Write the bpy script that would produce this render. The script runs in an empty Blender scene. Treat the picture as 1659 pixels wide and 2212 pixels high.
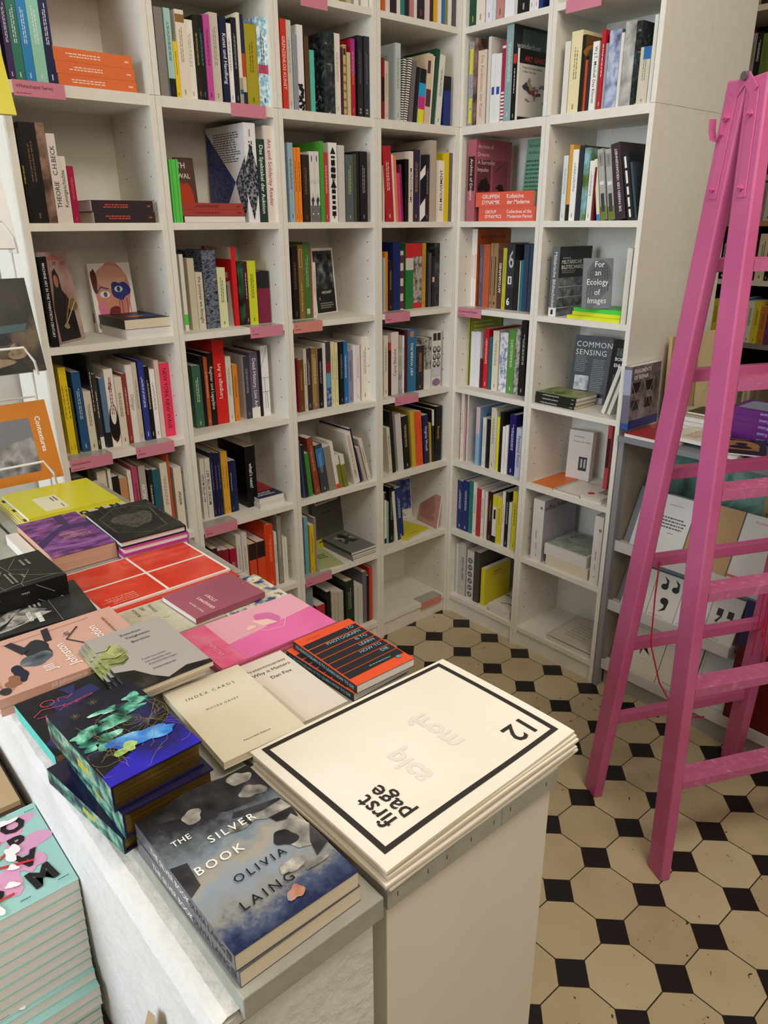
import bpy, bmesh, math, random
from mathutils import Matrix, Vector
random.seed(7)
SC = bpy.context.scene
COL = SC.collection
PI = math.pi

# ------------------------------------------------------------------ camera
cam_data = bpy.data.cameras.new('camera')
cam = bpy.data.objects.new('camera', cam_data)
COL.objects.link(cam)
cam_data.sensor_fit = 'VERTICAL'
cam_data.sensor_height = 36.0
cam_data.lens = 1620.95 / 2212 * 36.0
cam_data.clip_start = 0.02
YAW, PITCH, ROLL = -0.859622, -0.36745, -0.00532
_f = Vector((math.cos(PITCH) * math.sin(YAW), math.cos(PITCH) * math.cos(YAW), math.sin(PITCH)))
_r = _f.cross(Vector((0, 0, 1))).normalized()
_u = _r.cross(_f)
_c, _s = math.cos(ROLL), math.sin(ROLL)
_r2 = _c * _r + _s * _u
_u2 = -_s * _r + _c * _u
mat3 = Matrix((_r2, _u2, -_f)).transposed()
cam.matrix_world = Matrix.Translation((2.1691, -2.2489, 1.6887)) @ mat3.to_4x4()
SC.camera = cam

# ------------------------------------------------------------------ light
SC.view_settings.view_transform = 'Standard'
SC.view_settings.look = 'None'
SC.view_settings.exposure = 0.0
SC.view_settings.gamma = 1.0
SC.view_settings.use_curve_mapping = False
world = bpy.data.worlds.new('world')
SC.world = world
world.use_nodes = True
bg = world.node_tree.nodes['Background']
bg.inputs[0].default_value = (1.0, 0.96, 0.90, 1)
bg.inputs[1].default_value = 0.07

def area(name, loc, target, sx, sy, power, col):
    d = bpy.data.lights.new(name, 'AREA')
    d.shape = 'RECTANGLE'; d.size = sx; d.size_y = sy
    d.energy = power; d.color = col
    o = bpy.data.objects.new(name, d); COL.objects.link(o)
    o.location = loc
    o.rotation_euler = (Vector(target) - Vector(loc)).to_track_quat('-Z', 'Y').to_euler()
    return o
area('window_daylight', (0.3, -5.2, 2.1), (0.3, 0, 1.5), 3.0, 2.2, 178, (0.80, 0.90, 1.0))
area('ceiling_lamp_glow', (2.3, -1.3, 3.4), (1.4, -1.0, 0.9), 1.4, 1.0, 50, (1.0, 0.91, 0.79))
area('shop_lamp_glow', (4.3, -2.8, 3.1), (0.5, -0.8, 1.6), 1.6, 1.2, 40, (1.0, 0.85, 0.67))

# ------------------------------------------------------------------ materials
def lin(h):
    h = h.lstrip('#')
    r = []
    for i in (0, 2, 4):
        c = int(h[i:i + 2], 16) / 255
        r.append(c / 12.92 if c <= 0.04045 else ((c + 0.055) / 1.055) ** 2.4)
    return (r[0], r[1], r[2], 1)
MATS = {}
def M(h, rough=0.45, metal=0.0, coat=0.0, name=None):
    k = (h, rough, metal, coat)
    if k in MATS: return MATS[k]
    m = bpy.data.materials.new(name or ('print_' + h.strip('#')))
    m.use_nodes = True
    b = m.node_tree.nodes['Principled BSDF']
    b.inputs['Base Color'].default_value = lin(h)
    b.inputs['Roughness'].default_value = rough
    b.inputs['Metallic'].default_value = metal
    b.inputs['Coat Weight'].default_value = coat
    b.inputs['Specular IOR Level'].default_value = 0.35
    MATS[k] = m
    return m
def nodes_mat(name, rough=0.5):
    m = bpy.data.materials.new(name); m.use_nodes = True
    nt = m.node_tree; b = nt.nodes['Principled BSDF']
    b.inputs['Roughness'].default_value = rough
    b.inputs['Specular IOR Level'].default_value = 0.35
    return m, nt, b
def ramp(nt, cols, fac):
    r = nt.nodes.new('ShaderNodeValToRGB')
    e = r.color_ramp.elements
    n = len(cols)
    while len(e) < n: e.new(0.5)
    for i, c in enumerate(cols):
        pos, h = c if isinstance(c, tuple) else (0.3 + 0.4 * i / max(1, n - 1), c)
        e[i].position = pos; e[i].color = lin(h)
    nt.links.new(fac, r.inputs[0])
    return r.outputs[0]
def coords(nt, scale=(1, 1, 1), rot=(0, 0, 0), loc=(0, 0, 0)):
    t = nt.nodes.new('ShaderNodeTexCoord'); mp = nt.nodes.new('ShaderNodeMapping')
    mp.inputs['Scale'].default_value = scale; mp.inputs['Rotation'].default_value = rot
    mp.inputs['Location'].default_value = loc
    nt.links.new(t.outputs['Object'], mp.inputs[0])
    return mp.outputs[0]
def NM(name, cols, scale=60, kind='noise', detail=6, dist=0.0, sc=(1, 1, 1), rot=(0, 0, 0), rough=0.4):
    if name in MATS: return MATS[name]
    m, nt, b = nodes_mat(name, rough)
    v = coords(nt, sc, rot)
    if kind == 'noise':
        t = nt.nodes.new('ShaderNodeTexNoise'); t.inputs['Scale'].default_value = scale
        t.inputs['Detail'].default_value = detail; t.inputs['Distortion'].default_value = dist
        nt.links.new(v, t.inputs['Vector']); fac = t.outputs['Fac']
    elif kind == 'gradz':
        sp = nt.nodes.new('ShaderNodeSeparateXYZ'); nt.links.new(v, sp.inputs[0])
        t = nt.nodes.new('ShaderNodeTexNoise'); t.inputs['Scale'].default_value = scale; t.inputs['Detail'].default_value = detail
        t.inputs['Roughness'].default_value = .7; nt.links.new(v, t.inputs['Vector'])
        a = nt.nodes.new('ShaderNodeMath'); a.operation = 'MULTIPLY_ADD'; nt.links.new(sp.outputs[2], a.inputs[0]); a.inputs[1].default_value = 4.65; a.inputs[2].default_value = -.27
        c = nt.nodes.new('ShaderNodeMath'); c.operation = 'MULTIPLY_ADD'; nt.links.new(t.outputs[0], c.inputs[0]); c.inputs[1].default_value = .54; nt.links.new(a.outputs[0], c.inputs[2]); fac = c.outputs[0]
    elif kind == 'wave':
        t = nt.nodes.new('ShaderNodeTexWave'); t.inputs['Scale'].default_value = scale
        t.inputs['Distortion'].default_value = dist; t.inputs['Detail'].default_value = detail
        t.bands_direction = 'Z'
        nt.links.new(v, t.inputs['Vector']); fac = t.outputs['Fac']
    else:
        t = nt.nodes.new('ShaderNodeTexVoronoi'); t.inputs['Scale'].default_value = scale
        t.feature = 'F1' if kind == 'voronoi' else 'DISTANCE_TO_EDGE'
        nt.links.new(v, t.inputs['Vector']); fac = t.outputs['Distance']
    nt.links.new(ramp(nt, cols, fac), b.inputs['Base Color'])
    MATS[name] = m
    return m
PAT = {
 'photo_brown': lambda: NM('brown_photo', ['#241a16', '#5a4438', '#9a7868', '#3c302c'], 16, detail=4),
 'waves': lambda: NM('sea_photo', ['#141a26', '#35435a', '#7c8494', '#20283a', '#9a9a98'], 38, detail=8, sc=(1, 1, 2.2)),
 'blue_check': lambda: NM('blue_check', ['#7fb4cc', '#a9cfdc', '#e4eef2'], 90, kind='voronoi', sc=(1, 1, 1)),
 'stripes': lambda: NM('fine_stripes', ['#8c8474', '#b8b0a0', '#7a7264'], 70, kind='wave', sc=(1, 1, 1)),
 'zebra': lambda: NM('zebra_bands', [(0.40, '#12110f'), (0.5, '#e8e2d8')], 42, kind='wave', dist=1.2, detail=1),
 'stone': lambda: NM('stone_photo', ['#2a2a28', '#77756e', '#bdb9ae', '#4a4844'], 45, detail=8),
 'darkmarble': lambda: NM('dark_marble', ['#141416', '#2a2c2e', '#5c6064'], 25, detail=8, dist=1.0),
 'greyphoto': lambda: NM('grey_photo', ['#6c6c6a', '#a8a8a4', '#d0d0cc'], 22),
 'wrap': lambda: NM('plastic_wrap', [(0.35, '#14181a'), (0.55, '#30383a'), (0.66, '#5a6468'), (0.72, '#e8eef0')], 30, detail=3, dist=2.0, rough=0.12),
 'cityphoto': lambda: NM('city_photo', ['#3c4664', '#8890b0', '#b8c4dc', '#5c6488'], 24),
 'landscape': lambda: NM('landscape_photo', ['#20301c', '#5c7a3a', '#8cc0d4', '#c8dce0'], 12),
 'dark_green': lambda: NM('dark_forest', ['#0c0d0c', '#14181a', '#2a5a34', '#3c6ca0'], 20),
}
WHITE = M('#e4e0d6', 0.5, name='white_foil')
PAPER = {}
def page_mat(kind):
    if kind in PAPER: return PAPER[kind]
    m, nt, b = nodes_mat('paper_edges_' + kind, 0.8)
    cols = {'cream': ['#cfc2a8', '#e2d8c2'], 'white': ['#cfcac4', '#ebe8e2'], 'gold': ['#6a5020', '#a88844'], 'rose': ['#c08f78', '#d8ab92'], 'brown': ['#8a6c5c', '#b8988a']}[kind]
    t = nt.nodes.new('ShaderNodeTexNoise'); t.inputs['Scale'].default_value = 1.0; t.inputs['Detail'].default_value = 3
    v = coords(nt, (900, 6, 6))
    nt.links.new(v, t.inputs['Vector'])
    nt.links.new(ramp(nt, [(0.3, cols[0]), (0.7, cols[1])], t.outputs['Fac']), b.inputs['Base Color'])
    if kind == 'gold':
        b.inputs['Metallic'].default_value = 0.85; b.inputs['Roughness'].default_value = 0.28
    PAPER[kind] = m
    return m

# ------------------------------------------------------------------ mesh building
class MB:
    def __init__(self): self.v = []; self.f = []; self.mi = []; self.mats = []
    def mid(self, m):
        if m not in self.mats: self.mats.append(m)
        return self.mats.index(m)
    def add(self, vs, fs, m, X=None):
        o = len(self.v); k = self.mid(m)
        self.v += [tuple(X @ Vector(p)) if X is not None else tuple(p) for p in vs]
        for f in fs: self.f.append([i + o for i in f]); self.mi.append(k)
        return self
    def box(self, x0, y0, z0, x1, y1, z1, m, X=None):
        vs = [(x0, y0, z0), (x1, y0, z0), (x1, y1, z0), (x0, y1, z0), (x0, y0, z1), (x1, y0, z1), (x1, y1, z1), (x0, y1, z1)]
        return self.add(vs, [(0, 3, 2, 1), (4, 5, 6, 7), (0, 1, 5, 4), (1, 2, 6, 5), (2, 3, 7, 6), (3, 0, 4, 7)], m, X)
    def beam(self, P, Q, side, w, t, m):
        P, Q = Vector(P), Vector(Q); a = (Q - P).normalized(); s = Vector(side); s = (s - a * s.dot(a)).normalized(); n = a.cross(s)
        vs = []
        for c in (P, Q):
            for i, j in ((-1, -1), (1, -1), (1, 1), (-1, 1)): vs.append(c + s * (w / 2 * i) + n * (t / 2 * j))
        return self.add(vs, [(0, 3, 2, 1), (4, 5, 6, 7), (0, 1, 5, 4), (1, 2, 6, 5), (2, 3, 7, 6), (3, 0, 4, 7)], m)
    def tube(self, pts, r, m, n=8):
        pts = [Vector(p) for p in pts]; rings = []
        for i, p in enumerate(pts):
            d = (pts[min(i + 1, len(pts) - 1)] - pts[max(i - 1, 0)]).normalized()
            a = d.orthogonal().normalized() if i == 0 else (pa - d * pa.dot(d)).normalized()
            pa = a; b = d.cross(a)
            rings.append([p + (a * math.cos(2 * PI * k / n) + b * math.sin(2 * PI * k / n)) * r for k in range(n)])
        vs = [q for ring in rings for q in ring]; fs = []
        for i in range(len(rings) - 1):
            for k in range(n):
                fs.append((i * n + k, i * n + (k + 1) % n, (i + 1) * n + (k + 1) % n, (i + 1) * n + k))
        fs.append(tuple(range(n))[::-1]); fs.append(tuple((len(rings) - 1) * n + k for k in range(n)))
        return self.add(vs, fs, m)
    def cyl(self, P, Q, r, m, n=16): return self.tube([P, Q], r, m, n)
    def obj(self, name, parent=None, bevel=0, smooth=False, kind=None):
        me = bpy.data.meshes.new(name); me.from_pydata(self.v, [], self.f); me.update()
        for m in self.mats: me.materials.append(m)
        me.polygons.foreach_set('material_index', self.mi)
        if smooth: me.polygons.foreach_set('use_smooth', [True] * len(self.f))
        o = bpy.data.objects.new(name, me); COL.objects.link(o)
        if parent is not None: o.parent = parent
        if kind: o['kind'] = kind
        if bevel:
            b = o.modifiers.new('bevel', 'BEVEL'); b.width = bevel; b.segments = 2; b.limit_method = 'ANGLE'
        return o
def thing(name, label, cat, X=None, group=None):
    o = bpy.data.objects.new(name, None); COL.objects.link(o)
    o.empty_display_size = 0.03
    if X is not None: o.matrix_world = X
    o['label'] = label; o['category'] = cat
    if group: o['group'] = group
    return o
def struct(mb, name, **k): return mb.obj(name, kind='structure', **k)

TXT = {}
def text_geo(s, bold=0.0, spacing=1.0):
    k = (s, bold, spacing)
    if k in TXT: return TXT[k]
    c = bpy.data.curves.new('lettering', 'FONT'); c.body = s; c.size = 1; c.resolution_u = 2
    c.offset = bold; c.space_character = spacing
    o = bpy.data.objects.new('lettering', c)
    me = o.to_mesh()
    vs = [tuple(v.co) for v in me.vertices]; fs = [tuple(p.vertices) for p in me.polygons]
    o.to_mesh_clear(); bpy.data.objects.remove(o); bpy.data.curves.remove(c)
    if not vs: vs = [(0, 0, 0)]
    x0 = min(v[0] for v in vs); x1 = max(v[0] for v in vs); y0 = min(v[1] for v in vs); y1 = max(v[1] for v in vs)
    vs = [(v[0] - (x0 + x1) / 2, v[1] - (y0 + y1) / 2, 0) for v in vs]
    TXT[k] = (vs, fs, x1 - x0, y1 - y0)
    return TXT[k]

class Face:
    """a printable face: o lower-left corner, r right, u up (unit), w, h in metres"""
    def __init__(s, mb, o, r, u, w, h):
        s.mb = mb; s.o = Vector(o); s.r = Vector(r); s.u = Vector(u); s.n = s.r.cross(s.u); s.w = w; s.h = h; s.k = 0
    def P(s, x, y): return s.o + s.r * (x * s.w) + s.u * (y * s.h) + s.n * (0.00012 * s.k)
    def poly(s, pts, m):
        s.k += 1
        if isinstance(m, str): m = M(m)
        s.mb.add([s.P(*p) for p in pts], [tuple(range(len(pts)))], m)
    def rect(s, x0, y0, x1, y1, m): s.poly([(x0, y0), (x1, y0), (x1, y1), (x0, y1)], m)
    def ell(s, cx, cy, rx, ry, m, n=18, rot=0):
        a = s.w / s.h
        pts = []
        for i in range(n):
            t = 2 * PI * i / n; x = rx * math.cos(t); y = ry * math.sin(t) / 1.0
            X = x * s.w; Y = y * s.h
            pts.append((cx + (X * math.cos(rot) - Y * math.sin(rot)) / s.w, cy + (X * math.sin(rot) + Y * math.cos(rot)) / s.h))
        s.poly(pts, m)
    def blob(s, cx, cy, rx, ry, m, seed=1, rough=0.25, n=22):
        rr = random.Random(seed); ph = [rr.uniform(0, 6.3) for _ in range(4)]
        pts = []
        for i in range(n):
            t = 2 * PI * i / n
            q = 1 + rough * (math.sin(2 * t + ph[0]) * .5 + math.sin(3 * t + ph[1]) * .35 + math.sin(5 * t + ph[2]) * .25)
            pts.append((cx + rx * q * math.cos(t), cy + ry * q * math.sin(t)))
        s.poly(pts, m)
    def line(s, pts, wmm, m):
        s.k += 1
        if isinstance(m, str): m = M(m)
        hw = wmm / 2000
        q = [s.P(*p) for p in pts]; L = []; Rr = []
        for i, p in enumerate(q):
            d = (q[min(i + 1, len(q) - 1)] - q[max(i - 1, 0)]).normalized(); nn = s.n.cross(d)
            L.append(p + nn * hw); Rr.append(p - nn * hw)
        n = len(q)
        s.mb.add(L + Rr, [(i + n, i + 1 + n, i + 1, i) for i in range(n - 1)], m)
    def frame(s, x0, y0, x1, y1, wmm, m):
        tx = wmm / 1000 / s.w; ty = wmm / 1000 / s.h
        s.rect(x0, y0, x1, y0 + ty, m); s.rect(x0, y1 - ty, x1, y1, m); s.rect(x0, y0, x0 + tx, y1, m); s.rect(x1 - tx, y0, x1, y1, m)
    def text(s, t, cx, cy, mm, m, rot=0, bold=0.0, maxw=None, sp=1.0, align=0, sx=1.0):
        """mm = cap height; rot degrees; align -1 left, 0 centre, 1 right"""
        s.k += 1
        if isinstance(m, str): m = M(m)
        vs, fs, w, h = text_geo(t, bold, sp)
        sc = mm / 1000 / 0.70; kx = sc * sx
        if maxw and w * kx > maxw: f = maxw / (w * kx); kx *= f; sc *= max(f, 0.6) if f > .5 else f
        a = math.radians(rot); ca, sa = math.cos(a), math.sin(a)
        c = s.P(cx, cy); out = []
        off = -align * w * kx / 2
        for x, y, _ in vs:
            X = x * kx + off; Y = y * sc
            out.append(c + s.r * (X * ca - Y * sa) + s.u * (X * sa + Y * ca))
        s.mb.add(out, fs, m)
    def micro(s, x0, y0, x1, y1, lines, m, rot=0, fill=0.9, seed=0, th=0.45):
        """rows of tiny illegible print, drawn as broken dashes; rot 90 = running up the face"""
        s.k += 1
        if isinstance(m, str): m = M(m)
        rr = random.Random(seed * 31 + 5)
        vs = []; fs = []
        for i in range(lines):
            t0 = 0.0; end = fill * rr.uniform(0.8, 1.0)
            while t0 < end:
                L = rr.uniform(0.04, 0.11); t1 = min(t0 + L, end)
                c = (i + 0.5) / lines; a = c - th / 2 / lines; b = c + th / 2 / lines
                if rot: q = [(x0 + (x1 - x0) * X, y0 + (y1 - y0) * Y) for X, Y in ((a, t0), (b, t0), (b, t1), (a, t1))]
                else: q = [(x0 + (x1 - x0) * X, y1 - (y1 - y0) * Y) for X, Y in ((t0, b), (t1, b), (t1, a), (t0, a))]
                o = len(vs); vs += [s.P(*p) for p in q]; fs.append((o, o + 1, o + 2, o + 3))
                t0 = t1 + rr.uniform(0.012, 0.03)
        s.mb.add(vs, fs, m)
# ------------------------------------------------------------------ printed bands on spines: x0, y0, x1, y1, colour
BANDS = {
 'bot_white': [(0, 0, 1, .16, '#e8e4dc')], 'bot_black': [(0, 0, 1, .22, '#1c1c1a')], 'top_brown': [(0, .86, 1, .95, '#8a6a34')],
 'bot_tan': [(0, 0, 1, .3, '#a89a80'), (0, .12, 1, .17, '#2c5a68')], 'mid_red': [(0, .32, 1, .58, '#c04a2c'), (0, .15, 1, .32, '#d8ccb0')],
 'mid_band': [(0, .38, 1, .48, '#b8405a')], 'green_tag': [(0, .08, 1, .22, '#44dc44')], 'top_black': [(0, .68, 1, 1, '#1a1a1a')],
 'top_magenta': [(0, .55, 1, 1, '#a0308a')], 'dots': [(.35, .05, .65, .07, '#c8c8c8'), (.35, .09, .65, .11, '#c8c8c8')],
 'bot_label': [(.3, .06, .7, .13, '#dcd8c8')], 'mid_gold': [(0, .1, .6, .9, '#a88a4c')], 'bot_pink': [(0, .25, 1, .4, '#c88aa0')],
 'mid_black': [(0, .3, 1, .7, '#141212')], 'mid_maroon': [(0, .25, 1, .5, '#5a2a38'), (0, .72, .6, .9, '#5a3040')],
 'top_dark': [(0, .72, 1, 1, '#17141c')], 'top_red': [(0, .78, 1, 1, '#c8282c'), (0, .6, 1, .78, '#d0ccc4')],
 'red_ends': [(0, .8, 1, 1, '#c8282c'), (0, 0, 1, .09, '#c8282c')], 'mid_pink': [(.1, .5, .9, .6, '#d8a898')],
 'top_redsmall': [(0, .86, 1, 1, '#c83430')], '150': [(.3, .88, .7, .97, '#c87a4c')], 'bot_whitebig': [(0, 0, 1, .38, '#dcd8d6')],
 'top_white': [(0, .7, 1, 1, '#dcd8d0')], 'top_blue': [(0, .55, 1, .92, '#2c7ab8')], 'bot_red': [(0, 0, 1, .1, '#d84030')],
 'label_ends': [(0, .86, 1, 1, '#141414'), (0, .02, 1, .12, '#141414')], 'bluebox': [(.25, .42, .8, .53, '#2c50a0')],
 'mid_darkbox': [(.1, .38, .9, .8, '#3a1820')], 'darkslots': [(.3, .2, .5, .8, '#1c1814'), (.25, .06, .6, .1, '#4a3828')],
 'top_pinkblue': [(0, .55, 1, 1, '#d8b8c0')], 'top_bluebox': [(.3, .78, 1, 1, '#2468a8')], 'bot_blue': [(0, 0, 1, .1, '#2c80c0')],
 'chain': [(.3, .78, .6, .95, '#e4e4e0'), (.3, .55, .6, .74, '#e4e4e0'), (.3, .38, .6, .5, '#e4e4e0'), (.3, .2, .6, .34, '#e4e4e0'), (.3, .04, .6, .16, '#e4e4e0')],
 'bot_whitesmall': [(0, 0, 1, .13, '#e0e0de'), (.3, .03, .6, .1, '#20202a')],
}
BW = '#141414'
def A_digital(F):
    F.rect(0, 0, 1, 1, NM('rosy_wall', ['#8a6a60', '#b09088', '#c8aca4'], 12))
    F.text('DIGITAL', .45, .93, 11, '#c03a34', bold=.02, maxw=F.w * .7); F.text('OF', .45, .87, 9, BW, bold=.02); F.text('ART', .78, .87, 10, '#c03a34', bold=.02)
    F.poly([(.1, .02), (.12, .4), (.25, .62), (.3, .78), (.42, .82), (.5, .74), (.52, .58), (.8, .42), (.85, .02)], '#221e1c')
    F.ell(.38, .68, .08, .07, '#a87058'); F.blob(.8, .4, .14, .08, '#7a6a3c', 3)
    F.line([(.4, .2), (.75, .5)], 3, '#b89a50'); F.line([(.42, .2), (.9, .44)], 3, '#d8d0a0'); F.line([(.4, .18), (.66, .54)], 2, '#7a3a28')
    F.blob(.42, .18, .1, .03, '#a08468', 5)
def A_face(F):
    F.blob(.5, .55, .42, .47, '#c98a74', 2, .08); F.ell(.5, .8, .36, .17, '#d8a08c'); F.blob(.1, .75, .06, .2, '#5a2a20', 8)
    F.blob(.68, .6, .2, .15, '#2a2c78', 4, .3); F.ell(.64, .62, .1, .045, '#c8ccd8'); F.ell(.64, .62, .04, .04, '#20305a')
    F.ell(.3, .55, .12, .05, '#e4e0dc'); F.ell(.31, .55, .045, .04, '#4a5a6a'); F.line([(.12, .58), (.22, .66), (.4, .63)], 4, '#2c5a80')
    F.blob(.48, .28, .15, .09, '#7a1c24', 6, .15); F.line([(.36, .28), (.6, .28)], 1.2, '#3a0c10'); F.blob(.2, .34, .11, .1, '#d87a9a', 9)
    for i in range(5): F.line([(.62 + i * .06, .48), (.58 + i * .07, .05)], 3, ['#b05a60', '#8a4060', '#c87880', '#a05070', '#d08a70'][i])
    F.text('HEFT', .05, .1, 5, BW, rot=90, bold=.02)
def A_flatcover(F):
    F.blob(.65, .35, .35, .16, '#2c50a0', 3); F.blob(.45, .3, .14, .07, '#e0842c', 4); F.blob(.6, .7, .25, .1, '#5a2024', 5); F.micro(.3, .75, .8, .9, 2, '#d8c8b0', seed=2)
def A_form(F):
    F.text('Form', .5, .82, 12, '#8a2a3a', rot=90, bold=.01)
    F.blob(.5, .3, .55, .26, BW, 3, .1); F.ell(.5, .42, .32, .13, '#e8e2da')
def A_thwal(F):
    F.rect(0, .0, 1, 1, '#5a4038'); F.blob(.35, .35, .4, .32, '#c0421c', 4); F.text('TH', .3, .88, 16, '#e0dcd0', bold=.02); F.text('WAL', .4, .72, 14, '#e0dcd0', bold=.02); F.micro(.1, .1, .9, .3, 4, '#c8a890', seed=4)
def A_bigspine(F):
    F.poly([(.5, .8), (1, .56), (1, .5), (1, .3), (.5, .02), (0, .3), (0, .6)], NM('weave_dark', ['#14161c', '#4a4c58', '#8a8c94'], 120, 'voronoi')); F.text('bauen', .5, .9, 6, BW, rot=-90, bold=.02)
def A_big(F):
    F.poly([(0, 0), (0, .96), (.72, .42), (.5, .2), (.36, .0)], NM('weave_blue', ['#182050', '#2c3c80', '#3c4c94'], 120, 'voronoi'))
    F.poly([(.72, .42), (1, .68), (1, .2), (.9, .02), (.72, .42)][:4], NM('weave_dark', ['#14161c', '#4a4c58', '#8a8c94'], 120, 'voronoi'))
    F.micro(.2, .62, .9, .93, 13, '#5a5a64', seed=8, fill=1)
def A_redthe(F):
    F.rect(.1, .85, 1, 1, '#c8b8a8'); F.text('THE', .75, .65, 16, '#f4f0ea', bold=.02); F.poly([(.5, .0), (.95, .0), (.9, .58), (.5, .5)], '#eceaf0'); F.rect(.45, .3, .8, .52, '#24308a'); F.rect(.55, .36, .72, .46, '#eceaf0')
def A_blacklines(F):
    for a in ([(0, .7), (.5, .85), (.9, 1)], [(.0, .55), (1, .55)], [(.35, .1), (.4, .5), (.3, .55)], [(.0, .35), (1, .35)], [(.7, .1), (.6, .35)]): F.line(a, 1.2, BW)
def A_redwhite(F):
    F.rect(0, .0, 1, .35, '#24284a'); F.rect(.0, .35, 1, 1, '#a83030'); F.micro(.1, .1, .9, .3, 3, '#e8e4dc', seed=3)
def A_ink(F):
    for i in range(9): F.blob(random.Random(i).uniform(.2, .8), .02 + i * .035, .3, .03, BW, i, .5)
def A_ochre(F):
    F.frame(.05, .02, .95, .98, 1.5, '#5a3a1a'); F.rect(.25, .86, .75, .95, '#2a2014')
    for i in range(6): F.rect(.2, .1 + i * .12, .8, .13 + i * .12, '#8a7a4c')
def A_figure(F):
    F.ell(.5, .9, .1, .05, '#1c1c1c'); F.line([(.1, .55), (.3, .62), (.5, .55), (.7, .62), (.95, .55)], 1, BW); F.line([(.2, .3), (.5, .42), (.85, .3)], 1.5, BW); F.rect(0, 0, 1, .24, '#6a6a68'); F.blob(.5, .3, .25, .06, '#3a3a38', 2); F.ell(.5, .12, .12, .012, '#e8e8e8')
def A_boldletters(F):
    y = .95
    for i, (w, h) in enumerate(((.7, .09), (.5, .03), (.5, .07), (.6, .06), (.6, .05), (.75, .1), (.5, .05), (.45, .05), (.4, .04), (.5, .05), (.5, .06))):
        if i in (0, 5): F.poly([(.5 - w / 2, y - h), (.5 + w / 2, y - h), (.5, y)], BW)
        else: F.rect(.5 - w / 2, y - h, .5 + w / 2, y, BW)
        y -= h + .022
def A_goldbox(F): F.frame(.2, .7, .8, .94, 1.5, '#d8c89a'); F.micro(.3, .1, .7, .6, 1, '#c8b070', rot=1, seed=3)
def A_schaft(F):
    F.rect(.04, .02, .94, .96, NM('night_tree', ['#0d0d0e', '#161618', '#4a5058', '#9aa0a4'], 30, detail=8)); F.rect(.04, .02, .94, .38, BW)
    F.text('NSCHAFT', .55, .33, 9, '#e4e4e0', bold=.01, maxw=F.w * .8); F.text('R', .2, .24, 8, '#e4e4e0'); F.micro(.2, .08, .9, .18, 3, '#9a9a98', seed=6)
def A_multi(F): F.rect(0, .55, 1, .7, '#8a2030'); F.rect(0, .3, 1, .52, '#5aa0c4'); F.rect(0, .04, 1, .3, NM('blue_spots', ['#1c2858', '#4058a0', '#c8ccdc'], 60)); F.rect(0, .7, 1, 1, '#3a3640')
def A_greyfolder(F): F.rect(0, 0, 1, .17, '#c8b82a'); F.rect(.1, .1, .5, .12, BW); F.rect(.12, .82, .85, .92, '#c8c8c8'); F.micro(.16, .84, .8, .9, 1, '#4a4a4a', seed=2); F.micro(.3, .62, .7, .66, 1, '#2a2a28', seed=5)
def A_yellowmag(F): F.rect(0, .2, .6, .28, BW)
def A_greenpamph(F): F.micro(.4, .45, .9, .7, 3, '#3a4a20', seed=4); F.poly([(.0, .5), (.2, .62), (.0, .72)], BW); F.line([(0, .78), (.35, .7)], 3, BW)
def A_greymag(F): F.rect(0, 0, 1, 1, '#6c6e6a'); F.rect(.3, .35, .85, .75, NM('bw_photo', ['#0e0e0e', '#3a3a3a', '#c8c8c8'], 30)); F.micro(.4, .84, .7, .88, 1, '#d8d8d8', seed=1)
def A_cmyk(F): F.rect(0, .74, 1, 1, '#121214'); F.rect(0, .5, 1, .74, '#1c9cd8'); F.rect(0, .26, 1, .5, '#d02878'); F.rect(0, 0, 1, .26, '#e8d820')
def A_diagbw(F):
    F.rect(0, 0, 1, 1, '#16161a')
    for y in (.62, .12, .0): F.poly([(0, y), (1, y + .1), (1, y + .24), (0, y + .12)], '#ecebe8')
def A_maroonstripes(F):
    for i in range(4): F.rect(0, .02 + i * .26, 1, .15 + i * .26, '#6a2a40')
def A_bwbeads(F):
    for i in range(3):
        for x in (.28, .72): F.ell(x, .42 + i * .13, .2, .06, '#3a3a38'); F.ell(x, .43 + i * .13, .13, .035, '#b8b4ac')
    F.rect(.1, .84, .45, .97, '#2a2a28'); F.rect(.55, .84, .9, .97, '#2a2a28'); F.blob(.5, .09, .42, .07, '#8a6888', 3, .1); F.rect(.05, .2, .95, .36, '#c4c4cc')
def A_reason(F): F.text('OF REASON', .5, .93, 8, '#3a302a', maxw=F.w * .85); F.rect(.05, .2, .97, .84, NM('blue_etching', ['#24307a', '#3c4c9a', '#8c94c4'], 50, detail=7)); F.micro(.1, .05, .9, .14, 2, '#6a6458', seed=2)
def A_pinktext(F): F.micro(.1, .15, .9, .9, 18, '#8a5a52', seed=12)
def A_yellowplain(F): F.micro(.3, .1, .7, .14, 1, '#6a6414', seed=1)
def A_yellowgrey(F):
    F.rect(0, 0, 1, 1, NM('grey_grain', ['#6a6c74', '#9a9ca4', '#c0c0c4'], 220))
    for y0, y1 in ((.04, .2), (.22, .34), (.62, .92)): F.poly([(.2, y0), (.75, y0), (.85, y1), (.3, y1)], '#e0d820')
def A_redstripes(F):
    for i in range(9): F.rect(0, i * .045, 1, i * .045 + .024, '#ece4e4')
    F.rect(0, .92, 1, .95, '#ece4e4')
def A_wander(F):
    F.rect(0, 0, 1, 1, '#26302e'); F.rect(.2, .7, 1, .97, '#4a5a58'); F.text('wanderlust', .08, .8, 20, '#c8d4d4', align=-1, maxw=F.w * .98)
    F.rect(0, 0, 1, .05, '#16181a')
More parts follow.
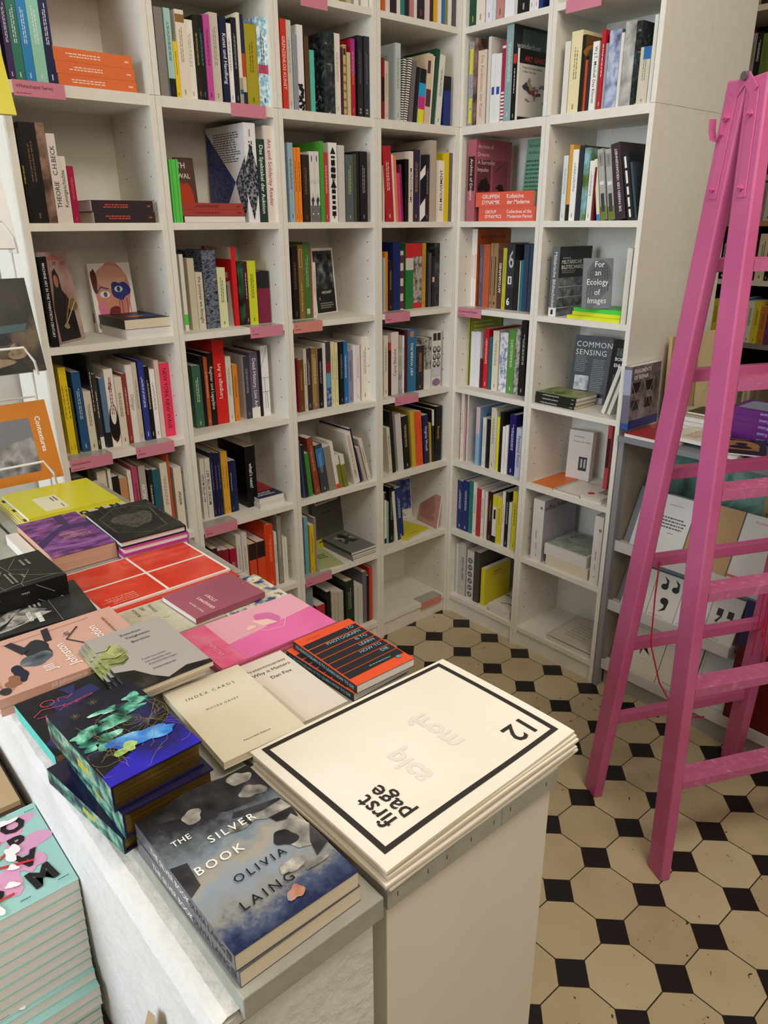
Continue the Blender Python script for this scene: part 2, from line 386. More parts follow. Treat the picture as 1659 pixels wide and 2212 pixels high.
def A_gangs(F):
    F.rect(0, .8, 1, 1, '#1c1a18'); F.text('ART GANGS', .5, .87, 15, '#c03430', bold=.02, maxw=F.w * .8); F.text('Protest & Counterculture', .1, .75, 7, BW, align=-1, maxw=F.w * .8); F.text('in New York City', .1, .69, 7, BW, align=-1, maxw=F.w * .6)
    for i in range(14):
        r = random.Random(i + 3); F.blob(r.uniform(.15, .9), r.uniform(.28, .56), r.uniform(.05, .12), r.uniform(.03, .06), r.choice(['#8a7a8a', '#b09a4a', '#3a3a5a', '#7a3434', '#d8d0b8']), i, .6)
    F.rect(0, 0, 1, .06, '#1c1a18')
def A_archive(F):
    F.rect(0, 0, 1, 1, '#a85868'); F.rect(.04, .33, .42, .76, '#6a3440'); F.rect(.48, .33, .9, .76, '#8a4858')
    for i, t in enumerate(('Archive of', 'Dreams', 'A Surrealist', 'Impulse')): F.text(t, .05, .92 - i * .095, 14, '#ecd8dc', align=-1, maxw=F.w * .7)
    F.blob(.24, .45, .13, .1, '#241418', 3, .5); F.blob(.7, .42, .12, .04, '#2c161c', 5, .5); F.line([(.55, .62), (.65, .68), (.75, .7)], 2, '#2c161c')
def A_surreal(F):
    F.text('Surrealismus', .08, .92, 11, '#1c3428', align=-1, maxw=F.w * .9); F.text('Antifaschismus', .08, .84, 11, '#1c3428', align=-1, maxw=F.w * .95)
    F.micro(.05, .3, .95, .76, 9, '#3a6a50', seed=5); F.ell(.35, .15, .2, .08, '#14241c'); F.ell(.35, .15, .1, .04, '#7cae90')
    for i in range(5): F.line([(.5 + i * .08, .05), (.45 + i * .1, .22), (.6 + i * .08, .28)], 1.5, '#14241c')
def A_bildung(F): F.rect(0, 0, 1, 1, NM('orange_photo', ['#b04a10', '#cf6416', '#d87424'], 8)); F.text('BILDUNGSSCHOCK', .5, .9, 12, '#7a2a08', maxw=F.w * .85, bold=.01)
def A_six(F):
    F.rect(0, .34, 1, 1, '#33363c'); F.text('6', .55, .78, 62, '#b8bcc0', bold=.01, sx=.6); F.rect(.2, .4, .7, .52, '#dcdcdc'); F.rect(.4, .42, .55, .5, BW); F.text('6', .35, .13, 26, '#f0f0f0', bold=.02, sx=.9)
def A_chart(F): F.rect(0, 0, 1, 1, '#a8b02c'); F.micro(.1, .78, .9, .95, 3, '#dce08a', seed=2)
def A_scribble(F):
    F.rect(0, 0, 1, 1, NM('pale_scribble', [(0.4, '#8a98b4'), (0.5, '#d8d8dc'), (0.6, '#e8e8ec')], 55, detail=8))
    for x in (.3, .5, .7): F.micro(x - .08, .3, x + .08, .8, 1, '#3c6a9a', rot=1, seed=int(x * 10))
def A_pencil(F): F.rect(0, 0, 1, 1, '#d8d4d4'); F.line([(.1, .35), (.9, .3)], 1, '#8a8a8a'); F.line([(.2, .9), (.7, .88)], 1, '#8a8a8a')
def A_sm(F): F.rect(0, 0, 1, 1, '#7ca4cc'); F.text('Sn', .3, .82, 26, BW, bold=.005)
def A_bwyellow(F): F.rect(0, .76, 1, 1, '#d8cc20'); F.rect(.3, .5, .8, .7, BW); F.rect(0, 0, 1, .14, BW)
def A_dots(F):
    for i in range(6): F.ell(.5, .1 + i * .14, .33, .055, '#4c5468'); F.blob(.5, .1 + i * .14, .2, .03, '#a0a4ac', i, .5)
def A_kanon(F): F.text('KANON', .5, .84, 10, '#b03a28', bold=.03, maxw=F.w * .7); F.micro(.3, .74, .9, .78, 1, '#8a8420', seed=4)
def A_eco(F):
    F.text('Artistic', .45, .8, 22, BW, bold=.02, maxw=F.w * .9); F.text('Ecologies', .52, .58, 22, BW, bold=.02, maxw=F.w * .95); F.line([(.3, .2), (.6, .3), (.95, .2)], 5, BW)
def A_brown(F): F.rect(0, 0, 1, 1, '#6a4a1c'); F.blob(.3, .8, .3, .1, '#a87a2c', 3)
def A_indexspine(F): F.rect(0, 0, 1, .2, '#6a7a30'); F.rect(.2, .12, .8, .38, '#3a3a38'); F.rect(.1, .76, .9, .94, '#8c8c8a'); F.text('STUDENT', .5, .86, 4, BW, rot=90, bold=.02, maxw=.03); F.rect(.15, .5, .85, .55, '#dcdcda')
def A_militar(F):
    F.rect(0, 0, 1, 1, '#2c2d30'); F.rect(0, .0, 1, .56, NM('grey_facade', ['#3a3c40', '#77797c', '#a0a2a4'], 40))
    for j in range(3):
        F.rect(0, .12 + j * .15, 1, .135 + j * .15, '#b0b2b4')
        for i in range(6): F.line([(.06 + i * .16, .14 + j * .15), (.1 + i * .16, .24 + j * .15), (.16 + i * .16, .14 + j * .15)], .9, '#26282c')
    F.text('MILITÄRISCHE', .06, .79, 13, '#e8e8e8', align=-1, maxw=F.w * .85, bold=.012); F.text('BILDTECHNIKEN', .06, .71, 13, '#e8e8e8', align=-1, maxw=F.w * .88, bold=.012); F.micro(.08, .82, .4, .86, 1, '#a0a0a0', seed=2); F.micro(.08, .62, .6, .67, 2, '#a0a0a0', seed=3)
def A_ecology(F):
    F.ell(.55, .62, .42, .36, '#55595f'); F.poly([(.15, .0), (.35, .0), (.9, .4), (.95, .62), (.15, .6)], '#5c6066')
    for i in range(7): F.line([(.1 + i * .03, .3 + i * .09), (.4, .42 + i * .07), (.9 - abs(3 - i) * .03, .5 + i * .06)], .8, '#1c1e22')
    for i in range(8): F.line([(.15 + i * .1, .2 + i * .02), (.2 + i * .09, .55), (.3 + i * .07, .95 - abs(i - 4) * .04)], .8, '#1c1e22')
    for i, (t, x) in enumerate((('For', .55), ('an', .5), ('Ecology', .5), ('of', .5), ('Images', .5))): F.text(t, x, .88 - i * .185, 19, '#eceef0', sx=.85, maxw=F.w * .86)
def A_meadow(F): F.rect(0, 0, 1, 1, NM('meadow_photo', ['#33401c', '#66803a', '#a0a86a', '#7a5a4a'], 14)); F.line([(.1, .6), (.3, .75), (.5, .6), (.6, .72)], 3, '#c8cc90')
def A_common(F):
    F.text('COMMON', .06, .87, 20, '#ecebe8', align=-1, maxw=F.w * .95, sp=1.1); F.text('SENSING', .06, .75, 20, '#ecebe8', align=-1, maxw=F.w * .98, sp=1.1); F.rect(0, .95, 1, 1, '#3a3c40')
    F.micro(.08, .45, .45, .7, 9, '#8a8c90', seed=3); F.micro(.55, .12, .95, .66, 20, '#8a8c90', seed=4); F.rect(.12, .18, .5, .4, NM('bw_photo2', ['#5a5c60', '#b0b4b8', '#e0e4e8'], 40)); F.rect(.12, .02, .5, .14, '#a0a4a8'); F.rect(.6, .0, .95, .09, '#a0a4a8')
def A_border(F): F.text('CENTRE', .4, .93, 5, '#d8d8d8', maxw=F.w * .6); F.text('BORDER', .08, .72, 12, '#f0f0f0', align=-1, bold=.02, maxw=F.w * .9); F.text('ENVIRONMENTS', .08, .63, 12, '#f0f0f0', align=-1, bold=.02, maxw=F.w * .95); F.micro(.1, .76, .9, .88, 6, '#8a8c90', seed=2); F.micro(.1, .1, .9, .5, 14, '#707274', seed=7)
def A_theory(F): F.text('Theorie der Gabe', .55, .78, 7, BW, maxw=F.w * .8); F.rect(.5, .2, .85, .48, '#3a3a3c'); F.rect(.58, .26, .66, .44, '#b8b8b8'); F.rect(.72, .26, .8, .44, '#b8b8b8'); F.micro(.2, .86, .8, .89, 1, '#6a6a6a', seed=2)
def A_flux2(F): F.text('e', .75, .88, 17, BW, bold=.015); F.text('e-flux Index', .4, .44, 5, BW, rot=90, bold=.02); F.text('2', .5, .1, 9, BW); F.rect(.45, .2, .5, .3, '#6a6a6a')
def A_fluxside(F): F.rect(.0, 0, 1, 1, '#a8a2ac'); F.text('e-flux Index', .03, .88, 21, '#3a3a3c', align=-1, maxw=F.w * .98, bold=.01)
def A_fluxblank(F): pass
def A_flux3(F): F.rect(.06, .05, 1, 1, NM('green_grey_cover', ['#7c8478', '#98a094', '#a8aea4'], 20)); F.text('3', .5, .14, 12, BW); F.text('-flux', .72, .8, 16, BW, bold=.01)
def A_flux4(F): F.text('e', .7, .8, 17, BW, bold=.015); F.text('e-flux Index', .45, .42, 5, BW, rot=90, bold=.02); F.text('4', .5, .1, 9, BW); F.rect(.45, .2, .5, .3, '#6a6a6a')
def A_backtext(F): F.micro(.15, .4, .9, .9, 16, '#7a8484', seed=5)
def A_plaingrey(F): F.rect(0, 0, 1, 1, '#c8c6c2')
def A_framed(F): F.frame(.03, .03, .97, .97, 2, BW); F.line([(.3, .6), (.5, .4), (.7, .55)], .8, '#8a8478')
def A_redcircle(F): F.ell(.25, .25, .15, .1, '#b83a44'); F.rect(.4, .4, 1, 1, '#8c8a8c')
def A_faintprint(F): F.micro(.2, .2, .8, .8, 6, '#b4ac9c', seed=5)
ART = {'digital': A_digital, 'face': A_face, 'flatcover': A_flatcover, 'form': A_form, 'thwal': A_thwal, 'bigwhite_spine': A_bigspine, 'bigwhite': A_big, 'redthe': A_redthe,
 'blacklines': A_blacklines, 'redwhite': A_redwhite, 'inkspine': A_ink, 'ochre': A_ochre, 'figure': A_figure, 'boldletters': A_boldletters, 'goldbox': A_goldbox, 'schaft': A_schaft,
 'multi': A_multi, 'greyfolder': A_greyfolder, 'yellowmag': A_yellowmag, 'greenpamph': A_greenpamph, 'greymag': A_greymag, 'cmyk': A_cmyk, 'diagbw': A_diagbw, 'maroonstripes': A_maroonstripes,
 'bwbeads': A_bwbeads, 'reason': A_reason, 'pinktext': A_pinktext, 'yellowplain': A_yellowplain, 'yellowgrey': A_yellowgrey, 'redstripes': A_redstripes, 'wanderlust': A_wander, 'gangs': A_gangs,
 'archive': A_archive, 'surreal': A_surreal, 'bildung': A_bildung, 'six': A_six, 'chart': A_chart, 'scribble': A_scribble, 'pencil': A_pencil, 'sm': A_sm, 'bwyellow': A_bwyellow, 'dots': A_dots,
 'kanon': A_kanon, 'ecologies': A_eco, 'brown': A_brown, 'indexspine': A_indexspine, 'militar': A_militar, 'ecology': A_ecology, 'meadow': A_meadow, 'common': A_common, 'border': A_border,
 'theory': A_theory, 'flux2': A_flux2, 'fluxside': A_fluxside, 'fluxblank': A_fluxblank, 'flux3': A_flux3, 'flux4': A_flux4, 'backtext': A_backtext, 'plain_grey': A_plaingrey, 'framed': A_framed, 'redcircle': A_redcircle, 'faintprint': A_faintprint}

# ------------------------------------------------------------------ one book
def book(X, t, H, D, color, label, cat='book', name='book', group=None, spine=None, front=None, back=None,
         hard=False, paper='cream', pat=None, rough=0.38, text=None, tcol=None, up=False, bands=None, seed=0, board=None):
    """local frame: x thickness (front cover at x=t), y depth from the spine, z height"""
    if name == 'paperback_book' and t < .0105: name = 'booklet'  # thin paperbacks take this kind name by thickness alone
    elif name == 'hardcover_book' and H > .24: name = 'art_book'  # tall hardcovers take this kind name by height alone
    root = thing(name, label, cat, X, group)
    cm = PAT[pat]() if pat else (color if not isinstance(color, str) else M(color, rough))
    c = MB()
    bt = board or (0.0022 if hard else 0.0007)
    bt = min(bt, t * 0.3)
    c.box(0, 0, 0, bt, D, H, cm); c.box(t - bt, 0, 0, t, D, H, cm); c.box(bt, 0, 0, t - bt, bt, H, cm)
    S = Face(c, (0, 0, 0), (1, 0, 0), (0, 0, 1), t, H)
    if bands:
        for r in BANDS[bands]: S.rect(*r)
    if spine: spine(S)
    if text and '|' in text:
        S.text(text.replace('|', '\n'), .5, .47, t * 1000 * .30, tcol, rot=-90, bold=.012, maxw=H * .82)
    elif text:
        tc = tcol or '#e8e8e4'
        if X.to_3x3().col[0].z > 0.9 or True:
            S.text(text, .5, .52, max(2.2, min(t * 1000 * 0.52, 13)), tc, rot=90 if up else -90, maxw=H * 0.82, bold=0.008)
    elif tcol:
        S.micro(.3, .42, .7, .9, 1 if t < .014 else 2, tc if False else tcol, rot=1, seed=seed)
        S.micro(.35, .05, .65, .12, 1, tcol, rot=1, seed=seed + 1)
    if front: front(Face(c, (t, 0, 0), (0, 1, 0), (0, 0, 1), D, H))
    if back: back(Face(c, (0, D, 0), (0, -1, 0), (0, 0, 1), D, H))
    c.obj('cover', root)
    p = MB(); g = 0.003 if hard else 0.0006
    p.box(bt, bt, g, t - bt, D - g, H - g, page_mat(paper))
    p.obj('page_block', root)
    return root
def wallX(side, u, d, zz, off):
    """matrix of a spot on the shelves: u along the wall, d inward from the shelf fronts"""
    if side == 'A': return Matrix.Translation((-d, off + u, zz)) @ Matrix.Rotation(PI / 2, 4, 'Z')
    return Matrix.Translation((off + u, d, zz))
def colname(h):
    import colorsys
    r, g, b = [int(h[i:i + 2], 16) / 255 for i in (1, 3, 5)]
    hh, l, s = colorsys.rgb_to_hls(r, g, b); hh *= 360
    mx = max(r, g, b) - min(r, g, b)
    if mx < .07 or s < .13:
        return 'black' if l < .17 else 'dark grey' if l < .36 else 'grey' if l < .62 else 'pale grey' if l < .78 else 'white'
    if l < .12: return 'black'
    if mx < .17 and l > .72: return 'cream' if 20 < hh < 75 else 'off-white'
    if hh < 14 or hh > 345: n = 'red' if mx > .35 else 'brownish red' if l < .4 else 'dusty pink'
    elif hh < 42: n = 'orange' if mx > .5 else ('brown' if l < .42 else 'beige')
    elif hh < 68: n = 'yellow' if mx > .42 else ('olive' if l < .5 else 'pale yellow')
    elif hh < 165: n = 'green'
    elif hh < 200: n = 'teal'
    elif hh < 255: n = 'blue'
    elif hh < 300: n = 'purple'
    else: n = 'pink' if l > .4 else 'maroon'
    if l < .24 and n in ('red', 'green', 'blue', 'teal', 'purple'): n = 'dark ' + n
    if l > .66 and n in ('green', 'blue', 'teal', 'purple'): n = 'pale ' + n
    return n
# ------------------------------------------------------------------ room
def floor_mat():
    m, nt, b = nodes_mat('octagon_tiles', 0.42)
    N = nt.nodes; L = nt.links
    t = N.new('ShaderNodeTexCoord'); sp = N.new('ShaderNodeSeparateXYZ'); L.new(t.outputs['Object'], sp.inputs[0])
    def mth(op, a, bb=None, c=None):
        n = N.new('ShaderNodeMath'); n.operation = op
        for i, v in enumerate((a, bb, c)):
            if v is None: continue
            if isinstance(v, (int, float)): n.inputs[i].default_value = v
            else: L.new(v, n.inputs[i])
        return n.outputs[0]
    u = mth('DIVIDE', mth('SUBTRACT', sp.outputs[0], 1.148), 0.1685)
    v = mth('DIVIDE', mth('SUBTRACT', sp.outputs[1], -0.212), 0.1715)
    du = mth('ABSOLUTE', mth('SUBTRACT', u, mth('ROUND', u))); dv = mth('ABSOLUTE', mth('SUBTRACT', v, mth('ROUND', v)))
    l1 = mth('ADD', du, dv)
    black = mth('LESS_THAN', l1, 0.290)
    edge = mth('LESS_THAN', mth('ABSOLUTE', mth('SUBTRACT', l1, 0.295)), 0.010)
    seam = mth('LESS_THAN', mth('MINIMUM', du, dv), 0.009)
    grout = mth('MAXIMUM', edge, mth('MULTIPLY', seam, mth('SUBTRACT', 1.0, black)))
    # tile tone differs tile by tile
    cv = N.new('ShaderNodeCombineXYZ'); L.new(mth('FLOOR', u), cv.inputs[0]); L.new(mth('FLOOR', v), cv.inputs[1])
    wn = N.new('ShaderNodeTexWhiteNoise'); L.new(cv.outputs[0], wn.inputs[0])
    no = N.new('ShaderNodeTexNoise'); no.inputs['Scale'].default_value = 7; no.inputs['Detail'].default_value = 6; L.new(t.outputs['Object'], no.inputs[0])
    fac = mth('ADD', mth('MULTIPLY', wn.outputs[0], 0.45), mth('MULTIPLY', no.outputs[0], 0.6))
    base = ramp(nt, [(0.2, '#a8987a'), (0.5, '#b9a988'), (0.85, '#c6b899')], fac)
    # dirt specks and chips
    n2 = N.new('ShaderNodeTexNoise'); n2.inputs['Scale'].default_value = 34; n2.inputs['Detail'].default_value = 3; n2.inputs['Distortion'].default_value = 1.5; L.new(t.outputs['Object'], n2.inputs[0])
    n3 = N.new('ShaderNodeTexNoise'); n3.inputs['Scale'].default_value = 3.2; n3.inputs['Detail'].default_value = 2; L.new(t.outputs['Object'], n3.inputs[0])
    spk = mth('MULTIPLY', mth('GREATER_THAN', n2.outputs[0], 0.705), mth('GREATER_THAN', n3.outputs[0], 0.47))
    def mix(f, a, c):
        x = N.new('ShaderNodeMix'); x.data_type = 'RGBA'; L.new(f, x.inputs[0])
        for i, q in ((6, a), (7, c)):
            if isinstance(q, tuple): x.inputs[i].default_value = q
            else: L.new(q, x.inputs[i])
        return x.outputs[2]
    c1 = mix(spk, base, lin('#3a3026')); c2 = mix(black, c1, lin('#1f1b1a')); c3 = mix(grout, c2, lin('#2a2018'))
    L.new(c3, b.inputs['Base Color'])
    bp = N.new('ShaderNodeBump'); bp.inputs['Strength'].default_value = 0.35; bp.inputs['Distance'].default_value = 0.002
    L.new(mth('SUBTRACT', no.outputs[0], grout), bp.inputs['Height']); L.new(bp.outputs[0], b.inputs['Normal'])
    return m
def plaster_mat(name, h1, h2, scale=14, bump=0.25):
    m, nt, b = nodes_mat(name, 0.8)
    v = coords(nt)
    n = nt.nodes.new('ShaderNodeTexNoise'); n.inputs['Scale'].default_value = scale; n.inputs['Detail'].default_value = 8
    nt.links.new(v, n.inputs[0]); nt.links.new(ramp(nt, [(0.3, h1), (0.7, h2)], n.outputs[0]), b.inputs['Base Color'])
    bp = nt.nodes.new('ShaderNodeBump'); bp.inputs['Strength'].default_value = bump; bp.inputs['Distance'].default_value = 0.004
    n2 = nt.nodes.new('ShaderNodeTexNoise'); n2.inputs['Scale'].default_value = scale * 6; n2.inputs['Detail'].default_value = 6; nt.links.new(v, n2.inputs[0])
    nt.links.new(n2.outputs[0], bp.inputs['Height']); nt.links.new(bp.outputs[0], b.inputs['Normal'])
    return m
WALLM = plaster_mat('wall_paint', '#cfc8bb', '#d9d3c7')
struct(MB().box(-0.5, -5.6, -0.05, 5.2, 2.2, 0, floor_mat()), 'floor')
struct(MB().box(-0.5, -5.6, 3.5, 5.2, 2.2, 3.55, WALLM), 'ceiling')
struct(MB().box(-0.36, -5.6, 0, -0.295, 2.2, 3.5, WALLM), 'wall_left')
struct(MB().box(-0.295, 1.62, 0, 5.2, 1.68, 3.5, WALLM), 'wall_back')

FOIL = plaster_mat('white_melamine', '#dedacf', '#e4e0d6', 30, 0.03)
FOILD = M('#2a2620', 0.8)
ZS = [2.335, 2.02, 1.693, 1.373, 1.051, .73, .41, .09]
BAYO = {'A1': -1.6, 'A2': -1.2, 'A3': -.8, 'A4': -.4, 'B1': 0., 'B2': .4}
BAYN = {'A1': 'leftmost bookcase', 'A2': 'second bookcase from left', 'A3': 'third bookcase from left', 'A4': 'bookcase just left of the corner', 'B1': 'bookcase just right of the corner', 'B2': 'rightmost white bookcase'}
BAYS = {'A1': 'leftmost bookcase', 'A2': 'second bookcase from left', 'A3': 'third bookcase from left', 'A4': 'bookcase left of corner', 'B1': 'bookcase right of corner', 'B2': 'rightmost white bookcase'}
ROWN = {2.335: 'top row', 2.02: 'second row', 1.693: 'third row', 1.373: 'fourth row', 1.051: 'fifth row', .73: 'sixth row', .41: 'seventh row', .09: 'bottom row'}
PINK = M('#cc7f92', 0.6, name='pink_card')
SALMON = M('#cf8478', 0.6, name='salmon_card')
FLAP = M('#a9a79f', 0.3, name='label_flap')
TAGS = {('A1', 2.02): [(.03, .155, 'Whitechapel Series', PINK)], ('A2', 2.02): [(.235, .355, '', PINK)], ('A3', 2.335): [(.1, .2, '', PINK)], ('B2', 2.335): [(.05, .18, '', PINK)],
 ('A2', 1.373): [(.25, .375, 'G', PINK)], ('A3', 1.373): [(.02, .14, 'M', SALMON)], ('A4', 1.373): [(.03, .155, 'T', PINK)], ('B1', 1.373): [(.02, .145, 'Künstlerische Praxen', PINK)],
 ('A1', 1.051): [(.02, .145, 'Kunsttheorie', PINK), (.22, .345, 'B', PINK)], ('A4', 1.051): [(.08, .205, 'W', PINK)], ('A2', .73): [(.02, .145, 'H', PINK)], ('A3', .41): [(.02, .145, 'N', PINK)], ('A4', .09): [(.24, .365, '', SALMON)]}
def bookcase(bay, label):
    side = bay[0]
    X = wallX(side, 0, 0, 0, BAYO[bay])
    root = thing('bookcase', label, 'bookcase', X, None)
    W, D, T = 0.399, 0.278, 0.0165
    for x0, sgn in ((0, 1), (W - T, -1)):
        p = MB()
        p.box(x0, 0.0, 0, x0 + T, D, 2.0185, FOIL)
        xi = x0 + T + 0.0003 if sgn == 1 else x0 - 0.0003
        for yy in (.04, .21):
            z = 0.17
            while z < 2.0:
                q = [(xi, yy + .0026 * math.cos(a * PI / 3), z + .0026 * math.sin(a * PI / 3)) for a in range(6)]
                if not any(abs(z - s + .01) < .03 for s in ZS): p.add(q, [tuple(range(6)) if sgn == 1 else tuple(range(6))[::-1]], FOILD)
                z += .0633
        p.obj('side_panel', root)
        q = MB(); q.box(x0, 0.0, 2.0195, x0 + T, D, 2.78, FOIL); q.obj('extension_side_panel', root)
    MB().box(T, D - .006, 0.07, W - T, D, 2.76, FOIL).obj('back_panel', root)
    MB().box(T, 0.012, 0, W - T, 0.028, .068, FOIL).obj('plinth', root)
    for z in ZS + [2.76]:
        th = .028 if z == 2.02 else .02
        b = MB().box(T, 0.001, z - th, W - T, D - .006, z, FOIL).obj('shelf', root)
        for a0, a1, t, m in TAGS.get((bay, z), []):
            g = MB(); g.box(a0, -.0016, z - .034, a1, .0, z + .0012, m); g.box(a0, 0, z + .0002, a1, .055, z + .0012, FLAP)
            F = Face(g, (a0, -.0016, z - .034), (1, 0, 0), (0, 0, 1), a1 - a0, .035)
            if len(t) == 1: F.text(t, .08, .66, 6, '#5a2434'); F.micro(.05, .25, .3, .42, 1, '#7a3448', seed=3)
            elif t: F.text(t, .05, .6, 7 if len(t) < 14 else 8, '#5a2434', align=-1, maxw=(a1 - a0) * .9, bold=.01); F.micro(.05, .12, .4, .25, 1, '#7a3448', seed=3)
            l = g.obj('shelf_label', b); l['label'] = 'pink card shelf label' if m is PINK else 'salmon card shelf label'
    return root
for bay in BAYO:
    bookcase(bay, 'white ' + {'A1': 'narrow bookcase at far left, behind the wire rack', 'A2': 'narrow bookcase, second from left along the left wall', 'A3': 'narrow bookcase, third from left along the left wall',
      'A4': 'narrow bookcase touching the corner on its left side, bottom bay empty', 'B1': 'narrow bookcase touching the corner on its right side', 'B2': 'narrow bookcase with the tall beige side panel, nearest the pink ladder'}[bay])
# the unit standing back to back with the right-hand bookcases; only its side is seen
root = thing('bookcase', 'beige bookcase side standing directly behind the rightmost white bookcase', 'bookcase')
p = MB(); p.box(.7825, .280, 0, .799, .548, 2.0185, FOIL); p.box(.7825, .280, 2.0195, .799, .548, 2.78, FOIL); p.obj('side_panel', root)
MB().box(.002, .280, 0, .0185, .548, 2.78, FOIL).obj('side_panel', root)
MB().box(.0185, .281, .07, .782, .287, 2.76, FOIL).obj('back_panel', root)
for z in (.09, .41, .73, 1.05, 1.37, 1.69, 2.02, 2.76): MB().box(.0187, .288, z - .02, .782, .546, z, FOIL).obj('shelf', root)
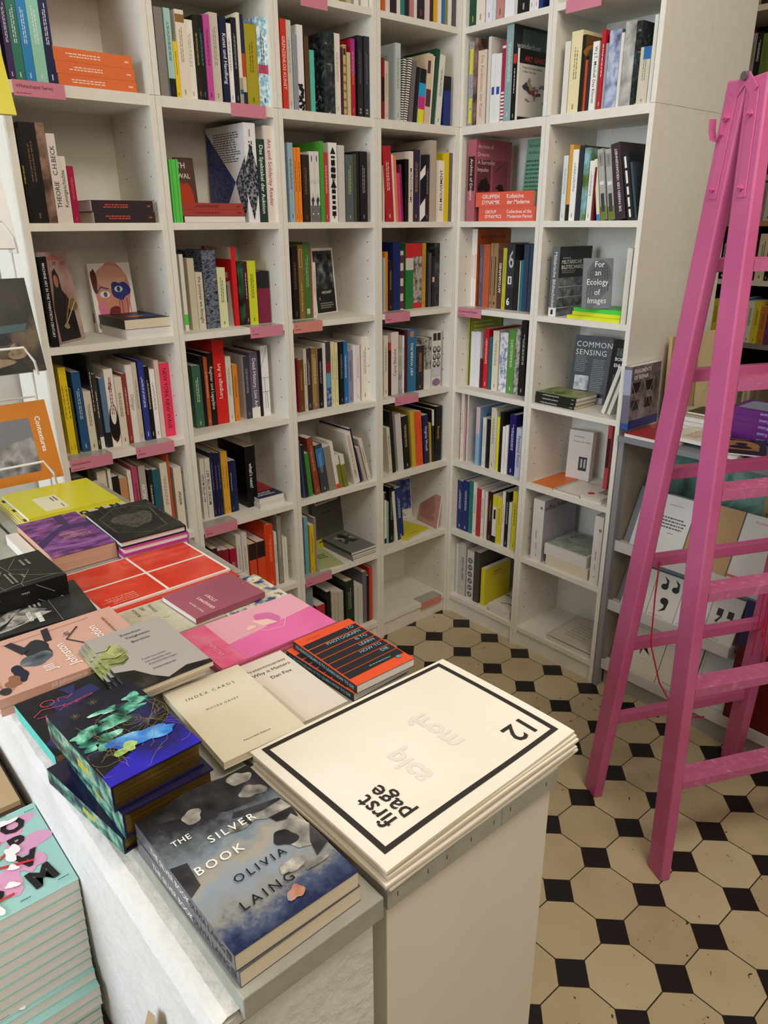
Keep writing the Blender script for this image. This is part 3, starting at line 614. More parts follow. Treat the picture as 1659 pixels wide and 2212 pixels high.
# fine screw dots on the outer side
# ------------------------------------------------------------------ books on the white shelves
DATA = [
('S', 'A1', 2.02, 0.0314, 0.0158, 0.195, 0.142, 0.017, '#3a2358', 0.0, '', {'u': 1, 'w': '#dfe4ec'}),
('S', 'A1', 2.02, 0.0478, 0.0226, 0.1976, 0.146, 0.0178, '#2f7a68', 0.0, '', {'u': 1, 'w': '#dfe4ec'}),
('S', 'A1', 2.02, 0.0715, 0.023, 0.2014, 0.148, 0.0177, '#2a86c4', 0.0, '', {'u': 1, 'w': '#dfe4ec'}),
('S', 'A1', 2.02, 0.0951, 0.0291, 0.2052, 0.142, 0.0159, '#93cdb8', 0.0, '', {'u': 1, 'w': '#dfe4ec'}),
('S', 'A1', 2.02, 0.1251, 0.0218, 0.2099, 0.156, 0.0166, '#1a1c4a', 0.0, '', {'u': 1, 'w': '#dfe4ec'}),
('F', 'A1', 2.02, 0.1492, 0.028, 0.2071, 0.15, 0.014, '#e0703a', 0.0, '', {'w': '#f6d8c4'}),
('F', 'A1', 2.0484, 0.1462, 0.028, 0.2077, 0.15, 0.014, '#e0703a', 0.0, '', {'w': '#f6d8c4'}),
('F', 'A1', 2.0768, 0.1445, 0.03, 0.2062, 0.15, 0.014, '#e0703a', 0.0, '', {'w': '#f6d8c4'}),
('S', 'A1', 1.693, 0.0245, 0.0067, 0.2224, 0.165, 0.0145, '#17110e', 0.0, 'ZEICHEN SYMBOLE', {'w': '#d8b82a'}),
('S', 'A1', 1.693, 0.0318, 0.0401, 0.2372, 0.2, 0.015, '#1c1714', 0.0, '', {'w': '#6a5040'}),
('S', 'A1', 1.693, 0.0728, 0.0221, 0.2388, 0.2, 0.0163, '#5b504c', 0.0, '', {'pat': 'photo_brown'}),
('S', 'A1', 1.693, 0.0955, 0.0221, 0.215, 0.15, 0.0149, '#d8cdc6', 0.0, 'THEORIE   C.H.BECK', {'w': '#2a2422', 'u': 1}),
('S', 'A1', 1.693, 0.1182, 0.0187, 0.1631, 0.14, 0.0177, '#ded3c6', 0.0, 'Kunstgeschichte', {'w': '#2a2422', 'u': 1}),
('S', 'A1', 1.693, 0.1382, 0.0157, 0.1403, 0.12, 0.0146, '#a01345', 0.0, '', {'w': '#d86a50', 'u': 1}),
('F', 'A1', 1.693, 0.1929, 0.029, 0.1771, 0.12, 0.014, '#33292c', 0.0, '', {'w': '#c85a3a'}),
('F', 'A1', 1.7224, 0.1897, 0.029, 0.1768, 0.12, 0.014, '#33292c', 0.0, '', {'w': '#c85a3a'}),
('S', 'A1', 1.373, 0.0282, 0.0206, 0.2372, 0.2, 0.0146, '#100d0d', 0.0, 'MACHINE ART IN THE TWENTIETH CENTURY', {'w': '#e8e4e0'}),
('C', 'A1', 1.373, 0.0595, 0.008, 0.2466, 0.1306, 0.05, '#a3877f', 37.8, '', {'l': 5.0, 'art': 'digital', 'kd': 'magazine'}),
('C', 'A1', 1.373, 0.2324, 0.014, 0.2047, 0.1329, 0.2, '#efe6e0', -0.0, '', {'l': 8.0, 'art': 'face'}),
('F', 'A1', 1.373, 0.241, 0.028, 0.1462, 0.24, 0.012, '#d8d4d0', 0.0, '', {'kd': 'flatback'}),
('F', 'A1', 1.4014, 0.24, 0.028, 0.1453, 0.24, 0.014, '#16120f', 0.0, '', {'art': 'flatcover', 'kd': 'flatback'}),
('S', 'A1', 1.051, 0.0458, 0.0099, 0.2582, 0.187, 0.0585, '#e3c81f', 0.0, '', {'w': '#3a3420'}),
('S', 'A1', 1.051, 0.0564, 0.0114, 0.257, 0.179, 0.0615, '#e3c81f', 0.0, '', {'w': '#3a3420'}),
('S', 'A1', 1.051, 0.0691, 0.005, 0.1958, 0.138, 0.0589, '#57543c', 0.0, '', {}),
('S', 'A1', 1.051, 0.0819, 0.0245, 0.2399, 0.178, 0.0615, '#27527f', 0.0, '', {'w': '#b8c8d8'}),
('S', 'A1', 1.051, 0.1077, 0.0221, 0.1797, 0.127, 0.0618, '#d8d0bd', 0.0, '', {'w': '#6a6050'}),
('S', 'A1', 1.051, 0.1304, 0.009, 0.2789, 0.201, 0.0607, '#2a2624', 0.0, '', {'w': '#d8d4d0'}),
('S', 'A1', 1.051, 0.1402, 0.0112, 0.2272, 0.16, 0.0618, '#3a3634', 0.0, '', {'band': 'bot_white', 'w': '#d8d4d0'}),
('S', 'A1', 1.051, 0.1591, 0.0156, 0.2122, 0.155, 0.0619, '#5f7c9e', 0.0, '', {'band': 'bot_black'}),
('S', 'A1', 1.051, 0.1754, 0.0266, 0.2371, 0.175, 0.0592, '#e8e2da', 0.0, '', {'art': 'form', 'w': '#8a2a3a'}),
('S', 'A1', 1.051, 0.2035, 0.0226, 0.2101, 0.15, 0.0587, '#ddd5c3', 0.0, '', {'w': '#5a5040'}),
('S', 'A1', 1.051, 0.2275, 0.0133, 0.2179, 0.153, 0.0583, '#8f3a30', 0.0, '', {'w': '#e0c0b0'}),
('S', 'A1', 1.051, 0.2423, 0.0201, 0.2417, 0.172, 0.0604, '#e6e2dc', 0.0, 'Ottinger', {'w': '#8a8478'}),
('S', 'A1', 1.051, 0.2631, 0.0143, 0.2465, 0.172, 0.0607, '#cfc6b4', 0.0, '', {'w': '#7a7060'}),
('S', 'A1', 1.051, 0.282, 0.0179, 0.2517, 0.179, 0.0592, '#2b3a8a', 0.0, '', {'w': '#e0e0f0'}),
('S', 'A1', 1.051, 0.3006, 0.0146, 0.231, 0.17, 0.0599, '#14120f', 0.0, '', {'w': '#d8c8a0'}),
('S', 'A1', 1.051, 0.3164, 0.0167, 0.2198, 0.156, 0.0599, '#f0ecea', 0.0, '', {'w': '#5a5452'}),
('S', 'A1', 1.051, 0.3343, 0.0141, 0.2456, 0.179, 0.0582, '#d9c3b8', 0.0, '', {}),
('S', 'A1', 1.051, 0.3492, 0.0333, 0.2346, 0.16, 0.0581, '#e5375a', 0.0, 'NEW YORK NEW WAVE', {'w': '#4a0a18'}),
('S', 'A1', 0.73, 0.0289, 0.0353, 0.2567, 0.188, 0.0334, '#4a4644', 0.0, '', {}),
('S', 'A1', 0.73, 0.0767, 0.0144, 0.2712, 0.189, 0.0332, '#3c3432', 0.0, '', {}),
('S', 'A1', 0.73, 0.1024, 0.0275, 0.2611, 0.186, 0.0323, '#d6cdb8', 0.0, '', {'w': '#8a5a48'}),
('S', 'A1', 0.73, 0.1345, 0.0093, 0.2634, 0.184, 0.0302, '#e0dccd', 0.0, '', {}),
('S', 'A1', 0.73, 0.1451, 0.022, 0.2355, 0.166, 0.0338, '#1a1c18', 0.0, 'Art & Energy', {'w': '#f0f0e8'}),
('S', 'A1', 0.73, 0.1685, 0.0237, 0.2256, 0.159, 0.033, '#c08a60', 0.0, 'COMMON', {'w': '#5a2a1a'}),
('S', 'A1', 0.73, 0.1955, 0.012, 0.2446, 0.181, 0.0338, '#e2dcd0', 0.0, '', {}),
('S', 'A1', 0.73, 0.2099, 0.0169, 0.2543, 0.181, 0.0314, '#b5486a', 0.0, '', {'w': '#3a1424'}),
('S', 'A1', 0.73, 0.2317, 0.022, 0.2521, 0.182, 0.0331, '#a8a29a', 0.0, 'ARTIFICIAL HELL', {'w': '#f0ece4'}),
('S', 'A1', 0.73, 0.2602, 0.0149, 0.2341, 0.164, 0.033, '#1c1a18', 0.0, '', {'w': '#d8d4cc'}),
('S', 'A1', 0.73, 0.276, 0.02, 0.2307, 0.17, 0.0334, '#1f5d6b', 0.0, '', {}),
('S', 'A1', 0.73, 0.3036, 0.0239, 0.2466, 0.172, 0.0338, '#d9d0c0', 0.0, '', {'w': '#8a7a68'}),
('S', 'A1', 0.73, 0.3286, 0.0062, 0.2729, 0.192, 0.0314, '#c0582c', 0.0, '', {}),
('S', 'A1', 0.73, 0.3471, 0.0271, 0.2228, 0.162, 0.0337, '#d8d0bc', 0.0, 'winter', {'w': '#16130f', 'u': 1}),
('S', 'A2', 2.02, 0.0281, 0.0246, 0.2136, 0.2, 0.0177, '#8d8784', 0.0, '', {}),
('S', 'A2', 2.02, 0.0553, 0.019, 0.2144, 0.2, 0.0152, '#a9cfc8', 0.0, '', {'band': 'bot_black', 'w': '#2c4a48'}),
('S', 'A2', 2.02, 0.0751, 0.0122, 0.1381, 0.15, 0.0147, '#ecc81c', 0.0, '', {'w': '#6a5410'}),
('S', 'A2', 2.02, 0.0881, 0.0264, 0.2159, 0.2, 0.0146, '#e3d8c6', 0.0, '', {'band': 'top_brown', 'w': '#a08a70'}),
('S', 'A2', 2.02, 0.1163, 0.0241, 0.1966, 0.17, 0.018, '#ece6da', 0.0, '', {'w': '#a8a090'}),
('S', 'A2', 2.02, 0.1418, 0.014, 0.2102, 0.2, 0.0142, '#22201d', 0.0, '', {'w': '#b0a030'}),
('S', 'A2', 2.02, 0.1564, 0.0149, 0.2123, 0.2, 0.0161, '#1d1b1a', 0.0, '', {'w': '#3a90a8'}),
('S', 'A2', 2.02, 0.1736, 0.0189, 0.2164, 0.2, 0.0149, '#c04a97', 0.0, '', {'w': '#3a1030'}),
('S', 'A2', 2.02, 0.1943, 0.0266, 0.2245, 0.2, 0.0173, '#c9c0b0', 0.0, '', {'w': '#8a8070'}),
('S', 'A2', 2.02, 0.2256, 0.0209, 0.2187, 0.2, 0.0157, '#1d2340', 0.0, 'Kunst und Handlung', {'w': '#e4e6f0'}),
('S', 'A2', 2.02, 0.2479, 0.0149, 0.2051, 0.142, 0.0177, '#f2f0ec', 0.0, '', {'w': '#4a4a50'}),
('S', 'A2', 2.02, 0.2642, 0.0155, 0.2213, 0.154, 0.016, '#1c1d2c', 0.0, '', {'w': '#b0a0a0'}),
('S', 'A2', 2.02, 0.2806, 0.0107, 0.2351, 0.173, 0.0145, '#e2d8c4', 0.0, '', {'band': 'bot_tan'}),
('S', 'A2', 2.02, 0.2923, 0.0128, 0.2333, 0.171, 0.0178, '#232a52', 0.0, '', {'band': 'mid_red'}),
('S', 'A2', 2.02, 0.3071, 0.0388, 0.2125, 0.18, 0.0172, '#a89a22', 0.0, '', {'w': '#6a5a14'}),
('S', 'A2', 2.02, 0.3479, 0.0346, 0.2351, 0.2, 0.0157, '#a9cfdc', 0.0, '', {'pat': 'blue_check', 'band': 'mid_band', 'w': '#4a5a68'}),
('S', 'A2', 1.693, 0.03, 0.0063, 0.169, 0.13, 0.0174, '#5fd35a', 0.0, '', {}),
('S', 'A2', 1.693, 0.0369, 0.0057, 0.1693, 0.13, 0.0158, '#5fd35a', 0.0, '', {}),
('S', 'A2', 1.693, 0.0432, 0.0062, 0.1696, 0.13, 0.0174, '#5fd35a', 0.0, '', {}),
('S', 'A2', 1.693, 0.05, 0.0071, 0.1699, 0.13, 0.0158, '#5fd35a', 0.0, '', {}),
('F', 'A2', 1.693, 0.0609, 0.018, 0.2074, 0.13, 0.014, '#a3403a', 0.0, '', {'w': '#4a1414', 'kd': 'paperback'}),
('F', 'A2', 1.7114, 0.0591, 0.018, 0.2061, 0.13, 0.014, '#a3403a', 0.0, '', {'w': '#4a1414'}),
('F', 'A2', 1.7298, 0.0572, 0.018, 0.2049, 0.13, 0.014, '#a3403a', 0.0, '', {'w': '#4a1414'}),
('C', 'A2', 1.693, 0.127, 0.01, 0.1879, 0.064, 0.16, '#8a3424', -0.0, '', {'l': 6.0, 'art': 'thwal'}),
('S', 'A2', 1.693, 0.2834, 0.04, 0.2809, 0.235, 0.0169, '#e6e4e6', 0.0, '', {'hard': 1, 'art': 'bigwhite_spine', 'side': 'bigwhite', 'w': '#20202a'}),
('S', 'A2', 1.693, 0.325, 0.0264, 0.2383, 0.18, 0.0152, '#1f3a30', 0.0, 'Das Spektakel der Auktion', {'w': '#dfe8e2'}),
('S', 'A2', 1.693, 0.3535, 0.029, 0.2772, 0.17, 0.0146, '#ddd0c6', 0.0, 'Art and Solidarity Reader', {'w': '#a03a3a'}),
('S', 'A2', 1.373, 0.061, 0.0125, 0.2299, 0.17, 0.075, '#e8e4da', 0.0, '', {'band': 'green_tag'}),
('S', 'A2', 1.373, 0.0851, 0.0225, 0.2175, 0.15, 0.0735, '#cfc8b0', 0.0, '', {}),
('S', 'A2', 1.373, 0.1086, 0.0238, 0.1752, 0.15, 0.0724, '#d8d2c2', 0.0, 'the pictures we thought', {'w': '#3a3630'}),
('S', 'A2', 1.373, 0.1362, 0.047, 0.2396, 0.2, 0.0721, '#3c4658', 0.0, '', {'pat': 'waves'}),
('S', 'A2', 1.373, 0.1857, 0.0297, 0.1862, 0.15, 0.0745, '#dfe0b4', 0.0, '', {'w': '#6a6a40'}),
('S', 'A2', 1.373, 0.2404, 0.0167, 0.2471, 0.21, 0.0741, '#cf2028', 0.0, '', {'side': 'redthe'}),
('S', 'A2', 1.373, 0.2607, 0.0215, 0.2039, 0.15, 0.0738, '#121110', 0.0, '', {'pat': 'dark_green'}),
('S', 'A2', 1.373, 0.2833, 0.0135, 0.2011, 0.147, 0.074, '#4a1526', 0.0, '', {'w': '#d8c0c0'}),
('S', 'A2', 1.373, 0.2978, 0.0314, 0.2026, 0.144, 0.0738, '#cbd42a', 0.0, '', {'w': '#5a6010'}),
('S', 'A2', 1.373, 0.3318, 0.0465, 0.1688, 0.15, 0.0729, '#7a1f40', 0.0, '', {'band': 'top_black'}),
('S', 'A2', 1.051, 0.0734, 0.0297, 0.2081, 0.15, 0.0878, '#3c6650', 0.0, '', {'w': '#c8d8c8'}),
('S', 'A2', 1.051, 0.1046, 0.0115, 0.237, 0.168, 0.0888, '#171310', 0.0, '', {}),
('S', 'A2', 1.051, 0.1171, 0.0126, 0.2313, 0.168, 0.0873, '#b8562c', 0.0, '', {'w': '#e8c8a0'}),
('S', 'A2', 1.051, 0.1307, 0.0208, 0.2428, 0.169, 0.0872, '#1a1311', 0.0, 'Register und Lagepläne', {'w': '#e0d8d0'}),
('S', 'A2', 1.051, 0.153, 0.0418, 0.2816, 0.215, 0.0877, '#d8261f', 0.0, 'Language in Art', {'w': '#f4e8e4', 'u': 1}),
('S', 'A2', 1.051, 0.1979, 0.0204, 0.2244, 0.161, 0.0883, '#dedad2', 0.0, '', {'w': '#8a8478'}),
('S', 'A2', 1.051, 0.222, 0.018, 0.1948, 0.15, 0.0882, '#e08a2c', 0.0, '', {'w': '#5a3010'}),
('S', 'A2', 1.051, 0.2652, 0.0222, 0.2169, 0.154, 0.0876, '#3a3c48', 0.0, '', {'w': '#a0a4b0', 'side': 'plain_grey'}),
('S', 'A2', 1.051, 0.2896, 0.0329, 0.2277, 0.19, 0.0883, '#665c72', 0.0, 'Dead History, Live Art?', {'w': '#ece8f0', 'band': 'bot_white'}),
('S', 'A2', 1.051, 0.3242, 0.0105, 0.2308, 0.164, 0.0884, '#141216', 0.0, '', {}),
('S', 'A2', 1.051, 0.3359, 0.0286, 0.2455, 0.2, 0.0878, '#e8e6e6', 0.0, '', {'art': 'blacklines'}),
('S', 'A2', 0.73, 0.0627, 0.0158, 0.2184, 0.17, 0.0753, '#d9d5cc', 0.0, 'ART AFTER MONEY', {'w': '#1a1816', 'u': 1}),
('S', 'A2', 0.73, 0.0799, 0.0194, 0.2172, 0.17, 0.0736, '#d9d5cc', 0.0, 'MONEY AFTER ART', {'w': '#1a1816', 'u': 1}),
('S', 'A2', 0.73, 0.1008, 0.0125, 0.2334, 0.164, 0.0748, '#1c1f45', 0.0, '', {'w': '#7a7ab0'}),
('S', 'A2', 0.73, 0.1143, 0.0116, 0.2307, 0.171, 0.0734, '#1c1f45', 0.0, '', {'w': '#7a7ab0'}),
('S', 'A2', 0.73, 0.127, 0.0117, 0.2282, 0.167, 0.0744, '#1c1f45', 0.0, '', {'w': '#7a7ab0'}),
('S', 'A2', 0.73, 0.1417, 0.0112, 0.2298, 0.168, 0.0722, '#d9a437', 0.0, '', {'w': '#6a4a14'}),
('S', 'A2', 0.73, 0.1539, 0.0134, 0.2274, 0.167, 0.0738, '#d9a437', 0.0, '', {'w': '#6a4a14'}),
('S', 'A2', 0.73, 0.1699, 0.0135, 0.1896, 0.138, 0.0732, '#14204a', 0.0, '', {'w': '#a8b0c8'}),
('S', 'A2', 0.73, 0.1849, 0.0141, 0.1888, 0.137, 0.0746, '#1f2850', 0.0, '', {}),
('S', 'A2', 0.73, 0.2376, 0.0414, 0.2273, 0.22, 0.0744, '#0d0c0e', 0.0, "what's next?", {'w': '#f0f0f0'}),
('F', 'A2', 0.73, 0.2614, 0.018, 0.1042, 0.2, 0.03, '#dad4cc', 0.0, '', {'kd': 'flatback'}),
('F', 'A2', 0.7484, 0.2646, 0.018, 0.1045, 0.2, 0.04, '#dad4cc', 0.0, '', {'art': 'redwhite', 'kd': 'flatback'}),
('S', 'A2', 0.41, 0.0536, 0.0223, 0.2243, 0.156, 0.0306, '#3a2420', 0.0, '', {}),
('S', 'A2', 0.41, 0.0783, 0.018, 0.2096, 0.15, 0.0326, '#7a1528', 0.0, '', {'w': '#c88a98'}),
('S', 'A2', 0.41, 0.0974, 0.0233, 0.2064, 0.145, 0.0327, '#8c1830', 0.0, 'ÜBERSICHT', {'w': '#d8b0b8', 'u': 1}),
('S', 'A2', 0.41, 0.1238, 0.0247, 0.2036, 0.148, 0.0302, '#a01838', 0.0, 'ÜBERSICHT', {'w': '#d8b0b8', 'u': 1}),
('S', 'A2', 0.41, 0.1515, 0.0198, 0.2476, 0.178, 0.0309, '#d6d0c8', 0.0, '', {'w': '#8a8478'}),
('S', 'A2', 0.41, 0.1734, 0.0221, 0.2489, 0.174, 0.0305, '#d6d0c8', 0.0, '', {'w': '#8a8478'}),
('S', 'A2', 0.41, 0.2008, 0.0289, 0.1987, 0.141, 0.0307, '#d84a24', 0.0, '', {'band': 'top_black'}),
('S', 'A2', 0.41, 0.234, 0.0338, 0.1992, 0.14, 0.0301, '#d84a24', 0.0, '', {'band': 'top_black'}),
('S', 'A2', 0.41, 0.27, 0.0088, 0.2599, 0.187, 0.0315, '#d8431c', 0.0, '', {}),
('S', 'A2', 0.41, 0.2799, 0.0267, 0.2522, 0.183, 0.0324, '#d8431c', 0.0, '', {'w': '#f0a070'}),
('S', 'A2', 0.41, 0.31, 0.0112, 0.2161, 0.152, 0.0336, '#e0dcd4', 0.0, '', {'w': '#20202a'}),
('S', 'A2', 0.41, 0.3246, 0.0182, 0.2758, 0.193, 0.0316, '#8c8a80', 0.0, '', {'w': '#d8d8d0'}),
('S', 'A2', 0.41, 0.3439, 0.0091, 0.186, 0.131, 0.0316, '#e2ddd0', 0.0, '', {}),
('S', 'A2', 0.41, 0.3553, 0.0103, 0.1827, 0.127, 0.0333, '#e2ddd0', 0.0, '', {}),
('S', 'A3', 2.335, 0.2345, 0.0223, 0.2207, 0.157, 0.0141, '#c8c0b4', 0.0, '', {}),
('S', 'A3', 2.335, 0.2897, 0.0155, 0.2318, 0.168, 0.0144, '#c8b890', 0.0, '', {}),
('S', 'A3', 2.335, 0.3196, 0.0175, 0.2379, 0.172, 0.0154, '#e8e4dc', 0.0, '', {}),
('S', 'A3', 2.335, 0.3488, 0.0296, 0.2438, 0.177, 0.0178, '#e8e4dc', 0.0, '', {}),
('S', 'A3', 2.02, 0.0322, 0.0196, 0.2422, 0.178, 0.0157, '#d63a28', 0.0, 'GRENZENLOS KUNST', {'w': '#f4dcd4'}),
('S', 'A3', 2.02, 0.0534, 0.0177, 0.2415, 0.178, 0.0166, '#d0ccc4', 0.0, '', {'w': '#8a8478'}),
('S', 'A3', 2.02, 0.0727, 0.0168, 0.2054, 0.146, 0.0146, '#8f95a0', 0.0, '', {}),
('S', 'A3', 2.02, 0.0916, 0.0224, 0.2346, 0.17, 0.0163, '#e6e2e4', 0.0, '', {'art': 'inkspine'}),
('S', 'A3', 2.02, 0.1196, 0.0166, 0.2077, 0.155, 0.0179, '#5a3d28', 0.0, '', {}),
('S', 'A3', 2.02, 0.1379, 0.0162, 0.1727, 0.14, 0.0154, '#5ab8a8', 0.0, '', {}),
('S', 'A3', 2.02, 0.1909, 0.0422, 0.2282, 0.215, 0.014, '#2c3436', 0.0, '', {'pat': 'wrap'}),
('S', 'A3', 2.02, 0.2354, 0.0223, 0.2302, 0.161, 0.0163, '#e2dcd2', 0.0, '', {'w': '#a09a90'}),
('S', 'A3', 2.02, 0.2589, 0.0083, 0.1942, 0.141, 0.0146, '#4a1a30', 0.0, '', {}),
('S', 'A3', 2.02, 0.2684, 0.0161, 0.2032, 0.148, 0.0176, '#c9b478', 0.0, '', {'art': 'ochre'}),
('S', 'A3', 2.02, 0.2863, 0.0132, 0.1836, 0.131, 0.0157, '#cdbd8c', 0.0, '', {}),
('S', 'A3', 2.02, 0.3014, 0.0164, 0.2238, 0.158, 0.0152, '#b01a38', 0.0, '', {'w': '#e0a030', 'band': 'top_magenta'}),
('S', 'A3', 2.02, 0.33, 0.0203, 0.2365, 0.176, 0.0155, '#26262a', 0.0, '', {'w': '#6a6a70', 'band': 'dots'}),
('S', 'A3', 2.02, 0.3577, 0.0237, 0.2381, 0.177, 0.0177, '#2c2d30', 0.0, '', {'w': '#6a6a70', 'band': 'dots'}),
('S', 'A3', 1.693, 0.0372, 0.0202, 0.2347, 0.17, 0.015, '#9bb8cc', 0.0, '', {'w': '#2c3a4c'}),
('S', 'A3', 1.693, 0.0596, 0.0125, 0.2218, 0.165, 0.016, '#f08a2a', 0.0, '', {'w': '#6a2c0a'}),
('S', 'A3', 1.693, 0.0732, 0.0131, 0.2225, 0.159, 0.0153, '#f08a2a', 0.0, '', {'w': '#6a2c0a'}),
('S', 'A3', 1.693, 0.0915, 0.0277, 0.2028, 0.152, 0.016, '#2c2118', 0.0, '', {'w': '#8a5a3a'}),
('S', 'A3', 1.693, 0.1215, 0.0187, 0.2138, 0.151, 0.0159, '#d9d7d2', 0.0, '', {'art': 'figure'}),
('S', 'A3', 1.693, 0.1414, 0.0189, 0.2147, 0.15, 0.0165, '#d9d7d2', 0.0, '', {'art': 'figure'}),
('S', 'A3', 1.693, 0.1638, 0.0155, 0.2459, 0.21, 0.0152, '#4a9a34', 0.0, '', {}),
('S', 'A3', 1.693, 0.1817, 0.015, 0.2134, 0.157, 0.0173, '#c2333a', 0.0, '', {'w': '#f0c8c8'}),
('S', 'A3', 1.693, 0.2015, 0.0329, 0.2439, 0.17, 0.0161, '#e9e5e0', 0.0, '', {'w': '#0e0e0e', 'art': 'boldletters'}),
('S', 'A3', 1.693, 0.2381, 0.0291, 0.2383, 0.169, 0.0177, '#ccc5bd', 0.0, '', {}),
('S', 'A3', 1.693, 0.271, 0.0315, 0.2112, 0.155, 0.015, '#55605f', 0.0, '', {'w': '#b0b070'}),
('S', 'A3', 1.693, 0.305, 0.0102, 0.215, 0.152, 0.0146, '#4c4a38', 0.0, '', {}),
('S', 'A3', 1.693, 0.3164, 0.0115, 0.2234, 0.167, 0.0152, '#191a1d', 0.0, '', {}),
('S', 'A3', 1.693, 0.3324, 0.033, 0.2242, 0.163, 0.0159, '#17191b', 0.0, '', {'w': '#9a9a9a'}),
('S', 'A3', 1.373, 0.0838, 0.0235, 0.2415, 0.18, 0.0874, '#1a120e', 0.0, '', {'w': '#7a6a58'}),
('S', 'A3', 1.373, 0.1084, 0.0209, 0.2483, 0.2, 0.0855, '#8a6a34', 0.0, '', {'art': 'goldbox'}),
('S', 'A3', 1.373, 0.1304, 0.0305, 0.2557, 0.2, 0.0862, '#4a7434', 0.0, '', {'w': '#a8b898', 'band': 'bot_label'}),
('S', 'A3', 1.373, 0.1627, 0.0041, 0.2376, 0.2, 0.0863, '#c8606a', 0.0, '', {}),
('S', 'A3', 1.373, 0.168, 0.0143, 0.1888, 0.14, 0.0871, '#e6dcd6', 0.0, '', {'w': '#a07a70'}),
('C', 'A3', 1.373, 0.2218, 0.008, 0.2321, 0.1218, 0.14, '#e6e2da', 14.3, '', {'l': 5.0, 'art': 'schaft', 'kd': 'magazine'}),
('S', 'A3', 1.051, 0.0568, 0.0059, 0.1934, 0.139, 0.0459, '#8a2030', 0.0, '', {}),
('S', 'A3', 1.051, 0.0638, 0.02, 0.1879, 0.138, 0.0469, '#6a4418', 0.0, '', {'w': '#c09a50'}),
('S', 'A3', 1.051, 0.085, 0.0131, 0.2231, 0.155, 0.0455, '#d0c8ba', 0.0, '', {'w': '#4a443c'}),
('S', 'A3', 1.051, 0.0992, 0.0185, 0.2239, 0.161, 0.0482, '#3c3438', 0.0, '', {'w': '#c8c0c8'}),
('S', 'A3', 1.051, 0.1208, 0.0278, 0.224, 0.166, 0.0467, '#8a6a50', 0.0, '', {'w': '#d8c8a8', 'band': 'mid_gold'}),
('S', 'A3', 1.051, 0.1511, 0.0184, 0.2185, 0.151, 0.0476, '#17131c', 0.0, '', {'w': '#a8a8c0'}),
('S', 'A3', 1.051, 0.1707, 0.013, 0.2354, 0.169, 0.0468, '#dcd6cc', 0.0, '', {}),
('S', 'A3', 1.051, 0.1855, 0.0199, 0.2387, 0.174, 0.047, '#4a5a7a', 0.0, '', {'art': 'multi'}),
('S', 'A3', 1.051, 0.2079, 0.0163, 0.2365, 0.17, 0.0481, '#ddd6a4', 0.0, '', {'w': '#8a8450'}),
('S', 'A3', 1.051, 0.2255, 0.0133, 0.2324, 0.166, 0.0461, '#ddd6a4', 0.0, '', {'w': '#8a8450'}),
('S', 'A3', 1.051, 0.2444, 0.0211, 0.2329, 0.172, 0.0453, '#14161c', 0.0, '', {'w': '#8a92a8'}),
('S', 'A3', 1.051, 0.2668, 0.0193, 0.2331, 0.165, 0.0478, '#1c72b4', 0.0, '', {'w': '#c8e0f0'}),
('S', 'A3', 1.051, 0.2881, 0.0215, 0.1967, 0.136, 0.0478, '#8a86a0', 0.0, '', {'w': '#3a3648'}),
('S', 'A3', 1.051, 0.3115, 0.0125, 0.214, 0.156, 0.0462, '#e8e2e0', 0.0, '', {}),
('S', 'A3', 1.051, 0.3259, 0.0178, 0.2125, 0.15, 0.0476, '#e6dedc', 0.0, '', {'w': '#a07a7a'}),
('S', 'A3', 1.051, 0.351, 0.0315, 0.242, 0.179, 0.0451, '#e4ddd0', 0.0, '', {'w': '#8a8478'}),
('S', 'A3', 0.73, 0.0457, 0.0094, 0.2225, 0.16, 0.0242, '#3a4866', -4.0, '', {}),
('S', 'A3', 0.73, 0.0563, 0.0106, 0.206, 0.16, 0.0233, '#20242a', -4.0, '', {}),
('S', 'A3', 0.73, 0.0705, 0.0184, 0.1716, 0.13, 0.0243, '#3f8a3a', -5.0, '', {}),
('S', 'A3', 0.73, 0.0991, 0.0241, 0.2288, 0.15, 0.0223, '#8a4028', -8.0, '', {'w': '#d0a080'}),
('S', 'A3', 0.73, 0.1304, 0.033, 0.1932, 0.15, 0.0253, '#3a4248', -8.0, '', {'band': 'top_blue', 'w': '#a0a8b0'}),
('S', 'A3', 0.73, 0.1672, 0.031, 0.1786, 0.15, 0.0247, '#a8a090', -8.0, '', {'pat': 'stripes'}),
('S', 'A3', 0.73, 0.2007, 0.015, 0.1954, 0.17, 0.0249, '#e0d8d0', -9.0, '', {'band': 'bot_red'}),
('S', 'A3', 0.73, 0.2176, 0.0177, 0.1388, 0.15, 0.026, '#7a7a2c', -10.0, '', {'band': 'top_white'}),
('S', 'A3', 0.73, 0.2372, 0.0204, 0.1348, 0.15, 0.0222, '#7a7a2c', -10.0, '', {'band': 'top_white'}),
('S', 'A3', 0.73, 0.2898, 0.0261, 0.2192, 0.18, 0.0229, '#ded8cc', -12.0, 'REPRESENTING WOMEN', {'w': '#a08050'}),
('S', 'A3', 0.73, 0.3185, 0.0112, 0.2331, 0.19, 0.0258, '#20244a', -13.0, '', {}),
('S', 'A3', 0.73, 0.3382, 0.0133, 0.1517, 0.15, 0.0225, '#b8ae9a', -15.0, '', {}),
('S', 'A3', 0.73, 0.3601, 0.0154, 0.1823, 0.17, 0.0257, '#d6cfc4', -15.0, '', {'w': '#3a3630'}),
('S', 'A3', 0.41, 0.0456, 0.017, 0.239, 0.2, 0.0324, '#6aa0b0', 0.0, '', {}),
('S', 'A3', 0.41, 0.0687, 0.0209, 0.2014, 0.17, 0.0306, '#d6b422', 0.0, '', {'w': '#6a5410'}),
('S', 'A3', 0.41, 0.0908, 0.0087, 0.2272, 0.2, 0.0302, '#8c8c84', 0.0, '', {}),
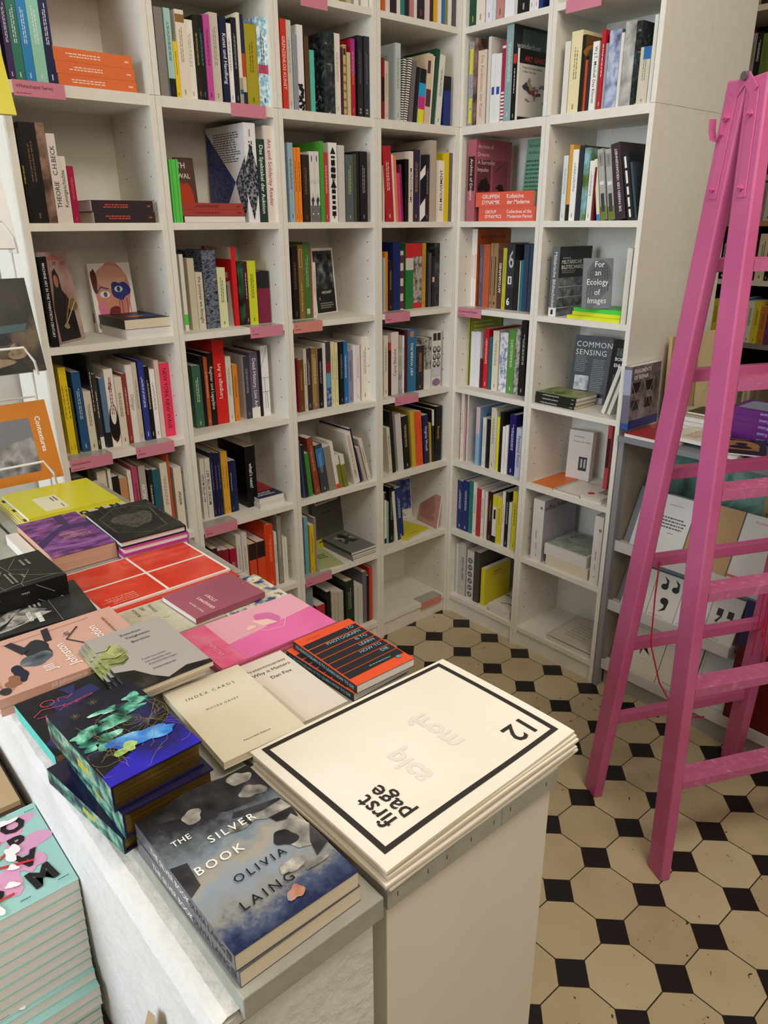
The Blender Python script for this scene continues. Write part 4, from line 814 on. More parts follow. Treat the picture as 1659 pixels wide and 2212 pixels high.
('C', 'A3', 0.41, 0.2186, 0.008, 0.222, 0.1796, 0.2, '#55524c', 6.4, '', {'l': 8.0, 'art': 'greyfolder', 'kd': 'folder'}),
('F', 'A3', 0.41, 0.1011, 0.006, 0.1145, 0.2, 0.02, '#b8c088', -8.0, '', {'art': 'greenpamph', 'kd': 'pamphlet'}),
('F', 'A3', 0.41, 0.2599, 0.009, 0.1266, 0.25, 0.005, '#7a7c78', 0.0, '', {'kd': 'magazine'}),
('F', 'A3', 0.4194, 0.2587, 0.009, 0.1272, 0.25, 0.006, '#8a8c88', 0.0, '', {'kd': 'magazine'}),
('F', 'A3', 0.4288, 0.2553, 0.009, 0.1277, 0.25, 0.005, '#7a7c78', 0.0, '', {'kd': 'magazine'}),
('F', 'A3', 0.4382, 0.2539, 0.01, 0.1298, 0.25, 0.01, '#243a30', 0.0, '', {'art': 'greymag', 'kd': 'magazine'}),
('S', 'A3', 0.09, 0.0404, 0.0313, 0.2572, 0.181, 0.0315, '#7a8c98', 0.0, '', {}),
('S', 'A3', 0.09, 0.0856, 0.0416, 0.1675, 0.12, 0.0302, '#b03038', 0.0, '', {}),
('S', 'A3', 0.09, 0.1401, 0.0189, 0.2121, 0.154, 0.033, '#16140f', 0.0, '', {}),
('S', 'A3', 0.09, 0.1617, 0.0145, 0.2048, 0.152, 0.0305, '#b8b0a2', 0.0, '', {}),
('S', 'A3', 0.09, 0.1781, 0.0159, 0.1992, 0.143, 0.0313, '#b8b0a2', 0.0, '', {}),
('S', 'A3', 0.09, 0.1961, 0.0275, 0.1919, 0.139, 0.032, '#b8b0a2', 0.0, '', {}),
('S', 'A3', 0.09, 0.2364, 0.0424, 0.2264, 0.17, 0.0315, '#24301f', 0.0, '', {'w': '#8a9a8a'}),
('S', 'A3', 0.09, 0.2816, 0.0181, 0.1938, 0.134, 0.0328, '#c8c2b6', 0.0, '', {}),
('S', 'A3', 0.09, 0.3017, 0.0246, 0.1859, 0.13, 0.0325, '#c8c2b6', 0.0, '', {}),
('S', 'A3', 0.09, 0.3277, 0.022, 0.241, 0.2, 0.0336, '#6a6470', 0.0, '', {}),
('S', 'A3', 0.09, 0.3518, 0.0093, 0.2184, 0.158, 0.0325, '#1a1818', 0.0, '', {}),
('S', 'A3', 0.09, 0.3633, 0.0144, 0.2505, 0.2, 0.0322, '#c83c20', 0.0, '', {}),
('S', 'A4', 2.335, 0.035, 0.0142, 0.2627, 0.186, 0.017, '#d8602c', 0.0, '', {}),
('S', 'A4', 2.335, 0.0508, 0.0185, 0.2659, 0.192, 0.0145, '#e6e0d8', 0.0, '', {}),
('S', 'A4', 2.335, 0.072, 0.0274, 0.2702, 0.191, 0.0155, '#2c2024', 0.0, '', {'band': 'bot_pink'}),
('S', 'A4', 2.335, 0.1004, 0.0152, 0.2759, 0.202, 0.0147, '#e2dcd4', 0.0, '', {}),
('S', 'A4', 2.335, 0.1178, 0.0197, 0.2794, 0.204, 0.0166, '#2a7c7c', 0.0, '', {}),
('S', 'A4', 2.335, 0.1397, 0.0166, 0.2839, 0.199, 0.0167, '#1e1c22', 0.0, '', {}),
('S', 'A4', 2.335, 0.1591, 0.0173, 0.2878, 0.202, 0.0145, '#b87a7c', 0.0, '', {}),
('S', 'A4', 2.335, 0.1781, 0.0141, 0.2917, 0.211, 0.015, '#e0d8d0', 0.0, '', {}),
('S', 'A4', 2.335, 0.1944, 0.0337, 0.295, 0.217, 0.0159, '#1c1c20', 0.0, '', {'w': '#c83060', 'u': 1}),
('S', 'A4', 2.335, 0.2298, 0.0243, 0.298, 0.212, 0.0172, '#dcc8c4', 0.0, '', {}),
('S', 'A4', 2.335, 0.2559, 0.0146, 0.298, 0.209, 0.0169, '#33201c', 0.0, '', {}),
('S', 'A4', 2.335, 0.2717, 0.0165, 0.298, 0.209, 0.0146, '#dca81c', 0.0, '', {}),
('S', 'A4', 2.335, 0.2911, 0.019, 0.298, 0.22, 0.0167, '#ece4d8', 0.0, '', {}),
('S', 'A4', 2.335, 0.312, 0.0132, 0.298, 0.211, 0.0145, '#2c6ab4', 0.0, '', {}),
('S', 'A4', 2.335, 0.3264, 0.0145, 0.298, 0.22, 0.0167, '#8a8c2c', 0.0, '', {}),
('S', 'A4', 2.335, 0.3421, 0.0164, 0.298, 0.218, 0.0146, '#e4e0d8', 0.0, '', {}),
('S', 'A4', 2.335, 0.3604, 0.0221, 0.298, 0.216, 0.0154, '#55524e', 0.0, '', {}),
('S', 'A4', 2.02, 0.0341, 0.0106, 0.1842, 0.129, 0.0153, '#8a1c1c', 0.0, '', {'band': 'mid_black'}),
('S', 'A4', 2.02, 0.0464, 0.0168, 0.1766, 0.129, 0.0154, '#d8c4b8', 0.0, '', {'w': '#a08078'}),
('S', 'A4', 2.02, 0.0944, 0.0235, 0.2358, 0.215, 0.0145, '#b9c4c4', 0.0, '', {'w': '#7a8484', 'side': 'backtext'}),
('S', 'A4', 2.02, 0.1202, 0.0116, 0.1962, 0.145, 0.0166, '#e8e2d8', 4.0, '', {'pat': 'zebra'}),
('S', 'A4', 2.02, 0.1336, 0.0158, 0.1987, 0.147, 0.0157, '#e8e2d8', 7.0, '', {'pat': 'zebra'}),
('S', 'A4', 2.02, 0.1552, 0.0201, 0.1916, 0.15, 0.0161, '#6a6664', 6.0, '', {}),
('S', 'A4', 2.02, 0.1788, 0.0155, 0.1757, 0.15, 0.0163, '#1c1416', 6.0, '', {}),
('S', 'A4', 2.02, 0.1979, 0.0289, 0.1718, 0.13, 0.0156, '#20b0d0', 5.0, '', {'art': 'cmyk'}),
('S', 'A4', 2.02, 0.2305, 0.0232, 0.2221, 0.16, 0.0141, '#d4c0a4', 5.0, '', {'band': 'mid_maroon'}),
('S', 'A4', 2.02, 0.255, 0.0074, 0.2175, 0.153, 0.0142, '#e4dccc', 5.0, '', {}),
('S', 'A4', 2.02, 0.2648, 0.018, 0.2415, 0.179, 0.0159, '#1f4a38', 6.0, '', {}),
('S', 'A4', 2.02, 0.2884, 0.0251, 0.2251, 0.165, 0.014, '#dcdcd0', 5.0, '', {'w': '#4a5a50'}),
('S', 'A4', 2.02, 0.33, 0.0378, 0.1621, 0.14, 0.0176, '#1e2f78', 0.0, '', {'band': 'top_dark'}),
('S', 'A4', 1.693, 0.0363, 0.0074, 0.1849, 0.135, 0.0157, '#e0d0c8', 0.0, '', {}),
('S', 'A4', 1.693, 0.05, 0.0382, 0.2463, 0.15, 0.0144, '#b02228', -4.0, '', {'w': '#f4d0c8'}),
('S', 'A4', 1.693, 0.0894, 0.0082, 0.221, 0.155, 0.0146, '#e4d8d0', -4.0, '', {}),
('S', 'A4', 1.693, 0.0988, 0.013, 0.2175, 0.155, 0.0155, '#e0805a', -4.0, '', {}),
('S', 'A4', 1.693, 0.1141, 0.0107, 0.1624, 0.122, 0.0146, '#d83a78', -4.0, '', {}),
('S', 'A4', 1.693, 0.126, 0.0095, 0.1909, 0.134, 0.0151, '#7a2a58', -4.0, '', {}),
('S', 'A4', 1.693, 0.1415, 0.0162, 0.209, 0.146, 0.0151, '#0e0c10', 0.0, '', {}),
('S', 'A4', 1.693, 0.1607, 0.0212, 0.2357, 0.167, 0.0159, '#e2d8cc', 0.0, 'MONOCHROME', {'w': '#2a2622'}),
('S', 'A4', 1.693, 0.1844, 0.032, 0.2428, 0.169, 0.0177, '#2e2c48', 0.0, '', {'w': '#b88a50'}),
('S', 'A4', 1.693, 0.2188, 0.0268, 0.2265, 0.162, 0.0178, '#e4e0dc', 0.0, '', {'art': 'diagbw'}),
('S', 'A4', 1.693, 0.2469, 0.017, 0.2286, 0.167, 0.0167, '#26262c', 0.0, '', {'w': '#a0a0a8'}),
('S', 'A4', 1.693, 0.2683, 0.0312, 0.2774, 0.2, 0.0178, '#b8ac9a', 0.0, '', {}),
('S', 'A4', 1.693, 0.304, 0.0064, 0.2119, 0.148, 0.0167, '#e0d8c8', 0.0, '', {}),
('S', 'A4', 1.693, 0.3118, 0.0299, 0.2123, 0.16, 0.0167, '#f0e9d8', 0.0, 'EN MOUVEMENT', {'w': '#16130f', 'u': 1}),
('S', 'A4', 1.693, 0.3429, 0.0217, 0.2385, 0.17, 0.0147, '#e0c820', 0.0, '', {}),
('S', 'A4', 1.693, 0.3659, 0.0166, 0.2396, 0.17, 0.0141, '#6a645c', 0.0, '', {}),
('S', 'A4', 1.373, 0.0815, 0.01, 0.1945, 0.137, 0.0683, '#b0b8bc', 0.0, '', {}),
('S', 'A4', 1.373, 0.0926, 0.0145, 0.2159, 0.154, 0.0719, '#d88a1c', 0.0, '', {}),
('S', 'A4', 1.373, 0.1093, 0.0197, 0.1837, 0.131, 0.0692, '#221a14', 0.0, '', {'w': '#a89070'}),
('S', 'A4', 1.373, 0.1308, 0.0377, 0.2485, 0.215, 0.0691, '#1c2a66', 0.0, '', {}),
('S', 'A4', 1.373, 0.1696, 0.0162, 0.2167, 0.159, 0.0709, '#d8ccb8', 0.0, '', {'art': 'maroonstripes'}),
('S', 'A4', 1.373, 0.1962, 0.0399, 0.2433, 0.2, 0.069, '#2c7a40', 0.0, '', {'band': 'top_red'}),
('S', 'A4', 1.373, 0.2385, 0.0455, 0.2425, 0.2, 0.0718, '#8a8680', 0.0, '', {'pat': 'stone', 'band': 'red_ends'}),
('S', 'A4', 1.373, 0.2857, 0.0182, 0.2424, 0.176, 0.0697, '#b89440', 0.0, '', {'w': '#7a5a10'}),
('S', 'A4', 1.373, 0.307, 0.011, 0.2116, 0.158, 0.068, '#1a1816', 0.0, '', {}),
('S', 'A4', 1.373, 0.3198, 0.016, 0.2059, 0.143, 0.0711, '#4c4c4a', 0.0, '', {}),
('S', 'A4', 1.373, 0.3376, 0.0149, 0.1909, 0.136, 0.0682, '#18181a', 0.0, '', {'band': 'mid_pink'}),
('S', 'A4', 1.373, 0.3544, 0.0281, 0.2411, 0.174, 0.072, '#2c2e30', 0.0, '', {'pat': 'darkmarble'}),
('S', 'A4', 1.051, 0.0565, 0.021, 0.2354, 0.17, 0.0384, '#e6dccb', 0.0, '', {'w': '#5a5040'}),
('S', 'A4', 1.051, 0.0799, 0.0135, 0.2078, 0.145, 0.0373, '#3a1414', 0.0, '', {'band': 'top_redsmall'}),
('S', 'A4', 1.051, 0.0951, 0.0374, 0.2444, 0.15, 0.039, '#e8ded6', 0.0, 'Carte Blanche', {'w': '#8a3030', 'u': 1}),
('S', 'A4', 1.051, 0.135, 0.0156, 0.2301, 0.171, 0.0372, '#a8a8a4', 0.0, '', {'pat': 'greyphoto'}),
('S', 'A4', 1.051, 0.1518, 0.0097, 0.2273, 0.161, 0.0372, '#f0ecea', 0.0, '', {'w': '#3a3634'}),
('S', 'A4', 1.051, 0.1633, 0.0146, 0.2488, 0.178, 0.0372, '#4a1228', 0.0, '', {}),
('S', 'A4', 1.051, 0.1803, 0.0474, 0.2473, 0.2, 0.0386, '#2e6d96', 0.0, 'ABY WARBURG', {'w': '#e8f0f4', 'u': 1, 'band': '150'}),
('S', 'A4', 1.051, 0.2296, 0.0395, 0.1797, 0.127, 0.0372, '#2c2426', 0.0, '', {'w': '#c88a50'}),
('S', 'A4', 1.051, 0.273, 0.0402, 0.2062, 0.143, 0.0409, '#77806c', 0.0, '', {'pat': 'stone', 'band': 'bot_whitebig'}),
('S', 'A4', 1.051, 0.3164, 0.0508, 0.2277, 0.19, 0.039, '#d8d4cc', 0.0, '', {'art': 'bwbeads'}),
('S', 'A4', 0.73, 0.0787, 0.0164, 0.1957, 0.14, 0.0321, '#d4cfb8', -5.0, '', {'w': '#3a3a2c'}),
('S', 'A4', 0.73, 0.097, 0.0166, 0.2613, 0.183, 0.0313, '#1c1a18', -5.0, '', {}),
('S', 'A4', 0.73, 0.1277, 0.0305, 0.2426, 0.15, 0.0322, '#cdc8c4', -5.0, '', {}),
('S', 'A4', 0.73, 0.1633, 0.0329, 0.2276, 0.15, 0.0324, '#17140f', -5.0, '', {'w': '#d0b890'}),
('S', 'A4', 0.73, 0.2063, 0.0205, 0.2435, 0.18, 0.0309, '#c8a832', -4.0, '', {}),
('S', 'A4', 0.73, 0.2288, 0.0175, 0.2376, 0.165, 0.0322, '#e2582a', -4.0, '', {'w': '#a83010'}),
('S', 'A4', 0.73, 0.2469, 0.0215, 0.2347, 0.169, 0.0323, '#e2582a', -4.0, '', {'w': '#a83010'}),
('S', 'A4', 0.73, 0.2762, 0.0304, 0.2134, 0.15, 0.0325, '#1f1d4a', -4.0, 'Virginia Woolf', {'w': '#d8d8e8'}),
('S', 'A4', 0.73, 0.3086, 0.0127, 0.1743, 0.128, 0.0337, '#b89a2c', -3.0, '', {}),
('S', 'A4', 0.73, 0.3226, 0.0121, 0.2293, 0.163, 0.0318, '#24221f', -2.0, '', {'band': 'top_white'}),
('S', 'A4', 0.73, 0.336, 0.0379, 0.2389, 0.2, 0.0309, '#0f0e0c', 0.0, 'Botanik', {'w': '#b0904a'}),
('S', 'A4', 0.41, 0.0664, 0.0106, 0.2347, 0.164, 0.0507, '#e4e0d8', 0.0, '', {'band': 'label_ends'}),
('S', 'A4', 0.41, 0.0787, 0.0123, 0.19, 0.132, 0.0526, '#8ab8a0', 0.0, '', {}),
('S', 'A4', 0.41, 0.0944, 0.0232, 0.2505, 0.184, 0.0508, '#141416', 0.0, '', {'w': '#a8a8a8'}),
('S', 'A4', 0.41, 0.126, 0.0151, 0.2312, 0.162, 0.0498, '#e0dcd2', -5.0, '', {}),
('S', 'A4', 0.41, 0.1436, 0.0339, 0.24, 0.17, 0.0498, '#24386a', -5.0, '', {'w': '#c8d0e8'}),
('C', 'A4', 0.41, 0.242, 0.01, 0.2205, 0.1356, 0.232, '#dcd6c8', -8.9, '', {'l': 6.0, 'art': 'reason'}),
('C', 'A4', 0.41, 0.3707, 0.008, 0.1508, 0.1409, 0.17, '#c9958a', -96.5, '', {'l': 9.0, 'art': 'pinktext'}),
('F', 'A4', 0.41, 0.1658, 0.014, 0.1551, 0.2, 0.01, '#d8cc2c', 10.0, '', {'art': 'yellowplain', 'kd': 'paperback'}),
('S', 'B1', 2.335, 0.0176, 0.0335, 0.298, 0.214, 0.0163, '#1f4a38', 0.0, '', {'w': '#b8c030', 'u': 1}),
('S', 'B1', 2.335, 0.0528, 0.0397, 0.298, 0.212, 0.0142, '#e8e0d2', 0.0, '', {'w': '#c06a5a'}),
('S', 'B1', 2.335, 0.0975, 0.0294, 0.298, 0.217, 0.0142, '#e4e4e8', 0.0, '', {'w': '#6a6a70'}),
('S', 'B1', 2.335, 0.128, 0.0142, 0.298, 0.211, 0.0151, '#d8d8dc', 0.0, '', {}),
('S', 'B1', 2.335, 0.1444, 0.0345, 0.298, 0.213, 0.0144, '#c08a80', 0.0, '', {'w': '#3a3a5a'}),
('S', 'B1', 2.335, 0.1816, 0.0432, 0.2921, 0.209, 0.0153, '#ecebf0', 0.0, '', {}),
('S', 'B1', 2.335, 0.2264, 0.0099, 0.2813, 0.206, 0.0162, '#d8cec4', 0.0, '', {}),
('S', 'B1', 2.335, 0.2373, 0.0495, 0.2787, 0.205, 0.0166, '#1a1a1c', 0.0, '', {'w': '#b0b0b0'}),
('S', 'B1', 2.335, 0.2883, 0.018, 0.2664, 0.195, 0.0163, '#e8e4e4', 0.0, '', {'w': '#20202a'}),
('S', 'B1', 2.335, 0.3073, 0.0168, 0.2618, 0.188, 0.0173, '#e8e4e4', 0.0, '', {'w': '#d83060'}),
('S', 'B1', 2.335, 0.3256, 0.0152, 0.2573, 0.187, 0.0178, '#24387a', 0.0, '', {}),
('S', 'B1', 2.02, 0.0225, 0.0235, 0.2698, 0.197, 0.0168, '#8c8c90', 0.0, '', {'art': 'yellowgrey'}),
('S', 'B1', 2.02, 0.0472, 0.0159, 0.2792, 0.198, 0.0172, '#4a4038', 0.0, '', {'pat': 'photo_brown'}),
('S', 'B1', 2.02, 0.0692, 0.0408, 0.2365, 0.16, 0.0145, '#dccbb8', 0.0, 'Die Funktionen der Kunst', {'w': '#c07a60'}),
('S', 'B1', 2.02, 0.1159, 0.013, 0.2724, 0.2, 0.0147, '#d8d4cc', 0.0, '', {}),
('S', 'B1', 2.02, 0.1307, 0.0216, 0.2183, 0.154, 0.0167, '#e6e6e4', 0.0, '', {'band': 'bluebox'}),
('S', 'B1', 2.02, 0.154, 0.0248, 0.215, 0.152, 0.0143, '#e6e6e4', 0.0, '', {'band': 'bluebox'}),
('S', 'B1', 2.02, 0.1811, 0.0148, 0.2478, 0.182, 0.0162, '#a8284a', 0.0, '', {'art': 'redstripes'}),
('S', 'B1', 2.02, 0.1982, 0.031, 0.2938, 0.23, 0.0142, '#8fa8a8', 0.0, '', {'w': '#d0e0e0', 'side': 'wanderlust'}),
('S', 'B1', 2.02, 0.232, 0.0139, 0.204, 0.1, 0.0154, '#17140f', 0.0, '', {'w': '#e8e8e8', 'band': 'top_redsmall'}),
('S', 'B1', 2.02, 0.2475, 0.0088, 0.2198, 0.175, 0.0178, '#dcd6cc', 0.0, '', {'side': 'gangs'}),
('S', 'B1', 1.693, 0.0328, 0.0422, 0.2823, 0.2, 0.0149, '#b0606c', 0.0, 'Archive of Dreams', {'w': '#f0d0d4', 'side': 'archive', 'band': 'mid_darkbox'}),
('C', 'B1', 1.693, 0.1424, 0.012, 0.2873, 0.1329, 0.2, '#7cae90', 0.0, '', {'l': 5.0, 'art': 'surreal'}),
('F', 'B1', 1.693, 0.0989, 0.05, 0.2696, 0.17, 0.014, '#e0614c', 0.0, 'GROUP           Collectives of the|DYNAMICS      Modernist Period', {'w': '#f8e4e0'}),
('F', 'B1', 1.7434, 0.0813, 0.05, 0.2741, 0.17, 0.014, '#e0614c', 0.0, 'GRUPPEN      Kollektive|DYNAMIK      der Moderne', {'w': '#f8e4e0'}),
('S', 'B1', 1.373, 0.0176, 0.0129, 0.2929, 0.22, 0.0719, '#f0e6e2', 0.0, 'BILDUNGSSCHOCK', {'w': '#d05a50'}),
('S', 'B1', 1.373, 0.0322, 0.014, 0.2929, 0.22, 0.0705, '#f0e6e2', 0.0, 'BILDUNGSSCHOCK', {'w': '#d05a50', 'side': 'bildung'}),
('S', 'B1', 1.373, 0.0589, 0.0209, 0.2358, 0.16, 0.0738, '#5a566e', 0.0, '', {'w': '#8a86a0'}),
('S', 'B1', 1.373, 0.0826, 0.032, 0.237, 0.18, 0.0709, '#b85a3a', 0.0, '', {}),
('S', 'B1', 1.373, 0.1178, 0.015, 0.2416, 0.174, 0.0712, '#9c7a58', 0.0, '', {'band': 'darkslots'}),
('S', 'B1', 1.373, 0.1338, 0.0212, 0.2418, 0.177, 0.0723, '#9c7a58', 0.0, '', {'band': 'darkslots'}),
('S', 'B1', 1.373, 0.1571, 0.0209, 0.2213, 0.16, 0.0737, '#54382c', 0.0, 'ARTOGRAPHIES', {'w': '#f0ece8', 'u': 1}),
('S', 'B1', 1.373, 0.1812, 0.0171, 0.2257, 0.158, 0.0718, '#c0b83a', 0.0, '', {'w': '#6a6a20'}),
('S', 'B1', 1.373, 0.2008, 0.0371, 0.238, 0.19, 0.0723, '#2a2c32', 0.0, '', {'art': 'six'}),
('S', 'B1', 1.373, 0.2399, 0.0205, 0.1812, 0.13, 0.0723, '#231f20', 0.0, '', {}),
('S', 'B1', 1.373, 0.2624, 0.004, 0.1819, 0.134, 0.0742, '#d8cca8', 0.0, '', {}),
('S', 'B1', 1.373, 0.2674, 0.0128, 0.184, 0.133, 0.0744, '#1f7a94', 0.0, '', {}),
('S', 'B1', 1.373, 0.2822, 0.023, 0.2393, 0.19, 0.0709, '#38485e', 0.0, '', {}),
('S', 'B1', 1.373, 0.3071, 0.0169, 0.2397, 0.19, 0.0722, '#38485e', 0.0, '', {}),
('S', 'B1', 1.051, 0.0176, 0.0049, 0.2784, 0.22, 0.0704, '#b0b82c', 0.0, '', {}),
('S', 'B1', 1.051, 0.0237, 0.005, 0.2789, 0.22, 0.0688, '#3c382c', 0.0, '', {'side': 'chart'}),
('S', 'B1', 1.051, 0.033, 0.0264, 0.2227, 0.15, 0.07, '#e2e2e6', 0.0, '', {}),
('S', 'B1', 1.051, 0.0607, 0.0261, 0.2254, 0.15, 0.0674, '#e2e2e6', 0.0, '', {}),
('S', 'B1', 1.051, 0.0892, 0.0144, 0.12, 0.1, 0.0673, '#5a1424', 0.0, '', {}),
('S', 'B1', 1.051, 0.106, 0.025, 0.2421, 0.2, 0.0679, '#c0202c', 0.0, '', {'w': '#f0d0d0'}),
('S', 'B1', 1.051, 0.1345, 0.0159, 0.2098, 0.14, 0.0675, '#1f6a70', 0.0, '', {}),
('S', 'B1', 1.051, 0.1533, 0.0313, 0.2378, 0.169, 0.0675, '#ddd4c0', 0.0, '', {'w': '#8a8068'}),
('S', 'B1', 1.051, 0.1892, 0.0398, 0.2348, 0.175, 0.0699, '#d8d8dc', 0.0, '', {'art': 'scribble'}),
('S', 'B1', 1.051, 0.2324, 0.0335, 0.2497, 0.184, 0.069, '#5a9440', 0.0, '', {'w': '#d8e8c8'}),
('S', 'B1', 1.051, 0.2692, 0.0214, 0.2574, 0.184, 0.0671, '#3c3a36', 0.0, '', {'pat': 'stone', 'w': '#e0e0e0'}),
('S', 'B1', 1.051, 0.2933, 0.0271, 0.2888, 0.2, 0.0685, '#1c1c1c', 0.0, '', {'w': '#c8c8c8'}),
('S', 'B1', 0.73, 0.0271, 0.0172, 0.2935, 0.22, 0.0307, '#e4d4cc', 0.0, '', {'w': '#a89088'}),
('S', 'B1', 0.73, 0.0601, 0.0078, 0.298, 0.22, 0.0329, '#e4d4cc', 0.0, '', {'w': '#a89088', 'side': 'pencil'}),
('S', 'B1', 0.73, 0.1137, 0.0209, 0.249, 0.19, 0.0308, '#8fb4d8', 0.0, '', {'side': 'sm', 'band': 'top_pinkblue'}),
('S', 'B1', 0.73, 0.151, 0.0175, 0.2112, 0.156, 0.0313, '#dcdcdc', 0.0, '', {'w': '#8a8a8a'}),
('S', 'B1', 0.73, 0.1722, 0.0179, 0.2095, 0.153, 0.0335, '#17181a', 0.0, '', {}),
('S', 'B1', 0.73, 0.1932, 0.0251, 0.2605, 0.189, 0.0332, '#d6cfb4', 0.0, '', {'w': '#6a6650'}),
('S', 'B1', 0.73, 0.2195, 0.0055, 0.2513, 0.179, 0.03, '#d4d4d0', 0.0, '', {}),
('S', 'B1', 0.73, 0.2267, 0.0139, 0.2274, 0.164, 0.0323, '#e0d82c', 0.0, '', {}),
('S', 'B1', 0.73, 0.2424, 0.015, 0.2508, 0.177, 0.0316, '#1a1a1c', 0.0, '', {}),
('S', 'B1', 0.73, 0.2592, 0.0131, 0.1944, 0.138, 0.0301, '#eceae8', 0.0, '', {}),
('S', 'B1', 0.73, 0.274, 0.013, 0.2018, 0.143, 0.0315, '#eceae8', 0.0, '', {}),
('S', 'B1', 0.73, 0.2917, 0.0314, 0.2506, 0.18, 0.0328, '#1c1a5e', 0.0, '', {'w': '#d8dcf0'}),
('S', 'B1', 0.73, 0.3272, 0.0264, 0.203, 0.145, 0.0339, '#c8cce0', 0.0, 'Perpetual Reason', {'w': '#3a3c60'}),
('S', 'B1', 0.41, 0.0176, 0.0325, 0.2272, 0.18, 0.0337, '#24316e', 0.0, '', {'w': '#d0d4e8'}),
('S', 'B1', 0.41, 0.0518, 0.0338, 0.2338, 0.18, 0.0327, '#24316e', 0.0, '', {'w': '#d0d4e8'}),
('S', 'B1', 0.41, 0.0882, 0.0222, 0.2416, 0.174, 0.0332, '#2a7a70', 0.0, '', {}),
('S', 'B1', 0.41, 0.113, 0.0195, 0.2427, 0.173, 0.0324, '#e2dcd2', 0.0, '', {'w': '#6a6458'}),
('S', 'B1', 0.41, 0.135, 0.0243, 0.2207, 0.161, 0.0321, '#b8303c', 0.0, '', {}),
('S', 'B1', 0.41, 0.1626, 0.0141, 0.2214, 0.157, 0.0303, '#e8e2d8', 0.0, '', {'w': '#2a2622'}),
('S', 'B1', 0.41, 0.1816, 0.0131, 0.2166, 0.151, 0.0314, '#e2dcd0', 0.0, '', {}),
('S', 'B1', 0.41, 0.1989, 0.022, 0.2231, 0.162, 0.033, '#3a1a1c', 0.0, '', {'w': '#b08a70'}),
('S', 'B1', 0.41, 0.2257, 0.0217, 0.2154, 0.158, 0.0312, '#e4e0d4', 0.0, '', {'art': 'bwyellow'}),
('S', 'B1', 0.41, 0.2497, 0.0254, 0.2122, 0.158, 0.0311, '#d8cc2c', 0.0, '', {'w': '#8a8420'}),
('S', 'B1', 0.41, 0.2783, 0.0133, 0.2441, 0.178, 0.0303, '#e8e0dc', 0.0, '', {'w': '#b83038'}),
('S', 'B1', 0.41, 0.294, 0.0163, 0.2464, 0.18, 0.0327, '#18201f', 0.0, '', {'w': '#c8c8c8'}),
('S', 'B1', 0.41, 0.3119, 0.0147, 0.2036, 0.152, 0.0336, '#d8d4cc', 0.0, '', {}),
('S', 'B1', 0.41, 0.3296, 0.0237, 0.2589, 0.189, 0.0334, '#d8cc30', 0.0, '', {'w': '#3a3a14'}),
('S', 'B1', 0.09, 0.0222, 0.0167, 0.2475, 0.181, 0.0324, '#d4d4d4', 0.0, '', {}),
('S', 'B1', 0.09, 0.0407, 0.0083, 0.2536, 0.179, 0.0321, '#c4c4c6', 0.0, '', {}),
('S', 'B1', 0.09, 0.0508, 0.032, 0.2604, 0.192, 0.031, '#c8c4c0', 0.0, 'KEEP FROZEN', {'w': '#20204a', 'u': 1}),
('S', 'B1', 0.09, 0.091, 0.0412, 0.2382, 0.2, 0.0322, '#cfcdc6', 0.0, '', {'art': 'dots'}),
('S', 'B1', 0.09, 0.1366, 0.0317, 0.2463, 0.215, 0.03, '#46403a', 0.0, '', {}),
('S', 'B1', 0.09, 0.1796, 0.0234, 0.1803, 0.17, 0.0307, '#d8c82c', 0.0, '', {'side': 'kanon'}),
('F', 'B1', 0.09, 0.249, 0.013, 0.1205, 0.2, 0.012, '#e2dcd0', 0.0, '', {'kd': 'magazine'}),
('F', 'B1', 0.1034, 0.244, 0.013, 0.1216, 0.2, 0.014, '#dad4c8', 0.0, '', {'kd': 'magazine'}),
('F', 'B1', 0.1168, 0.244, 0.013, 0.1215, 0.2, 0.012, '#e2dcd0', 0.0, '', {'kd': 'magazine', 'art': 'ecologies'}),
('S', 'B2', 2.02, 0.0438, 0.0212, 0.2082, 0.152, 0.0176, '#dedbd0', 0.0, '', {}),
('S', 'B2', 2.02, 0.0683, 0.0416, 0.2319, 0.2, 0.0165, '#e6d9ae', 0.0, '', {'w': '#8a8058'}),
('S', 'B2', 2.02, 0.1126, 0.0124, 0.2167, 0.21, 0.0144, '#1c1a16', 0.0, '', {'side': 'brown'}),
('S', 'B2', 2.02, 0.1282, 0.0085, 0.1462, 0.108, 0.0162, '#c84a2c', 0.0, '', {}),
('S', 'B2', 2.02, 0.1389, 0.0117, 0.1713, 0.126, 0.0155, '#2c2e32', 0.0, '', {}),
('S', 'B2', 2.02, 0.1527, 0.022, 0.1918, 0.16, 0.0149, '#eceae4', 0.0, 'W.J.T. Mitchell Das Klonen', {'w': '#2a2a2a'}),
('S', 'B2', 2.02, 0.1825, 0.0134, 0.2186, 0.18, 0.0151, '#b8202c', 0.0, '', {'w': '#e8e0e0'}),
('S', 'B2', 2.02, 0.198, 0.0092, 0.1813, 0.132, 0.0176, '#98a0a8', 0.0, '', {}),
('S', 'B2', 2.02, 0.2093, 0.0404, 0.2126, 0.19, 0.0165, '#8088a8', 0.0, '', {'pat': 'cityphoto'}),
('S', 'B2', 2.02, 0.2517, 0.0099, 0.2004, 0.148, 0.0149, '#dcd8d0', 0.0, '', {}),
('S', 'B2', 2.02, 0.2631, 0.0367, 0.2273, 0.2, 0.0163, '#a0a0a0', 0.0, '', {'pat': 'greyphoto'}),
('S', 'B2', 2.02, 0.3012, 0.0197, 0.2227, 0.2, 0.0175, '#1c1c20', 0.0, '', {'pat': 'wrap'}),
('S', 'B2', 2.02, 0.3228, 0.034, 0.1519, 0.15, 0.0157, '#ccc4b0', 0.0, '', {'band': 'top_bluebox', 'w': '#8a8070'}),
('S', 'B2', 2.02, 0.3591, 0.0121, 0.2286, 0.2, 0.0161, '#e6e4da', 0.0, '', {}),
